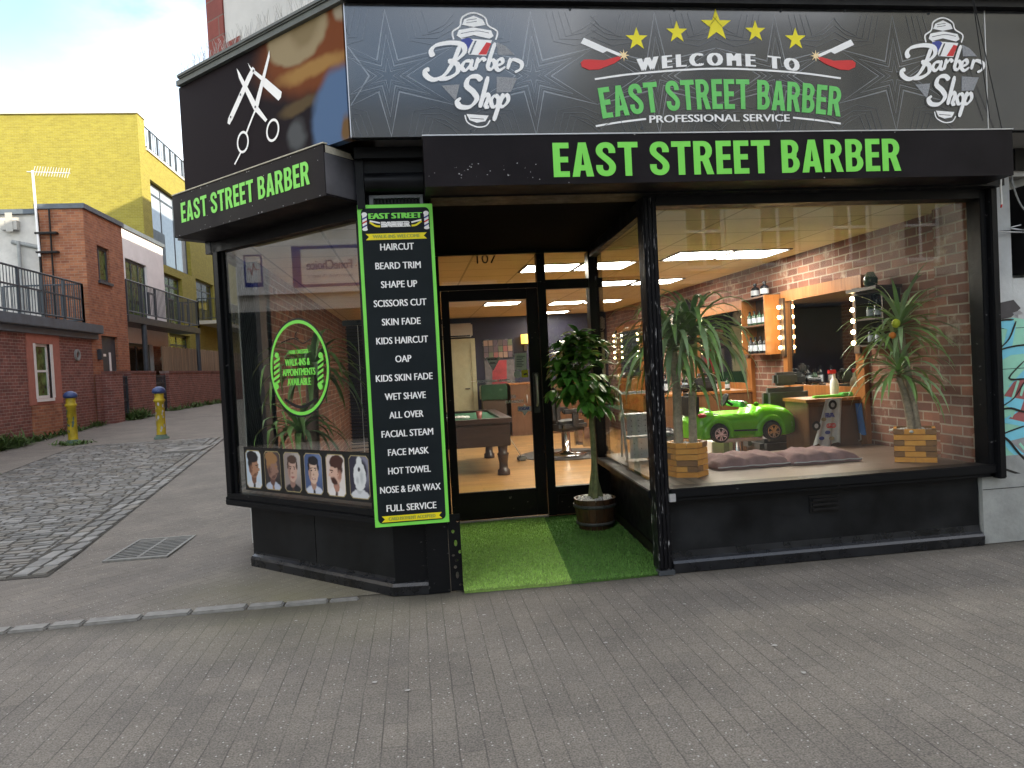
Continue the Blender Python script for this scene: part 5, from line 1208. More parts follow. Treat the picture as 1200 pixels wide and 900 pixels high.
for zx, zy in ((325, 662), (243, 768)):
    c_ = cq(zx, zy); b.ellipse(cf, c_[0], c_[1], .042, .045, 0, M_vblk, 18); b.ellipse(cf, c_[0], c_[1], .020, .022, .001, M_chip, 12)
for zx, zy, m_ in ((300, 800, M_blue), (280, 735, M_gold), (320, 830, M_gold), (270, 830, M_blue)): b.ellipse(cf, *cq(zx, zy), .028, .018, 0, m_, 9)
b.build('wheel_print', None, t)
p0 = at(1000, 474, YC); p1 = at(1017, 474, YC)
cloth('blue_cloth', 'bright blue cloth hanging on the near brown cabinet', p0.x, p1.x+.01, YC, at(1008, 506, YC).z, p0.z+.01, M_bcl, 9, 1.1, .01)
t = thing('green_brush', 'lime green brush lying on the near cabinet worktop', 'brush', (3.95, 6.7, 1.03)); b = MB(); b.box(3.80, 4.08, 6.66, 6.72, 1.031, 1.055, None, .008); b.build('handle', M_green, t); b = MB(); b.box(4.08, 4.20, 6.65, 6.73, 1.031, 1.07, None, .01); b.build('head', M_green2, t)
t = thing('spray_bottle', 'white and red spray bottle on the near cabinet', 'bottle', (4.12, 6.85, 1.03)); b = MB(); b.lathe([(.04, 1.03), (.042, 1.15), (.03, 1.19), (.014, 1.21), (.014, 1.25)], (4.12, 6.85, 0), 12); b.build('body', M_white, t); b = MB(); b.box(4.06, 4.14, 6.835, 6.865, 1.25, 1.29, None, .006); b.build('trigger', M_red, t)
t = thing('wall_shelf', 'dark open wall shelf of bottles at the front edge of the bulb-lit mirror', 'shelf', (XW, 6.2, 1.5))
b = MB(); b.box(XW-.17, XW, 5.98, 6.0, 1.50, 2.0); b.box(XW-.17, XW, 6.38, 6.40, 1.50, 2.0); b.build('side_panel', M_strip, t); b = MB()
for z in (1.50, 1.74, 1.98): b.box(XW-.17, XW, 6.0, 6.38, z, z+.018)
b.build('shelf_board', M_strip, t); b = MB(); b.box(XW-.01, XW, 6.0, 6.38, 1.518, 1.74); b.box(XW-.01, XW, 6.0, 6.38, 1.758, 1.98); b.build('back_panel', M_btl, t)
for k in range(3): bottle(XW-.08, 6.07+k*.11, 1.519, .17, .032, [M_btl, M_gbt, M_btl][k], 'dark bottle on the open shelf beside the right plant', 'bottles on the open wall shelf')
for k in range(3): bottle(XW-.08, 6.08+k*.11, 1.759, .16, .03, [M_gbt, M_btl, M_gbt][k], 'small dark bottle on the upper board of the open shelf beside the right plant', 'small bottles on the open wall shelf')
t = thing('hair_dryer', 'black hair dryer lying on the long rear counter', 'hair dryer', (3.35, 8.95, 1.04)); b = MB(); b.tube([(3.28, 8.93, 1.10), (3.46, 8.93, 1.11)], [.045, .035], 10); b.build('barrel', M_btl, t); b = MB(); b.tube([(3.31, 8.93, 1.09), (3.29, 8.90, 1.045), (3.24, 8.86, 1.05)], .017, 6); b.build('handle', M_btl, t)
t = thing('waste_bin', 'dark pedal bin on the floor behind the toy car', 'bin', (3.0, 8.3, .03)); b = MB(); b.lathe([(.13, .031), (.15, .60)], (2.85, 8.3, 0), 16); b.build('body', M_steel, t); b = MB(); b.lathe([(.155, .60), (.15, .64), (.08, .68), (.01, .685)], (2.85, 8.3, 0), 16); b.build('lid', M_btl, t)
t = thing('wall_picture', 'small framed certificate on brick above the rear counter', 'picture', (XW, 11.6, 1.9)); b = MB(); b.box(XW-.02, XW, 11.4, 11.8, 1.70, 2.2); b.build('frame', M_btl, t); b = MB(); b.box(XW-.024, XW-.0205, 11.44, 11.76, 1.74, 2.16); b.build('print', M_paper, t)
b = MB()
# wall speaker, camera and hanging decorations
t = thing('wall_speaker', 'small black speaker high on the brick wall left of the cupboard', 'speaker', (XW, 10.9, 2.25)); b = MB(); b.box(XW-.16, XW-.02, 10.8, 11.0, 2.12, 2.36, None, .015); b.build('cabinet', M_btl, t); b = MB(); b.lathe([(.06, 0), (.05, -.006), (.02, -.012)], (XW-.09, 10.798, 2.22), 14, axis='y'); b.build('cone', M_fab, t)
t = thing('ornament_jar', 'dark green glass jar on the shelf ledge above the right plant', 'jar', (4.12, 6.15, 2.04))
b = MB(); b.box(4.0, XW, 5.95, 6.40, 2.00, 2.03); b.build('ledge', M_strip, t); b = MB(); b.lathe([(.03, 2.031), (.058, 2.06), (.062, 2.11), (.04, 2.15), (.03, 2.17)], (4.12, 6.2, 0), 14); b.build('jar', M_gbt, t)
# step ladder
t = thing('step_ladder', 'small white two step ladder on the planks behind side glass', 'step ladder', (1.93, 6.62, .59))
M_lad = mat('pale_blue_white_metal', (.72, .77, .80), .4, var=.12, scale=14)
lx0, lx1 = 1.86, 2.17
for x in (lx0, lx1):
    b = MB(); b.tube([(x, 6.45, .595), (x, 6.52, .9), (x, 6.58, 1.14), (x, 6.60, 1.185), ((x+(.02 if x == lx0 else -.02)), 6.60, 1.20)], .013, 8); b.build('leg', M_lad, t)
b = MB(); b.tube([(lx0, 6.60, 1.19), (lx1, 6.60, 1.19)], .013, 8); b.build('top_rail', M_lad, t)
for z, y in ((.78, 6.40), (.98, 6.46)):
    b = MB(); b.box(lx0+.012, lx1-.012, y, y+.17, z, z+.022); b.box(lx0+.012, lx1-.012, y-.004, y, z-.17, z+.022); b.build('step', M_lad, t)
    b = MB()
    for i in range(4):
        for j in range(3): b.box(lx0+.05+i*.065, lx0+.058+i*.065, y-.006, y-.004, z-.14+j*.05, z-.13+j*.05)
    b.build('drain_holes', M_iron, t)
for x in (lx0+.02, lx1-.02):
    b = MB(); b.tube([(x, 6.70, .595), (x, 6.62, 1.1)], .010, 6); b.build('leg', M_lad, t)
t = thing('spray_can', 'grey spray can standing at the foot of the step ladder', 'can', (2.08, 6.25, .59)); b = MB(); b.lathe([(.032, .591), (.033, .74), (.022, .765)], (2.03, 6.22, 0), 14); b.build('body', M_alu, t); b = MB(); b.lathe([(.02, .765), (.02, .80), (.012, .805)], (2.03, 6.22, 0), 12); b.build('cap', M_iron, t)
# long lumpy cushions
M_cush = mat('mauve_brown_cushion', (.23, .135, .135), .9, var=.2, scale=14, bump=.4, bscale=60)
def cushion(label, x0, x1, y0, y1, z, seed):
    t = thing('seat_cushion', label, 'cushion', ((x0+x1)/2, (y0+y1)/2, z), 'cushions on the window platform')
    rng = random.Random(seed); nx, ny = 34, 14; b = MB(); vs = []
    for j in range(ny+1):
        for i in range(nx+1):
            a, c = i/nx*2-1, j/ny*2-1; h = .085*(max(0, 1-abs(a)**5)**.45)*(max(0, 1-abs(c)**4)**.45)
            h *= .88+.08*math.sin(i*1.15+seed)*math.sin(j*1.3)+.12*math.sin(i*.55+seed*2+.3*j)
            vs.append((x0+(x1-x0)*(a+1)/2+.012*math.sin(j*.9+seed), y0+(y1-y0)*(c+1)/2+.012*math.sin(i*.7+seed*3), z+.02+h))
    n1 = nx+1; fs = [(j*n1+i, j*n1+i+1, (j+1)*n1+i+1, (j+1)*n1+i) for j in range(ny) for i in range(nx)]
    b.add(vs, fs, None, True); b.add([(p[0], p[1], z+.004) for p in vs], [f[::-1] for f in fs])
    ed = [i for i in range(nx+1)]+[j*n1+nx for j in range(1, ny+1)]+[ny*n1+i for i in range(nx-1, -1, -1)]+[j*n1 for j in range(ny-1, 0, -1)]
    m_ = len(ed); b.add([vs[e] for e in ed]+[(vs[e][0], vs[e][1], z+.004) for e in ed], [(i, m_+i, m_+(i+1) % m_, (i+1) % m_) for i in range(m_)], None, True)
    b.build('pad', M_cush, t)
    b = MB(); e0 = [(vs[i][0], vs[i][1]-.004, z+.022) for i in range(nx+1)]; b.tube(e0, .005, 5); b.build('piping', M_chip, t)
cushion('lumpy mauve brown cushion nearest the left planter in the window', 2.32, 2.93, 5.55, 5.98, .586, 1)
cushion('lumpy mauve brown cushion nearer the right planter in the window', 2.95, 3.52, 5.52, 5.95, .586, 2.4)
# planters with dracaenas
M_pl1 = woodmat('honey_pine_block', (.66, .25, .028), (.80, .36, .055), axis=0, scale=4, rough=.45); M_pl2 = woodmat('dark_pine_block', (.19, .075, .018), (.27, .12, .03), axis=0, scale=5, rough=.5)
M_trunk = mat('pale_ringed_trunk', (.34, .28, .20), .85, var=.35, scale=30, bump=.6, bscale=50)
M_str = mat('strap_leaf_green', (.19, .34, .095), .45, var=.35, scale=5); M_str2 = mat('strap_leaf_grey_green', (.27, .39, .19), .45, var=.3, scale=5); M_dry = mat('dry_leaf_base', (.34, .27, .13), .85, var=.3, scale=20)
def planter(t, cx, cy, z, r, h, rot, sides=4):
    """block-built box: courses of short pine blocks with dark ends"""
    b = MB(); rows = 6; hh = h/rows
    cs = [(cx+r*math.cos(rot+2*math.pi*k/sides), cy+r*math.sin(rot+2*math.pi*k/sides)) for k in range(sides)]
    for k in range(sides):
        a, c = Vector(cs[k]+(0,)), Vector(cs[(k+1) % sides]+(0,)); L_ = (c-a).length; fr = Fr((a.x, a.y, z), (c.x-a.x, c.y-a.y, 0))
        for j in range(rows):
            n = max(1, round(L_/.12)) ; o = (j % 2)*.5; e = [0]+[ (q+o)/(n) for q in range(0 if o else 1, n)]+[1]; e = sorted(set(min(1, max(0, x)) for x in e))
            for q in range(len(e)-1):
                w = (e[q+1]-e[q])*L_; short = w < .075
                b.fbox(fr, e[q]*L_+.001, e[q+1]*L_-.001, j*hh+.0025, (j+1)*hh-.0025, -.022, .003 if short else 0, M_pl2 if short or (j+q+k) % 5 == 4 else M_pl1)
    b.build('planter_box', None, t)
    b = MB(); b.add([(x, y, z+h-.03) for x, y in cs], [list(range(sides))]); b.build('soil', M_sand, t)
    pebbles(cx, cy, z+h-.028, r*.62, 90, int(cx*10), t, True)
def strap(b, p, d, l, w, droop, mt, seg=9, g=1.0):
    d = d.normalized(); vs = []; q = p.copy(); dd = d.copy(); side = dd.cross(Vector((0, 0, 1)))
    if side.length < .05: side = Vector((1, 0, 0))
    side.normalize()
    for i in range(seg+1):
        f = i/seg; ww = w*(.55+.45*min(1, f*4))*(1-max(0, (f-.45)/.55)**1.8) + .001
        up = side.cross(dd).normalized(); vs += [q-side*ww+up*ww*.3, q.copy(), q+side*ww+up*ww*.3]
        dd = (dd+Vector((0, 0, -droop/seg*(.3+g*f*1.6)))).normalized(); q = q+dd*(l/seg)
    b.add(vs, [(3*i, 3*i+1, 3*i+4, 3*i+3) for i in range(seg)]+[(3*i+1, 3*i+2, 3*i+5, 3*i+4) for i in range(seg)], mt, True)
def dracaena(label, cx, cy, z, pr, ph, rot, sides, trunks, seed):
    t = thing('dracaena_plant', label, 'potted plant', (cx, cy, z), 'tall strap leaved plants in block planters'); planter(t, cx, cy, z, pr, ph, rot, sides)
    rng = random.Random(seed); bt, bl = MB(), MB()
    for (pts, rad, n, l, w, droop, up) in trunks:
        P = [Vector((cx+a, cy+c, z+ph-.04+h)) for a, c, h in pts]; P = [Vector(p) for p in smoothpath([tuple(p) for p in P], 5)]
        k = len(P); rr = [rad*(1-.25*i/k)*(1+.06*(i % 2)) for i in range(k)]; bt.tube(P, rr, 10)
        hd = P[-1]
        for i in range(26):                                  # ragged old leaf bases under the head
            a = rng.uniform(0, 6.28); p = P[-1-rng.randint(0, max(1, k//5))]; strap(bl, p, Vector((math.cos(a), math.sin(a), .9)), rng.uniform(.04, .07), .008, .5, M_dry, 2)
        for i in range(n):
            f = i/n; a = i*2.4+rng.uniform(-.3, .3); el = up+(1.35-up)*f**1.3+rng.uniform(-.12, .12)
            d = Vector((math.cos(a)*math.cos(el), math.sin(a)*math.cos(el), math.sin(el)))
            strap(bl, hd+Vector((0, 0, .08*f)), d, l*rng.uniform(.72, 1.12), w*rng.uniform(.8, 1.15), droop*rng.uniform(.75, 1.25), M_str if rng.random() < .6 else M_str2)
    bt.build('trunk', M_trunk, t); bl.build('leaves', None, t)
pc = at(806, 540, 5.42)
dracaena('bushy drooping plant in pine block planter beside the centre post', pc.x, 5.44, .586, .158, .265, R(100), 6,
         [([(-.06, .0, 0), (-.055, .0, .4), (-.06, .02, .72)], .036, 60, .66, .020, 2.7, .15), ([(.045, -.03, 0), (.05, -.03, .25), (.055, -.03, .42)], .032, 8, .42, .016, 2.8, .2), ([(-.055, .0, .55), (.03, .03, .70), (.10, .03, .80)], .026, 62, .68, .020, 2.8, .1)], 5)
pc = at(1076, 520, 5.32)
dracaena('spiky plant with two leaning trunks in the right-hand window planter', pc.x, 5.36, .586, .205, .262, R(100), 4,
         [([(-.02, .0, 0), (-.06, .0, .25), (-.10, .02, .44)], .030, 42, .50, .016, 2.0, -.1), ([(.04, .02, 0), (.0, .03, .35), (-.055, .05, .80)], .034, 58, .50, .016, 1.25, -.2)], 12)
t = thing('orange_fruit', 'small orange and yellow toy fruit hanging in the right plant', 'ornament', (3.6, 5.3, 1.5))
b = MB(); q = at(1050, 379, 5.28); b.ball(q, .032, .030, .036, 12); b.build('yellow_fruit', mat('yellow_green_fruit', (.50, .55, .02), .4), t); b = MB(); q = at(1046, 393, 5.28); b.ball(q, .026, n=10); b.build('orange_fruit', mat('orange_fruit', (.7, .18, .01), .4), t)
# kids ride-on car seat
M_car = mat('lime_green_car_paint', (.12, .52, .012), .22, var=.05); M_tyre = mat('tyre_rubber', (.015, .015, .016), .7, var=.2)
CYc = 6.98
kc = thing('toy_car', 'lime green childs convertible car used as a barber seat', 'toy car', (3.3, CYc, .57))
cpx = lambda zx, zy: at(780+zx*.1889, 400+zy*.1889, CYc-.24)
xl = at(801, 490, CYc).x; xr = at(925, 500, CYc).x; LN = xr-xl
zb = at(870, 512, CYc).z; zt = at(868, 477, CYc-.1).z
b = MB(); ns, nr = 26, 16; vs = []
for i in range(ns+1):
    f = i/ns; x = xl+LN*f
    # belt height and half width along the length (tail at f=0, nose at f=1)
    top = zt+ .015*math.sin(f*math.pi) - (.13*max(0, (f-.70)/.30)**3.6) - (.11*max(0, (.22-f)/.22)**3)
    bot = zb+.02*max(0, (f-.9)/.1)+.03*max(0, (.1-f)/.1)
    hw = .245*(1-max(0, (f-.78)/.22)**3*.45)*(1-max(0, (.15-f)/.15)**2.2*.5)
    for j in range(nr):
        a = 2*math.pi*j/nr; ca, sa = math.cos(a), math.sin(a); e = .55
        yy_ = hw*math.copysign(abs(ca)**e, ca); z_ = (top+bot)/2+(top-bot)/2*math.copysign(abs(sa)**e, sa)
        if sa > .3 and .22 < f < .60 and abs(ca) < .80: z_ -= .10      # open cockpit
        vs.append((x, CYc+yy_, z_))
fs = [(i*nr+j, (i+1)*nr+j, (i+1)*nr+(j+1) % nr, i*nr+(j+1) % nr) for i in range(ns) for j in range(nr)]
b.add(vs, fs, None, True); b.add(vs[:nr], [list(range(nr))[::-1]]); b.add(vs[-nr:], [list(range(nr))])
body = b.build('body', M_car, kc)
wheels = [(cpx(332, 575), .083), (cpx(657, 555), .083)]
for (wc, r_) in wheels:
    for sgn in (-1, 1):
        yc = CYc+sgn*.225
        b = MB()                                             # bulged wing over the wheel
        vs = []
        for i in range(19):
            a = math.pi*(-.12+1.24*i/18)
            for rr, yo in ((.092, .0), (.098, .035), (.140, .036), (.170, -.03)): vs.append((wc.x+rr*1.02*math.cos(a), yc+sgn*yo, wc.z+.012+rr*math.sin(a)))
        b.add(vs, [(i*4+j, i*4+j+1, i*4+j+5, i*4+j+4) for i in range(18) for j in range(3)], None, True); b.build('wing', M_car, body)
        b = MB(); yo = yc+sgn*.028
        b.lathe([(r_*.66, -.035), (r_*.98, -.035), (r_*1.0, -.01), (r_*1.0, .01), (r_*.96, .03), (r_*.70, .033), (r_*.66, .02)], (wc.x, yo, wc.z), 24, axis='y'); wh = b.build('wheel', M_tyre, kc)
        b = MB()
        fr = Fr((wc.x, yo+sgn*.0375, wc.z), (1, 0, 0) if sgn < 0 else (-1, 0, 0))
        for k in range(10):
            a = 2*math.pi*k/10; da = .13 if k % 2 else -.13
            b.poly(fr, [(.012*math.cos(a-.6), .012*math.sin(a-.6)), (r_*.70*math.cos(a-.10+da), r_*.70*math.sin(a-.10+da)), (r_*.70*math.cos(a+.10+da), r_*.70*math.sin(a+.10+da)), (.012*math.cos(a+.6), .012*math.sin(a+.6))], .0004*(k % 3))
        b.ellipse(fr, 0, 0, .018, .018, .003, n=14); b.fill(fr, [[(r_*.76*math.cos(q*.2618), r_*.76*math.sin(q*.2618)) for q in range(24)], [(r_*.66*math.cos(q*.2618), r_*.66*math.sin(q*.2618)) for q in range(24)]], .002)
        b.build('rim', M_chr, wh)
        b = MB(); b.lathe([(.001, -.02), (.094, -.02), (.094, .012), (.001, .012)], (wc.x, yc, wc.z+.01), 20, axis='y'); b.build('wheel_arch', M_tyre, body)
q0 = cpx(425, 553); q1 = cpx(585, 548)
b = MB(); b.tube([(q0.x, CYc-.248, q0.z), (q1.x, CYc-.248, q1.z)], .009, 6); b.build('side_step', M_tyre, kc)
b = MB(); q = cpx(415, 455); b.tube([(q.x, CYc-.247, q.z), (q.x+.03, CYc-.251, q.z), (q.x+.055, CYc-.247, q.z)], .005, 6); b.build('door_handle', M_car, kc)
b = MB(); q = cpx(235, 463); b.ball((q.x, CYc-.205, q.z), .045, .04, .025, 12); b.build('tail_light', mat('red_lens', (.45, .01, .01), .2), kc)
b = MB(); q = cpx(740, 480); b.ball((q.x-.02, CYc-.17, q.z+.02), .03, .035, .035, 12); b.build('headlight', M_vwhite, kc)
b = MB(); q = cpx(430, 368)
b.lathe([(.055, -.008), (.066, -.008), (.066, .008), (.055, .008), (.055, -.008)], (q.x, CYc, q.z), 18, axis='x', rot=Matrix.Rotation(R(25), 3, 'Y')); b.tube([(q.x, CYc, q.z), (q.x+.08, CYc, q.z-.06)], .014, 6); b.tube([(q.x, CYc-.06, q.z), (q.x, CYc+.06, q.z)], .007, 6); b.build('steering_wheel', M_tyre, kc)
q = cpx(500, 385); b = MB(); b.box(q.x-.03, q.x+.05, CYc-.18, CYc+.18, q.z-.04, q.z+.015, None, .012); b.build('dashboard', M_green2, kc)
b = MB(); b.tube([(q.x+.05, CYc-.20, zt-.01), (q.x+.0, CYc-.18, zt+.055), (q.x+.0, CYc+.18, zt+.055), (q.x+.05, CYc+.20, zt-.01)], .009, 6); b.build('windscreen_frame', M_chr, kc)
b = MB(); q = cpx(555, 388); b.ball((q.x, CYc-.262, q.z), .028, .014, .022, 10); b.build('wing_mirror', M_car, kc)
q = cpx(210, 360); b = MB(); b.box(q.x-.05, q.x+.04, CYc-.16, CYc+.16, zt-.09, q.z+.05, None, .03); b.box(q.x+.02, q.x+.24, CYc-.16, CYc+.16, zt-.10, zt-.05, None, .02); b.build('seat', M_fab, kc)
b = MB(); b.lathe([(.24, .03), (.24, .06), (.06, .09), (.05, zb-.02)], ((xl+xr)/2, CYc, 0), 20); b.box((xl+xr)/2-.2, (xl+xr)/2+.2, CYc-.12, CYc+.12, zb-.03, zb+.01); b.build('pedestal', M_chr, kc)
t = thing('white_box', 'plain pale grey box under the rear of the toy car', 'box', (3.2, 7.6, .03)); q0 = at(834, 517, 7.35); q1 = at(868, 517, 7.35); b = MB(); b.box(q0.x, q1.x, 7.35, 7.6, .031, q0.z, None, .01); b.build('carton', M_paper, t); b = MB(); b.box((q0.x+q1.x)/2-.03, (q0.x+q1.x)/2+.03, 7.347, 7.349, .04, q0.z-.005); b.build('tape', M_chip, t)
# pool table
M_dkw = woodmat('dark_mahogany', (.018, .010, .008), (.040, .022, .017), axis=0, scale=3, rough=.3)
M_felt = mat('green_felt', (.015, .12, .06), .95, var=.15, scale=40)
t = thing('pool_table', 'dark wooden pool table with green cloth behind the door', 'pool table', (.55, 10.7, .03))
px0, px1, py0, py1 = -.10, 1.26, 9.75, 11.95
b = MB(); b.box(px0+.03, px1-.03, py0+.03, py1-.03, .43, .74, None, .01); b.build('body', M_dkw, t)
b = MB(); fr = Fr(((px0+px1)/2, (py0+py1)/2, .74), X_, Y_); w2, l2 = (px1-px0)/2, (py1-py0)/2; b.slab(fr, [[(-w2, -l2), (w2, -l2), (w2, l2), (-w2, l2)], [(-w2+.14, -l2+.14), (w2-.14, -l2+.14), (w2-.14, l2-.14), (-w2+.14, l2-.14)]], 0, .065); b.build('cushion_rail', M_dkw, t)
b = MB(); b.box(px0+.1, px1-.1, py0+.1, py1-.1, .741, .775); b.build('playing_surface', M_felt, t)
for x in (px0+.13, px1-.13):
    for y in (py0+.13, py1-.13):
        b = MB(); b.lathe([(.085, .035), (.085, .10), (.062, .12), (.058, .20), (.072, .29), (.082, .32), (.06, .34), (.07, .43)], (x, y, 0), 14); b.build('leg', M_dkw, t)
b = MB()
for k in range(6): b.box(px0+.15, px0+.62, py0+.018, py0+.028, .50+k*.03, .515+k*.03)
b.build('ball_return_grille', M_btl, t)
t = thing('towel_stack', 'crumpled white towel lying on the pool table edge', 'towel', (.5, 9.9, .81)); b = MB(); rng = random.Random(6)
for k in range(7): b.ball((.34+k*.055, 9.93+rng.uniform(-.03, .05), .83+rng.uniform(-.006, .012)), .05, .05, .022, 8)
b.build('cloth', M_paper, t)
t = thing('glass_tumbler', 'reddish drink glass standing on the pool table', 'glass', (.84, 9.95, .806)); b = MB(); b.lathe([(.03, .806), (.045, .90), (.041, .90), (.027, .815)], (.84, 9.93, 0), 12); b.build('tumbler', mat('reddish_glass', (.28, .10, .09), .15), t)
t = thing('cleaning_pole', 'thin pale pole with small wheeled foot leaning on the pool table', 'pole', (1.5, 11.5, .03)); b = MB(); b.tube([(1.20, 9.9, .58), (1.56, 11.2, .10)], .012, 6); b.build('shaft', M_alu, t); b = MB(); b.box(1.50, 1.64, 11.14, 11.30, .03, .11, None, .02); b.build('foot', M_iron, t)
# back wall
yb = YB-.101
M_cream = mat('cream_door_paint', (.46, .45, .30), .5, var=.1)
t = thing('panelled_door', 'cream panelled door at the far end of the shop', 'door', (.95, yb, .03)); b = MB(); b.box(.55, 1.24, yb-.045, yb, .03, 2.03, None, .004); leaf = b.build('leaf', M_cream, t)
b = MB(); [b.box(.62, 1.17, yb-.052, yb-.046, z0, z1, None, .002) for z0, z1 in ((.2, .85), (1.0, 1.9))]; b.build('panel', M_cream, t)
b = MB(); b.box(1.24, 1.33, yb-.07, yb, .03, 2.12); b.box(.46, .55, yb-.07, yb, .03, 2.12); b.box(.55, 1.24, yb-.07, yb, 2.03, 2.12); b.build('frame', M_cream, t); b = MB(); b.tube([(1.17, yb-.05, 1.05), (1.17, yb-.10, 1.05), (1.07, yb-.10, 1.05)], .012, 6); b.build('handle', M_iron, t)
M_ac = mat('off_white_plastic', (.42, .41, .38), .5, var=.06)
t = thing('air_conditioner', 'off-white wall air conditioner above the cream rear door', 'air conditioner', (.9, yb, 2.15)); b = MB(); b.box(.45, 1.28, yb-.24, yb, 2.15, 2.44, None, .03); b.build('casing', M_ac, t); b = MB(); b.box(.50, 1.22, yb-.243, yb-.20, 2.155, 2.185); b.build('louvre', M_btl, t)
t = thing('collage_poster', 'dim photo collage poster on the dark rear wall', 'poster', (1.85, yb, 1.6)); b = MB(); b.box(1.50, 2.16, yb-.02, yb, 1.66, 2.08); b.build('backing', M_btl, t); rng = random.Random(4)
b = MB(); pf_ = Fr((0, yb-.021, 0), X_)
for i in range(6):
    for j in range(3):
        c_ = (rng.uniform(.04, .3), rng.uniform(.04, .2), rng.uniform(.03, .15)); b.poly(pf_, [(1.52+i*.105, 1.68+j*.13), (1.61+i*.105, 1.68+j*.13), (1.61+i*.105, 1.80+j*.13), (1.52+i*.105, 1.80+j*.13)], 0, flat('poster_patch_%d' % ((i*3+j) % 7), c_))
b.build('print', None, t)
t = thing('red_poster', 'red and grey poster low on the dark rear wall', 'poster', (1.9, yb, 1.3)); b = MB(); b.box(1.52, 2.16, yb-.018, yb, 1.10, 1.63); b.build('backing', mat('dim_grey_print', (.12, .11, .12), .5, var=.4, scale=8), t); b = MB(); b.poly(pf_, [(1.66, 1.12), (1.98, 1.12), (2.0, 1.62), (1.7, 1.62)], 0); b.build('red_field', mat('dim_red_print', (.30, .03, .04), .5, var=.3), t)
t = thing('wall_lamp', 'glowing warm cylinder wall lamp on the rear wall', 'wall lamp', (2.42, yb, 2.0)); b = MB(); b.lathe([(.10, 1.95), (.10, 2.15)], (2.42, yb-.13, 0), 14); b.build('shade', mat('lit_amber_shade', (.9, .45, .10), .5, emit=.7, var=.1), t); b = MB(); b.box(2.39, 2.45, yb-.10, yb, 1.8, 1.95); b.build('bracket', M_strip, t)
t = thing('amplifier', 'black amplifier box on the floor by the rear counter', 'amplifier', (1.6, 15.3, .03)); b = MB(); b.box(1.35, 1.90, 15.2, 15.6, .8, 1.12, None, .02); b.build('case', M_gbt, t); b = MB(); b.box(1.38, 1.87, 15.25, 15.55, .03, .80); b.build('stand', M_strip, t)
# things in the bay
t2 = thing('dracaena_plant', 'drooping plant in pine planter behind the oval sticker', 'potted plant', (-.85, 5.95, .576), 'tall strap leaved plants in block planters')
cx, cy = -.80, 6.03; planter(t2, cx, cy, .576, .17, .19, R(55), 4)
rng = random.Random(17); bt, bl = MB(), MB()
for pts, rad, n, l, up in (([(0, 0, 0), (-.02, 0, .3), (0, 0, .78)], .05, 46, .62, .0), ([(-.06, .02, 0), (-.09, .02, .18), (-.12, 0, .32)], .034, 34, .5, .1)):
    P = [Vector((cx+a, cy+c, .73+h)) for a, c, h in pts]; bt.tube([Vector(p) for p in smoothpath([tuple(p) for p in P], 5)], rad, 10)
    for i in range(n):
        f = i/n; a = i*2.4; el = up+(1.3-up)*f; strap(bl, P[-1], Vector((math.cos(a)*math.cos(el), math.sin(a)*math.cos(el), math.sin(el))), l*rng.uniform(.7, 1.1), .020, 2.4*rng.uniform(.8, 1.2), M_str if rng.random() < .6 else M_str2)
bl.v = [(p[0]+max(0, 4.78-p[0]-p[1])/2, p[1]+max(0, 4.78-p[0]-p[1])/2, p[2]) for p in bl.v]
bt.build('trunk', mat('pinkish_trunk', (.36, .23, .18), .85, var=.3, scale=25, bump=.5), t2); bl.build('leaves', None, t2)
t = thing('wooden_crate', 'honey coloured block planter standing deeper inside the bay', 'planter', (-.45, 6.6, .58)); planter(t, -.38, 6.55, .578, .18, .20, R(45), 4)
t = thing('window_blind', 'dark slatted blind hanging inside the bay, catching light', 'blind', (-.2, 7.2, .5)); M_slat = mat('dark_gloss_slat', (.03, .03, .033), .25, .3, var=.2)
b = MB()
for k in range(44): b.box(-.62, .10, 7.10, 7.135, .45+k*.034, .452+k*.034+.006)
b.build('slats', M_slat, t); b = MB()
for x in (-.5, -.02): b.tube([(x, 7.09, .45), (x, 7.09, 1.95)], .003, 4)
b.build('cords', M_paper, t); b = MB(); b.box(-.64, .12, 7.09, 7.15, 1.95, 2.0); b.build('headrail', M_slat, t)
t = thing('product_box', 'small yellow and white product box on the bay ledge', 'box', (-.28, 6.9, .58)); b = MB(); b.box(-.33, -.12, 6.88, 7.0, 1.20, 1.30, None, .006); b.build('carton', M_yel, t); b = MB(); b.box(-.36, -.08, 6.84, 7.05, 1.16, 1.199); b.build('ledge', M_strip, t)

# ================================================================== NEIGHBOUR ON THE RIGHT
M_conc = mat('pale_painted_render', (.55, .57, .57), .8, var=.18, scale=3, bump=.2)
M_concg = mat('grey_bare_render', (.32, .335, .33), .85, var=.2, scale=6, bump=.3)
M_mint = mat('mint_spray_paint', (.30, .68, .52), .6, var=.12, scale=4); M_cyan = mat('cyan_spray_paint', (.18, .62, .78), .6, var=.1); M_gred = mat('dull_red_spray_paint', (.36, .10, .10), .6, var=.15); M_ggrey = mat('grey_spray_paint', (.30, .30, .31), .6, var=.2)
nb = thing('graffiti_pier', 'pale rendered pier beside the shop with mint and cyan graffiti', 'pier', (4.6, 5.0, 0))
NY = 4.95
nf = Fr((0, NY, 0), X_)
b = MB(); b.box(4.255, 4.42, NY, 5.4, .5, 2.9); b.box(4.421, 9, NY, 5.4, .5, 1.95)
b.box(4.421, 9, NY+.12, 5.4, 1.95, 2.9); b.build('render', M_conc, nb)
b = MB(); b.box(4.105, 9, NY-.012, 5.4, 0, .50); b.box(4.256, 9, NY-.006, NY-.0005, .50, .64); b.build('bare_base', M_concg, nb)
np_ = lambda x, y: nf.px(1140+x*.2778, 350+y*.2778)
NP = lambda L_: [np_(*q) for q in L_]
b = MB()
def npoly(pts, m, d): b.poly(nf, [(max(p_[0], 4.256), p_[1]) for p_ in NP(pts)], d, m)
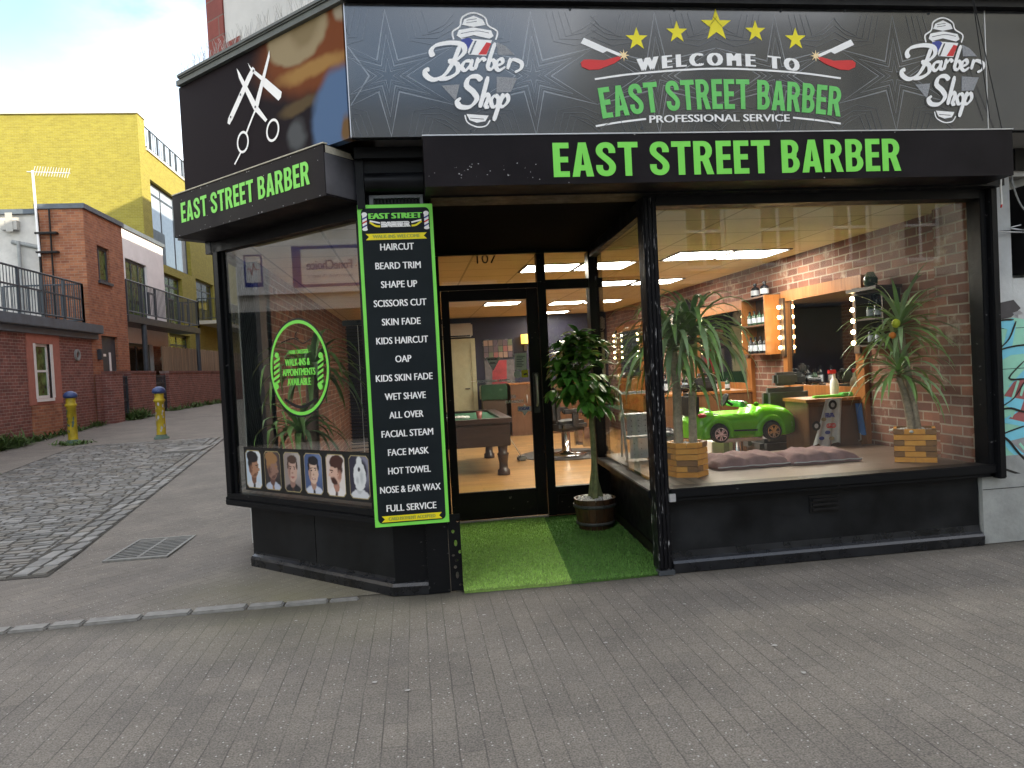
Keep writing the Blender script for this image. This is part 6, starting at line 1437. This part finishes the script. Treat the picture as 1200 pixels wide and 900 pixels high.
npoly([(50, 150), (100, 95), (170, 80), (240, 90), (760, 120), (760, 860), (215, 850), (120, 800), (40, 800)], M_mint, .0015)
npoly([(62, 140), (105, 95), (170, 82), (180, 120), (165, 200), (230, 200), (760, 190), (760, 230), (215, 232), (160, 238), (100, 270), (95, 262), (120, 230), (145, 130), (110, 120), (66, 158)], M_cyan, .0025)
npoly([(760, 260), (215, 300), (150, 370), (180, 390), (100, 440), (190, 470), (110, 520), (215, 540), (105, 570), (150, 640), (215, 690), (760, 700)], M_cyan, .0026)
npoly([(760, 280), (215, 335), (172, 350), (130, 410), (215, 425), (200, 470), (150, 505), (215, 520), (760, 520)], M_gred, .0034); npoly([(215, 585), (155, 600), (215, 655), (760, 670), (760, 575)], M_ggrey, .0035)
npoly([(42, 790), (110, 770), (215, 795), (760, 840), (760, 870), (215, 830), (110, 800), (44, 812)], M_cyan, .004)
npoly([(64, 40), (100, 20), (170, 5), (200, 40), (160, 78), (110, 90), (66, 130)], mat('charcoal_spray_paint', (.06, .055, .06), .6, var=.3), .0045)
npoly([(70, 70), (100, 30), (105, 60), (90, 82)], M_ggrey, .0055); npoly([(165, 60), (195, 50), (210, 62), (188, 66), (190, 85)], M_ggrey, .0055)
for q in ([(68, 135), (110, 95), (170, 88)], [(180, 95), (150, 170), (108, 215), (150, 205), (215, 195), (400, 180)], [(215, 262), (150, 335), (215, 338)], [(215, 350), (170, 420), (108, 465), (160, 462), (220, 478), (400, 500)], [(220, 535), (150, 560), (85, 582)], [(105, 570), (150, 600), (190, 650), (230, 690)], [(80, 715), (130, 718), (180, 735), (260, 760)]):
    b.ribbon(nf, [(max(p_[0], 4.258), p_[1]) for p_ in NP(q)], .016, .0062, M_vblk, nib=(.5, 1.2, .5))
for q in ([(190, 345), (165, 420)], [(214, 360), (200, 410)], [(170, 478), (160, 500)], [(195, 610), (215, 635)]): b.ribbon(nf, NP(q), .02, .0055, M_mint, sub=1)
b.build('graffiti', None, nb)
b = MB()
for z in (1.02, 1.28, 1.58, 2.30): b = MB(); b.box(4.258, 5.5, NY-.0022, NY-.0004, z, z+.004); b.build('course_line', M_drk, nb)
b = MB(); b.box(4.107, 5.5, NY-.0145, NY-.0125, .40, .404); b.box(4.60, 4.604, NY-.0145, NY-.0125, .02, .33); b.build('course_lines', M_drk, nb)
b = MB(); b.box(4.50, 5.6, NY-.06, NY+.11, 1.98, 2.62); b.box(4.46, 5.6, NY-.02, NY+.11, 2.74, 2.90); b.build('dark_shutter_box', M_blackm, nb)
b = MB(); b.box(4.13, 4.17, 4.72, 4.95, 2.64, 2.75); b.build('rusty_bracket', mat('rusty_iron', (.13, .05, .03), .9, var=.4, scale=30), nb)
t = thing('hanging_cable', 'loose pale cable looping over the pale pier beside the end post', 'cable', (4.3, 4.9, 2.2))
cab = lambda L_, Y: [at(1100+x*.1779, 140+y*.1779, Y) for x, y in L_]
b = MB(); b.tube(smoothpath([tuple(p) for p in cab([(318, 590), (330, 640), (325, 690), (360, 735), (760, 745), (480, 720), (540, 695)], 4.92)], 4), .006, 6); b.build('cable', M_alu, t)
t = thing('cut_cable', 'short cut white cable with red end hanging from the fascia', 'cable', (4.2, 4.8, 2.5))
b = MB(); b.tube(cab([(410, 370), (408, 450), (412, 500), (415, 560)], 4.80), .007, 6); b.build('cable', M_white, t); b = MB(); b.tube(cab([(415, 560), (411, 580)], 4.80), .006, 6); b.build('tip', M_red, t)
t = thing('thin_cable', 'thin grey cable running from the fascia end down to the dark shutter box', 'cable', (4.3, 4.85, 2.4))
b = MB(); b.tube(smoothpath([tuple(p) for p in cab([(480, 370), (490, 430), (520, 520), (562, 590), (640, 640)], 4.85)], 4), .006, 6); b.build('cable', M_concg, t)
t = thing('sign_stay_wires', 'two thin dark wires slanting across the sign beside the second pole emblem', 'wires', (3.9, 4.5, 3.7))
b = MB()
for a, c in (((1140, 0), (1160, 138)), ((1141, 0), (1174, 151))): b.tube([at(a[0], a[1], 4.50), at(c[0], c[1], 4.59)], .0032, 5)
b.build('wires', M_blackm, t)
b = MB(); b.box(4.60, 9, 4.97, 9, 2.9, 8.0); b.build('upper_wall', M_render, nb)

# ================================================================== THE ALLEY
XA = -9.3
ef = Fr((XA, 0, 0), (0, 1, 0))        # face looking towards +x, u = y
vf = lambda Y: Fr((0, Y, 0), X_)      # face looking towards the camera, u = x
M_br1 = brick('old_red_brick_east', (1, 1, 0), (.27, .095, .075), (.18, .065, .055), (.36, .27, .23), bw=.235, bh=.078, ms=.012, dirt=.35)
M_br2 = brick('orange_red_brick_east', (1, 1, 0), (.43, .17, .085), (.29, .10, .055), (.36, .25, .18), bw=.235, bh=.078, ms=.012, dirt=.3)
M_br2s = brick('orange_red_brick_south', X_, (.42, .16, .075), (.28, .095, .05), (.34, .23, .16), bw=.235, bh=.078, ms=.012, dirt=.3)
M_yb = brick('yellow_brick_south', X_, (.30, .265, .042), (.245, .21, .032), (.33, .31, .11), bw=.23, bh=.076, ms=.010, dirt=.10)
M_ybe = brick('yellow_brick_east', (1, 1, 0), (.30, .265, .042), (.245, .21, .032), (.33, .31, .11), bw=.23, bh=.076, ms=.010, dirt=.10)
M_wr = mat('white_house_render', (.92, .92, .91), .85, var=.06, scale=2)
M_wr2 = mat('stained_white_render', (.62, .60, .56), .85, var=.25, scale=1.3)
M_slate = mat('blue_grey_coping', (.10, .125, .15), .55, var=.25, scale=4)
M_wing = mat('dark_window_glass', (.03, .04, .04), .06, var=.4, scale=2, rv=.0)
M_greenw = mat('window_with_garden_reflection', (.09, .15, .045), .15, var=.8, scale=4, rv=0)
M_dkf = mat('anthracite_window_frame', (.045, .06, .075), .45, var=.1)
M_salmon = mat('salmon_painted_stone', (.42, .16, .12), .75, var=.15, scale=8)
def wallholes(b, fr, rect, holes, depth=.12, m=None, thick=.3):
    """a wall with openings: outer face, reveals and back"""
    u0, u1, v0, v1 = rect
    conts = [[(u0, v0), (u1, v0), (u1, v1), (u0, v1)]]+[[(a, c), (b_, c), (b_, d), (a, d)] for a, b_, c, d in holes]
    b.slab(fr, conts, -thick, 0, m); return b
def window(parent, fr, a, c_, v0, v1, mframe, mpane, fw=.05, mull=(), trans=(), rec=.10, sill=None, name='window'):
    b = MB(); b.slab(fr, [[(a, v0), (c_, v0), (c_, v1), (a, v1)], [(a+fw, v0+fw), (c_-fw, v0+fw), (c_-fw, v1-fw), (a+fw, v1-fw)]], -rec-.05, -rec)
    for q in mull: b.fbox(fr, q-fw*.4, q+fw*.4, v0+fw, v1-fw, -rec-.04, -rec-.003)
    for q in trans: b.fbox(fr, a+fw, c_-fw, q-fw*.4, q+fw*.4, -rec-.04, -rec-.004)
    w = b.build(name, mframe, parent)
    b = MB(); b.fbox(fr, a+fw*.5, c_-fw*.5, v0+fw*.5, v1-fw*.5, -rec-.035, -rec-.025); b.build('pane', mpane, w)
    if sill:
        b = MB(); b.fbox(fr, a-.06, c_+.06, v0-.08, v0-.002, -rec, .06); b.build('sill', sill, w)
    return w
# low red brick house with roof terrace
h1 = thing('low_brick_house', 'low dark red brick house with salmon framed sash window and roof terrace', 'house', (XA-2, 17, gh(17)))
wy0, wy1, wz0, wz1 = 19.75, 20.50, 1.28, 2.66
b = MB(); wallholes(b, ef, (9.0, 23.12, 0.0, 3.05), [(wy0, wy1, wz0, wz1)]); b.box(XA-6, XA-.301, 9.0, 9.3, 0, 3.05); b.build('wall', M_br1, h1)
b = MB(); b.slab(ef, [[(19.38, 1.13), (21.05, 1.13), (21.05, 2.93), (19.38, 2.93)], [(wy0, wz0), (wy1, wz0), (wy1, wz1), (wy0, wz1)]], .001, .03); b.build('window_surround', M_salmon, h1)
b = MB(); b.fbox(ef, 19.45, 20.95, .28, 1.12, .001, .04); b.build('pale_brick_panel', M_br2, h1)
w = window(h1, ef, wy0, wy1, wz0, wz1, M_white, M_greenw, .07, mull=(), trans=(1.97,), rec=.03, sill=M_white)
b = MB(); b.fbox(ef, wy0-.08, wy0+.03, wz0, wz1, -.02, .036); b.fbox(ef, wy1-.0, wy1+.16, wz0, wz1, -.02, .036); b.build('sash_box', M_white, w)
b = MB(); b.fbox(ef, 9, 23.5, 3.06, 3.32, -.4, .22, None, .02); b.fbox(ef, 9, 23.4, 2.90, 3.055, -.2, .10); b.build('coping', M_slate, h1)
b = MB(); b.box(XA-6, XA-.42, 9, 23.1, 3.0, 3.08); b.build('terrace_roof', M_slate, h1)
b = MB(); cpy, cpz = 22.1, 2.42
b.add([ef.p(cpy+.16*math.cos(q*.3927)*k, cpz+.16*math.sin(q*.3927)*k, d) for k, d in ((1, .002), (1, .05), (.62, .05), (.62, .01)) for q in range(16)], [(k*16+i, k*16+(i+1) % 16, (k+1)*16+(i+1) % 16, (k+1)*16+i) for k in range(3) for i in range(16)]); b.build('vent_ring', M_concg, h1)
def railing(t, pts, z0, z1, spacing, m=M_dkf, r=.03, bar=.012):
    """posts, rails and thin infill along a polyline of (x, y)"""
    br_, bi = MB(), MB()
    for (x0, y0), (x1, y1) in zip(pts[:-1], pts[1:]):
        L_ = math.hypot(x1-x0, y1-y0); n = max(1, round(L_/spacing))
        for k in range(n+1):
            x, y = x0+(x1-x0)*k/n, y0+(y1-y0)*k/n; bp = MB(); bp.box(x-r, x+r, y-r, y+r, z0, z1); bp.build('post', m, t)
        for z in (z1, z0+.12): br_.tube([(x0, y0, z), (x1, y1, z)], r*.9, 6)
        m_ = int(L_/(.14 if bar < .02 else .30))
        for k in range(m_):
            f = (k+.5)/m_; x, y = x0+(x1-x0)*f, y0+(y1-y0)*f; bi.tube([(x, y, z0+.12), (x, y, z1-.02)], bar, 4, cap=False)
    br_.build('rails', m, t); bi.build('infill_bars', m, t)
t = thing('terrace_railing', 'dark grey metal railing along the low brick house roof terrace', 'railing', (XA, 18, 3.33))
railing(t, [(XA-.1, 10), (XA-.1, 22.95), (XA-2.2, 22.95)], 3.33, 4.5, 1.15)
b = MB()
for y in (19.9, 20.4, 21.7): b.box(XA-.12, XA-.08, y-.02, y+.02, 3.45, 4.05)
b.box(XA-.12, XA-.08, 17, 22.9, 4.03, 4.07); b.build('mid_rail', M_dkf, t)
# brick tower house
h2 = thing('brick_tower_house', 'tall orange red brick house with slim window and dark front door', 'house', (XA-1, 24.5, gh(24)))
TZ = 6.72; d0, d1 = 23.85, 25.05
b = MB(); wallholes(b, ef, (23.13, 26.0, 0, TZ), [(23.95, 24.85, 4.72, 5.80), (d0, d1, .55, 3.05)]); b.build('wall', M_br2, h2)
b = MB(); sfr = vf(23.12); b.fbox(sfr, XA-1.22, XA-.001, 3.0, TZ, -.3, 0); b.box(XA-.31, XA-.302, 23.13, 26, 0, TZ); b.box(XA-.29, XA-.01, 25.9, 25.99, 0, TZ); b.build('end_wall', M_br2s, h2)
b = MB(); b.box(XA-1.3, XA+.06, 23.06, 26.06, TZ+.001, TZ+.14); b.build('coping', M_slate, h2)
window(h2, ef, 23.95, 24.85, 4.72, 5.80, M_dkf, M_greenw, .09, mull=(24.25,), rec=.08, sill=M_dkf)
b = MB(); b.fbox(ef, d0, d1, .55, 3.05, -.14, -.08); dd_ = b.build('door', M_dkf, h2)
b = MB(); b.fbox(ef, 24.52, 24.66, 1.0, 2.55, -.079, -.07); b.build('glass_slit', M_wr, dd_); b = MB(); b.tube([ef.p(24.9, 1.5, -.04), ef.p(24.9, 2.0, -.04)], .02, 6); b.build('handle', M_chr, dd_)
b = MB(); b.fbox(ef, 23.98, 24.3, 2.42, 2.5, -.079, -.072); b.build('number_plate', M_vwhite, dd_)
b = MB(); b.fbox(ef, 23.45, 23.62, 2.3, 2.62, 0, .12, None, .02); b.build('wall_light', M_dkf, h2)
# white rendered rear building on the left
h3 = thing('rendered_building', 'stained white rendered building behind the roof terrace', 'building', (-15, 24, 0))
b = MB(); b.box(-24, XA-1.221, 23.3, 24.5, 0, 6.62); b.build('wall', M_wr2, h3); b = MB(); b.box(-24, XA-1.31, 23.2, 24.55, 6.621, 6.76); b.build('coping', M_slate, h3)
b = MB(); q0 = at(22, 275, 23.25); q1 = at(47, 290, 23.25); b.tube([(q0.x, 23.2, 3.1), (q0.x, 23.2, q0.z-.2)], .05, 8); b.tube([q0+Vector((-.2, 0, -.2)), q1], .06, 8); b.build('waste_pipe', M_concg, h3)
b = MB(); q0 = at(12, 264, 23.2); b.box(q0.x-.22, q0.x+.22, 23.1, 23.29, q0.z-.14, q0.z+.12); b.box(q0.x-.07, q0.x+.12, 23.08, 23.09, q0.z-.2, q0.z+.34); b.build('pipe_hopper', M_ac, h3)
b = MB(); q0 = at(46, 285, 23.05); b.tube([(q0.x, 23.05, 3.1), (q0.x, 23.05, 6.6)], .035, 6); b.tube([(q0.x+.32, 23.05, 3.1), (q0.x+.32, 23.05, 6.7)], .025, 6); b.build('drainpipe', M_blackm, h3)
t = thing('roof_aerial', 'pale television aerial on tall mast by the brick tower', 'aerial', (-10.9, 23, 6))
q0 = at(44, 264, 22.98); q1 = at(38, 200, 22.98); q2 = at(82, 203, 22.98)
b = MB(); b.tube([(q0.x, 22.98, q0.z-.9), q1], .035, 8); b.build('mast', M_wr, t); b = MB(); b.tube([q1+Vector((-.15, 0, -.03)), q2], .018, 6)
for k in range(14): p_ = q1.lerp(q2, (k+.5)/14); b.tube([p_+Vector((0, -.10, -.16)), p_+Vector((0, .10, .16))], .008, 4, cap=False)
b.build('antenna', M_alu, t); 
for zz in (.25, .8): b = MB(); b.box(q0.x-.08, q0.x+.5, 22.93, 23.09, q0.z-zz, q0.z-zz+.05); b.build('bracket', M_blackm, t)
# white block with balcony
h4 = thing('white_balcony_house', 'bright white rendered house with dark balcony and glazed doors', 'house', (XA-1, 30, .5))
XW4 = XA-.9; wf = Fr((XW4, 0, 0), (0, 1, 0)); s4 = 9.3+.9; k4 = s4/9.3
def wq(x, y):
    ray = _r*((x-600)/F)-_u*((y-450)/F)+_f; p = Vector((0, 0, EYE))+ray*(XW4/ray.x); return p.y, p.z
a0, a1 = wq(146, 300)[0], wq(172.5, 330)[0]; zt4 = wq(160, 307)[1]; zb4 = 4.05; e0 = wq(151, 420)[0]; e1 = wq(180, 430)[0]
ye = wq(192, 320)[0]; zt_ = wq(192, 291)[1]
b = MB(); wallholes(b, wf, (26.0, ye, .0, zt_), [(a0, a1, zb4, zt4), (e0, e1, .62, 3.05)]); b.box(XW4-3, XW4-.301, ye-.3, ye, 0, zt_); b.build('wall', M_wr, h4)
b = MB(); b.fbox(wf, 26.0, ye+.08, zt_+.001, zt_+.14, -2, .08); b.build('coping', M_slate, h4)
window(h4, wf, a0, a1, zb4, zt4, M_dkf, M_greenw, .09, mull=(a0+(a1-a0)*.35, a0+(a1-a0)*.68), rec=.08, name='balcony_doors'); window(h4, wf, e0, e1, .62, 3.05, M_dkf, M_wing, .10, mull=(e0+(e1-e0)*.45,), rec=.12, name='ground_floor_doors')
b = MB(); b.fbox(wf, e1+.1, ye-.02, .4, 3.0, .001, .03); b.build('brick_plinth', M_br2, h4)
b = MB(); b.box(XW4+.001, XA+.02, 26.1, 34.4, 3.62, 3.85); b.build('balcony_deck', M_dkf, h4)
t = thing('balcony_railing', 'dark metal balcony railing with square panels on the white house', 'railing', (XA, 30, 3.86)); railing(t, [(XA-.85, 34.35), (XA-.02, 34.35), (XA-.02, 26.15)], 3.86, 5.02, 1.35)
b = MB()
for y in (28.2, 30.3, 32.2): b.fbox(ef, y, y+.06, 4.0, 4.75, -.06, -.0); b.fbox(ef, y+.62, y+.68, 4.0, 4.75, -.06, -.0); b.fbox(ef, y, y+.68, 4.75, 4.81, -.06, -.0)
b.build('panel_frames', M_dkf, t)
t = thing('balcony_post', 'dark round post under the near end of the balcony', 'post', (XA, 27.65, gh(27))); b = MB(); b.tube([(XA-.05, 27.65, gh(27)), (XA-.05, 27.65, 3.62)], .09, 10); b.build('shaft', M_dkf, t); b = MB(); b.box(XA-.18, XA+.08, 27.52, 27.78, gh(27), gh(27)+.05); b.build('foot', M_dkf, t)
t = thing('balcony_post', 'dark round post under the far end of the balcony', 'post', (XA, 34.2, gh(34))); b = MB(); b.tube([(XA-.05, 34.2, gh(34)), (XA-.05, 34.2, 3.62)], .09, 10); b.build('shaft', M_dkf, t); b = MB(); b.box(XA-.18, XA+.08, 34.07, 34.33, gh(34), gh(34)+.05); b.build('foot', M_dkf, t)
# low garden wall with gates, timber fence
t = thing('garden_wall', 'low red brick garden wall with gateways along the alley', 'wall', (XA+.25, 30, .4))
b = MB()
for y0, y1 in ((23.4, 24.15), (24.85, 27.1), (28.5, 60)): b.box(XA+.12, XA+.42, y0, y1, .2, 1.88)
b.box(XA+.03, XA+.12, 23.14, 24.15, .2, 1.86); b.build('brickwork', M_br1, t)
b = MB()
for y0, y1 in ((23.4, 24.15), (24.85, 27.1), (28.5, 60)): b.box(XA+.10, XA+.44, y0-.02, y1+.02, 1.881, 1.95)
b.build('coping', brick('brick_on_edge', Y_, (.24, .10, .08), (.17, .07, .06), (.27, .20, .18), bw=.09, bh=.4), t)
def gate(name, label, y0, y1):
    t = thing(name, label, 'gate', (XA+.28, y0, .5)); b = MB(); b.box(XA+.26, XA+.31, y0, y0+.05, .5, 1.8); b.box(XA+.26, XA+.31, y1-.05, y1, .5, 1.8)
    for z in (.6, 1.0, 1.5, 1.75): b.box(XA+.262, XA+.308, y0+.05, y1-.05, z, z+.05)
    b.build('frame', M_dkf, t); b = MB(); n = int((y1-y0)/.11)
    for k in range(1, n): b.tube([(XA+.285, y0+k*(y1-y0)/n, .55), (XA+.285, y0+k*(y1-y0)/n, 1.8)], .014, 5)
    b.build('bars', M_dkf, t)
gate('metal_gate', 'narrow dark metal gate before the brick tower door', 24.17, 24.83); gate('metal_gate', 'wider dark metal gate under the near balcony post', 27.14, 28.46)
M_fence = woodmat('weathered_fence_boards', (.26, .20, .13), (.40, .33, .23), axis=2, scale=2, rough=.85, plank=((0, 0, 1), Y_, .16), gap=.02, plen=20)
t = thing('timber_fence', 'pale vertical board timber fence behind the garden wall', 'fence', (XA-.4, 40, .5)); b = MB()
for k in range(150):
    y = 30.2+k*.165; b.box(XA-.35, XA-.32, y, y+.155, .5, 2.95+.03*math.sin(k*2.3))
b.build('boards', M_fence, t); b = MB(); b.box(XA-.40, XA-.351, 30.2, 55, 1.0, 1.1); b.box(XA-.40, XA-.351, 30.2, 55, 2.4, 2.5); b.build('rails', M_fence, t)
# yellow brick apartments
h5 = thing('yellow_brick_apartments', 'tall sunlit yellow brick apartment block with roof railing', 'apartment block', (-14, 40, 0))
XY = -12.0; YY = 36.35; yz = 14.0; yf = Fr((XY, 0, 0), (0, 1, 0))
def yq(x, y):
    ray = _r*((x-600)/F)-_u*((y-450)/F)+_f; p = Vector((0, 0, EYE))+ray*(XY/ray.x); return p.y, p.z
pz = 12.6
A0, A1 = 37.55, 43.5; holes = [(A0, A1, 7.4, 11.3), (38.6, 41.6, 4.2, 7.0), (39.0, 42.4, 1.6, 4.0), (44.2, 48, 5.0, 7.4)]
b = MB(); wallholes(b, yf, (YY, 70, 0, pz), holes, thick=.35); b.fbox(yf, YY, YY+.9, pz, yz, -1, 0); b.build('side_wall', M_ybe, h5)
b = MB(); b.box(-45, XY-.351, YY-.001, YY+.4, 0, yz); b.box(XY-.36, XY-.001, YY-.0012, YY, 0, yz); b.build('end_wall', M_yb, h5)
M_stone = mat('pale_stone_trim', (.55, .53, .46), .8, var=.1)
b = MB(); b.box(-45, XY+.05, YY-.08, YY+.9, yz+.001, yz+.12); b.fbox(yf, YY+.95, 70, pz+.001, pz+.12, -.5, .06); b.build('parapet_coping', M_stone, h5)
b = MB(); b.box(-45, XY-.4, YY+.41, 70, pz-.1, pz); b.build('roof', M_slate, h5)
for (a, c_, v0, v1), mp_ in zip(holes, (M_wing, M_greenw, M_greenw, M_wing)):
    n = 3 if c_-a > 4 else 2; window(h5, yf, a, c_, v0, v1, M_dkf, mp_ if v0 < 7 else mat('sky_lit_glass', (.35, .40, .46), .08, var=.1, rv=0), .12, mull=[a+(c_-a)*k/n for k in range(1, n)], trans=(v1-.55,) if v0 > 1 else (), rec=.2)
b = MB(); b.fbox(yf, A0+.1, A0+2.0, 7.45, 9.0, -.19, -.1); b.build('spandrel_panel', M_dkf, h5)
b = MB(); b.fbox(yf, 44.0, 54, 4.75, 4.95, 0, 1.1); b.build('balcony_slab', M_stone, h5)
t = thing('roof_railing', 'thin dark railing on the yellow block roof edge', 'railing', (XY, 40, pz+.13)); railing(t, [(XY-.1, YY+.95), (XY-.1, 60)], pz+.13, pz+1.2, 1.0, r=.04, bar=.022)
t = thing('balcony_railing', 'dark railing of a balcony on the yellow block seen past the bay post', 'railing', (XY+1, 49, 4.96)); railing(t, [(XY+.05, 44.05), (XY+1.05, 44.05), (XY+1.05, 53.9)], 4.96, 6.2, 1.5, r=.03)
# far end of the alley
t = thing('house', 'pale brick house closing the far end of the alley', 'house', (-8, 72, .5)); b = MB(); b.box(-30, 10, 72, 74, 0, 9); b.build('wall', M_yb, t); b = MB(); b.add([(-30, 71.7, 9), (10, 71.7, 9), (10, 75, 12), (-30, 75, 12)], [(0, 1, 2, 3)]); b.build('roof', M_slate, t)
t = thing('brick_building', 'tall brick building behind the barber shop along the alley', 'building', (3, 35, 0)); b = MB(); b.box(-1.45, 8, 16.3, 29.3, 0, 10.8); b.box(-1.45, 8, 29.301, 62, 0, 15.0); b.build('wall', M_br2, t); b = MB(); b.box(-1.5, 8.1, 16.25, 29.29, 10.801, 10.95); b.box(-1.5, 8.1, 29.295, 62.1, 15.001, 15.1); b.build('coping', M_slate, t)
# bollards
M_by = mat('yellow_bollard_paint', (.46, .34, .02), .6, var=.35, scale=6, bump=.1); M_bb = mat('blue_bollard_cap', (.03, .06, .17), .45, var=.2); M_bg = mat('green_grey_bollard_foot', (.09, .15, .12), .7, var=.4)
def bollard(x, y, label, seed):
    z = gh(y); t = thing('bollard', label, 'bollard', (x, y, z), 'yellow and blue bollards'); rng = random.Random(seed)
    b = MB(); b.lathe([(.115, z+.06), (.10, z+.12), (.10, z+.85), (.125, z+.87), (.125, z+.91), (.10, z+.93), (.10, z+1.05)], (x, y, 0), 18); b.build('shaft', M_by, t)
    b = MB(); b.lathe([(.105, z+1.05), (.145, z+1.07), (.15, z+1.11), (.12, z+1.17), (.05, z+1.21), (.01, z+1.215)], (x, y, 0), 18); b.build('cap', M_bb, t)
    b = MB(); b.lathe([(.17, z-.01), (.165, z+.04), (.12, z+.062), (.117, z+.10)], (x, y, 0), 18); b.build('foot', M_bg, t)
    b = MB()
    for k in range(14):
        a = rng.uniform(3.6, 5.8); zz = z+rng.uniform(.15, .8); fr = Fr((x+.1015*math.cos(a), y+.1015*math.sin(a), zz), (-math.sin(a), math.cos(a), 0)); b.poly(fr, [(.03*rng.uniform(.3, 1)*math.cos(q), .06*rng.uniform(.3, 1)*math.sin(q)) for q in [i*.9 for i in range(7)]], .001)
    b.build('paint_flakes', M_chip if seed == 2 else M_bg, t)
q = (-7.81, 18.1); bollard(q[0], q[1], 'yellow bollard with blue cap nearer the sash window', 1); bollard(-5.87, 18.05, 'scuffed yellow bollard with blue cap nearer the shop', 2)
# weeds at the wall foot
M_weed = mat('weed_green', (.07, .13, .03), .7, var=.4, scale=8)
b = MB(); rng = random.Random(9)
spots = [(XA+.12, 18.0+rng.uniform(-.8, .6), .5) for _ in range(26)]+[(XA+.1, rng.uniform(19, 23.3), .28) for _ in range(26)]+[(XA+.55, rng.uniform(24.4, 25.4), .5) for _ in range(22)]+[(XA+.6, rng.uniform(28, 36), .32) for _ in range(26)]+[(-7.9+rng.uniform(-.2, .35), 18.0+rng.uniform(-.2, .2), .15) for _ in range(12)]+[(-6.95+rng.uniform(-.3, .2), 12.6+rng.uniform(-.5, .5), .14) for _ in range(14)]
for x, y, h in spots:
    for _ in range(22):
        a = rng.uniform(0, 6.28); el = rng.uniform(.6, 1.4); p = Vector((x+rng.gauss(0, .10), y+rng.gauss(0, .12), gh(y)-.01)); leaflet(b, p, Vector((math.cos(a)*math.cos(el), math.sin(a)*math.cos(el), math.sin(el))), h*rng.uniform(.3, 1), .018, 1.0, None, 3)
b.build('weeds', M_weed, kind='stuff')

# ================================================================== ACROSS THE STREET (seen only as reflections, and shading the street)
M_opp = mat('cream_stucco', (.60, .56, .46), .85, var=.12, scale=1.5); M_opp2 = mat('pale_grey_stucco', (.55, .55, .54), .85, var=.1, scale=1.5)
OY = -8.0
of_ = Fr((0, OY, 0), (-1, 0, 0))      # looks towards +y, u = -x
def terrace(label, x0, x1, h, m, n, storeys):
    t = thing('terraced_building', label, 'building', ((x0+x1)/2, OY-4, 0)); holes = []; w = (x1-x0)/n
    for s_ in range(storeys):
        for k in range(n):
            c_ = -(x0+(k+.5)*w); z = 3.5+s_*3.1; holes.append((c_-.55, c_+.55, z+.2, z+2.1))
    b = MB(); wallholes(b, of_, (-x1, -x0, 3.2, h), holes, thick=.4); b.box(x0, x1, OY-8, OY-.401, 0, h-.1); b.build('wall', m, t)
    for (a, c_, v0, v1) in holes: window(t, of_, a, c_, v0, v1, M_white, M_wing, .09, mull=((a+c_)/2,), trans=((v0+v1)/2,), rec=.12, sill=M_stone)
    b = MB(); b.fbox(of_, -x1, -x0, .0, 3.2, -.39, -.1); b.build('shop_window', M_wing, t); b = MB(); b.fbox(of_, -x1, -x0, 2.6, 3.3, -.05, .2); b.fbox(of_, -x1, -x0, h, h+.3, -.3, .25); b.build('fascia', M_dkf, t)
terrace('cream stucco terraced building across the street to the right', 4.5, 16.5, 9.3, M_opp, 6, 2)
terrace('grey stucco terraced building across the street, straight opposite', -6, 4.4, 7.4, M_opp2, 4, 1)
terrace('tall cream building across the street at far right', 16.6, 36, 16.5, M_opp, 7, 4)
# phone shop on the corner across the alley, mirrored in the bay glass
t = thing('phone_shop', 'white corner phone shop across the alley mouth, mirrored in the bay glass', 'shop', (-12, 5, 0))
cfx = Fr((-9.2, 0, 0), (0, 1, 0)); M_wt = mat('bright_white_paint', (.80, .80, .80), .6, var=.04)
b = MB(); b.box(-16, -9.2, .5, 8.9, 0, 7.2); b.build('wall', M_wr2, t)
b = MB(); b.fbox(cfx, .8, 7.75, 3.0, 3.95, .01, .10); b.build('fascia', M_wt, t)
b = MB(); b.fbox(cfx, .8, 8.6, .3, 2.7, .001, .05); b.build('shop_window', M_wing, t)
M_navyv = mat('navy_blue_print', (.03, .05, .30), .5)
b = MB(); b.fill(cfx, [[(5.2, 3.10), (6.78, 3.10), (6.78, 3.85), (5.2, 3.85)], [(5.22, 3.16), (6.62, 3.16), (6.62, 3.79), (5.22, 3.79)]], .102); b.fill(cfx, [[(7.30, 3.14), (7.62, 3.14), (7.62, 3.72), (7.30, 3.72)], [(7.33, 3.22), (7.59, 3.22), (7.59, 3.69), (7.33, 3.69)]], .102)
b.text(cfx, 'FoneChoice', 6.12, 3.42, .17, .104, width=.80, bold=.04); b.text(cfx, 'Repair - Unlock - Accessories', 6.12, 3.28, .05, .104, width=.80); b.build('sign_print', M_navyv, t)
b = MB(); b.ribbon(cfx, [(5.40, 3.45), (5.48, 3.45), (5.52, 3.60), (5.57, 3.34), (5.61, 3.52), (5.65, 3.45)], .016, .104, sub=1); b.ribbon(cfx, [(7.36, 3.45), (7.42, 3.45), (7.45, 3.56), (7.49, 3.36), (7.52, 3.48), (7.57, 3.45)], .014, .104, sub=1); b.build('pulse_line', M_red, t)
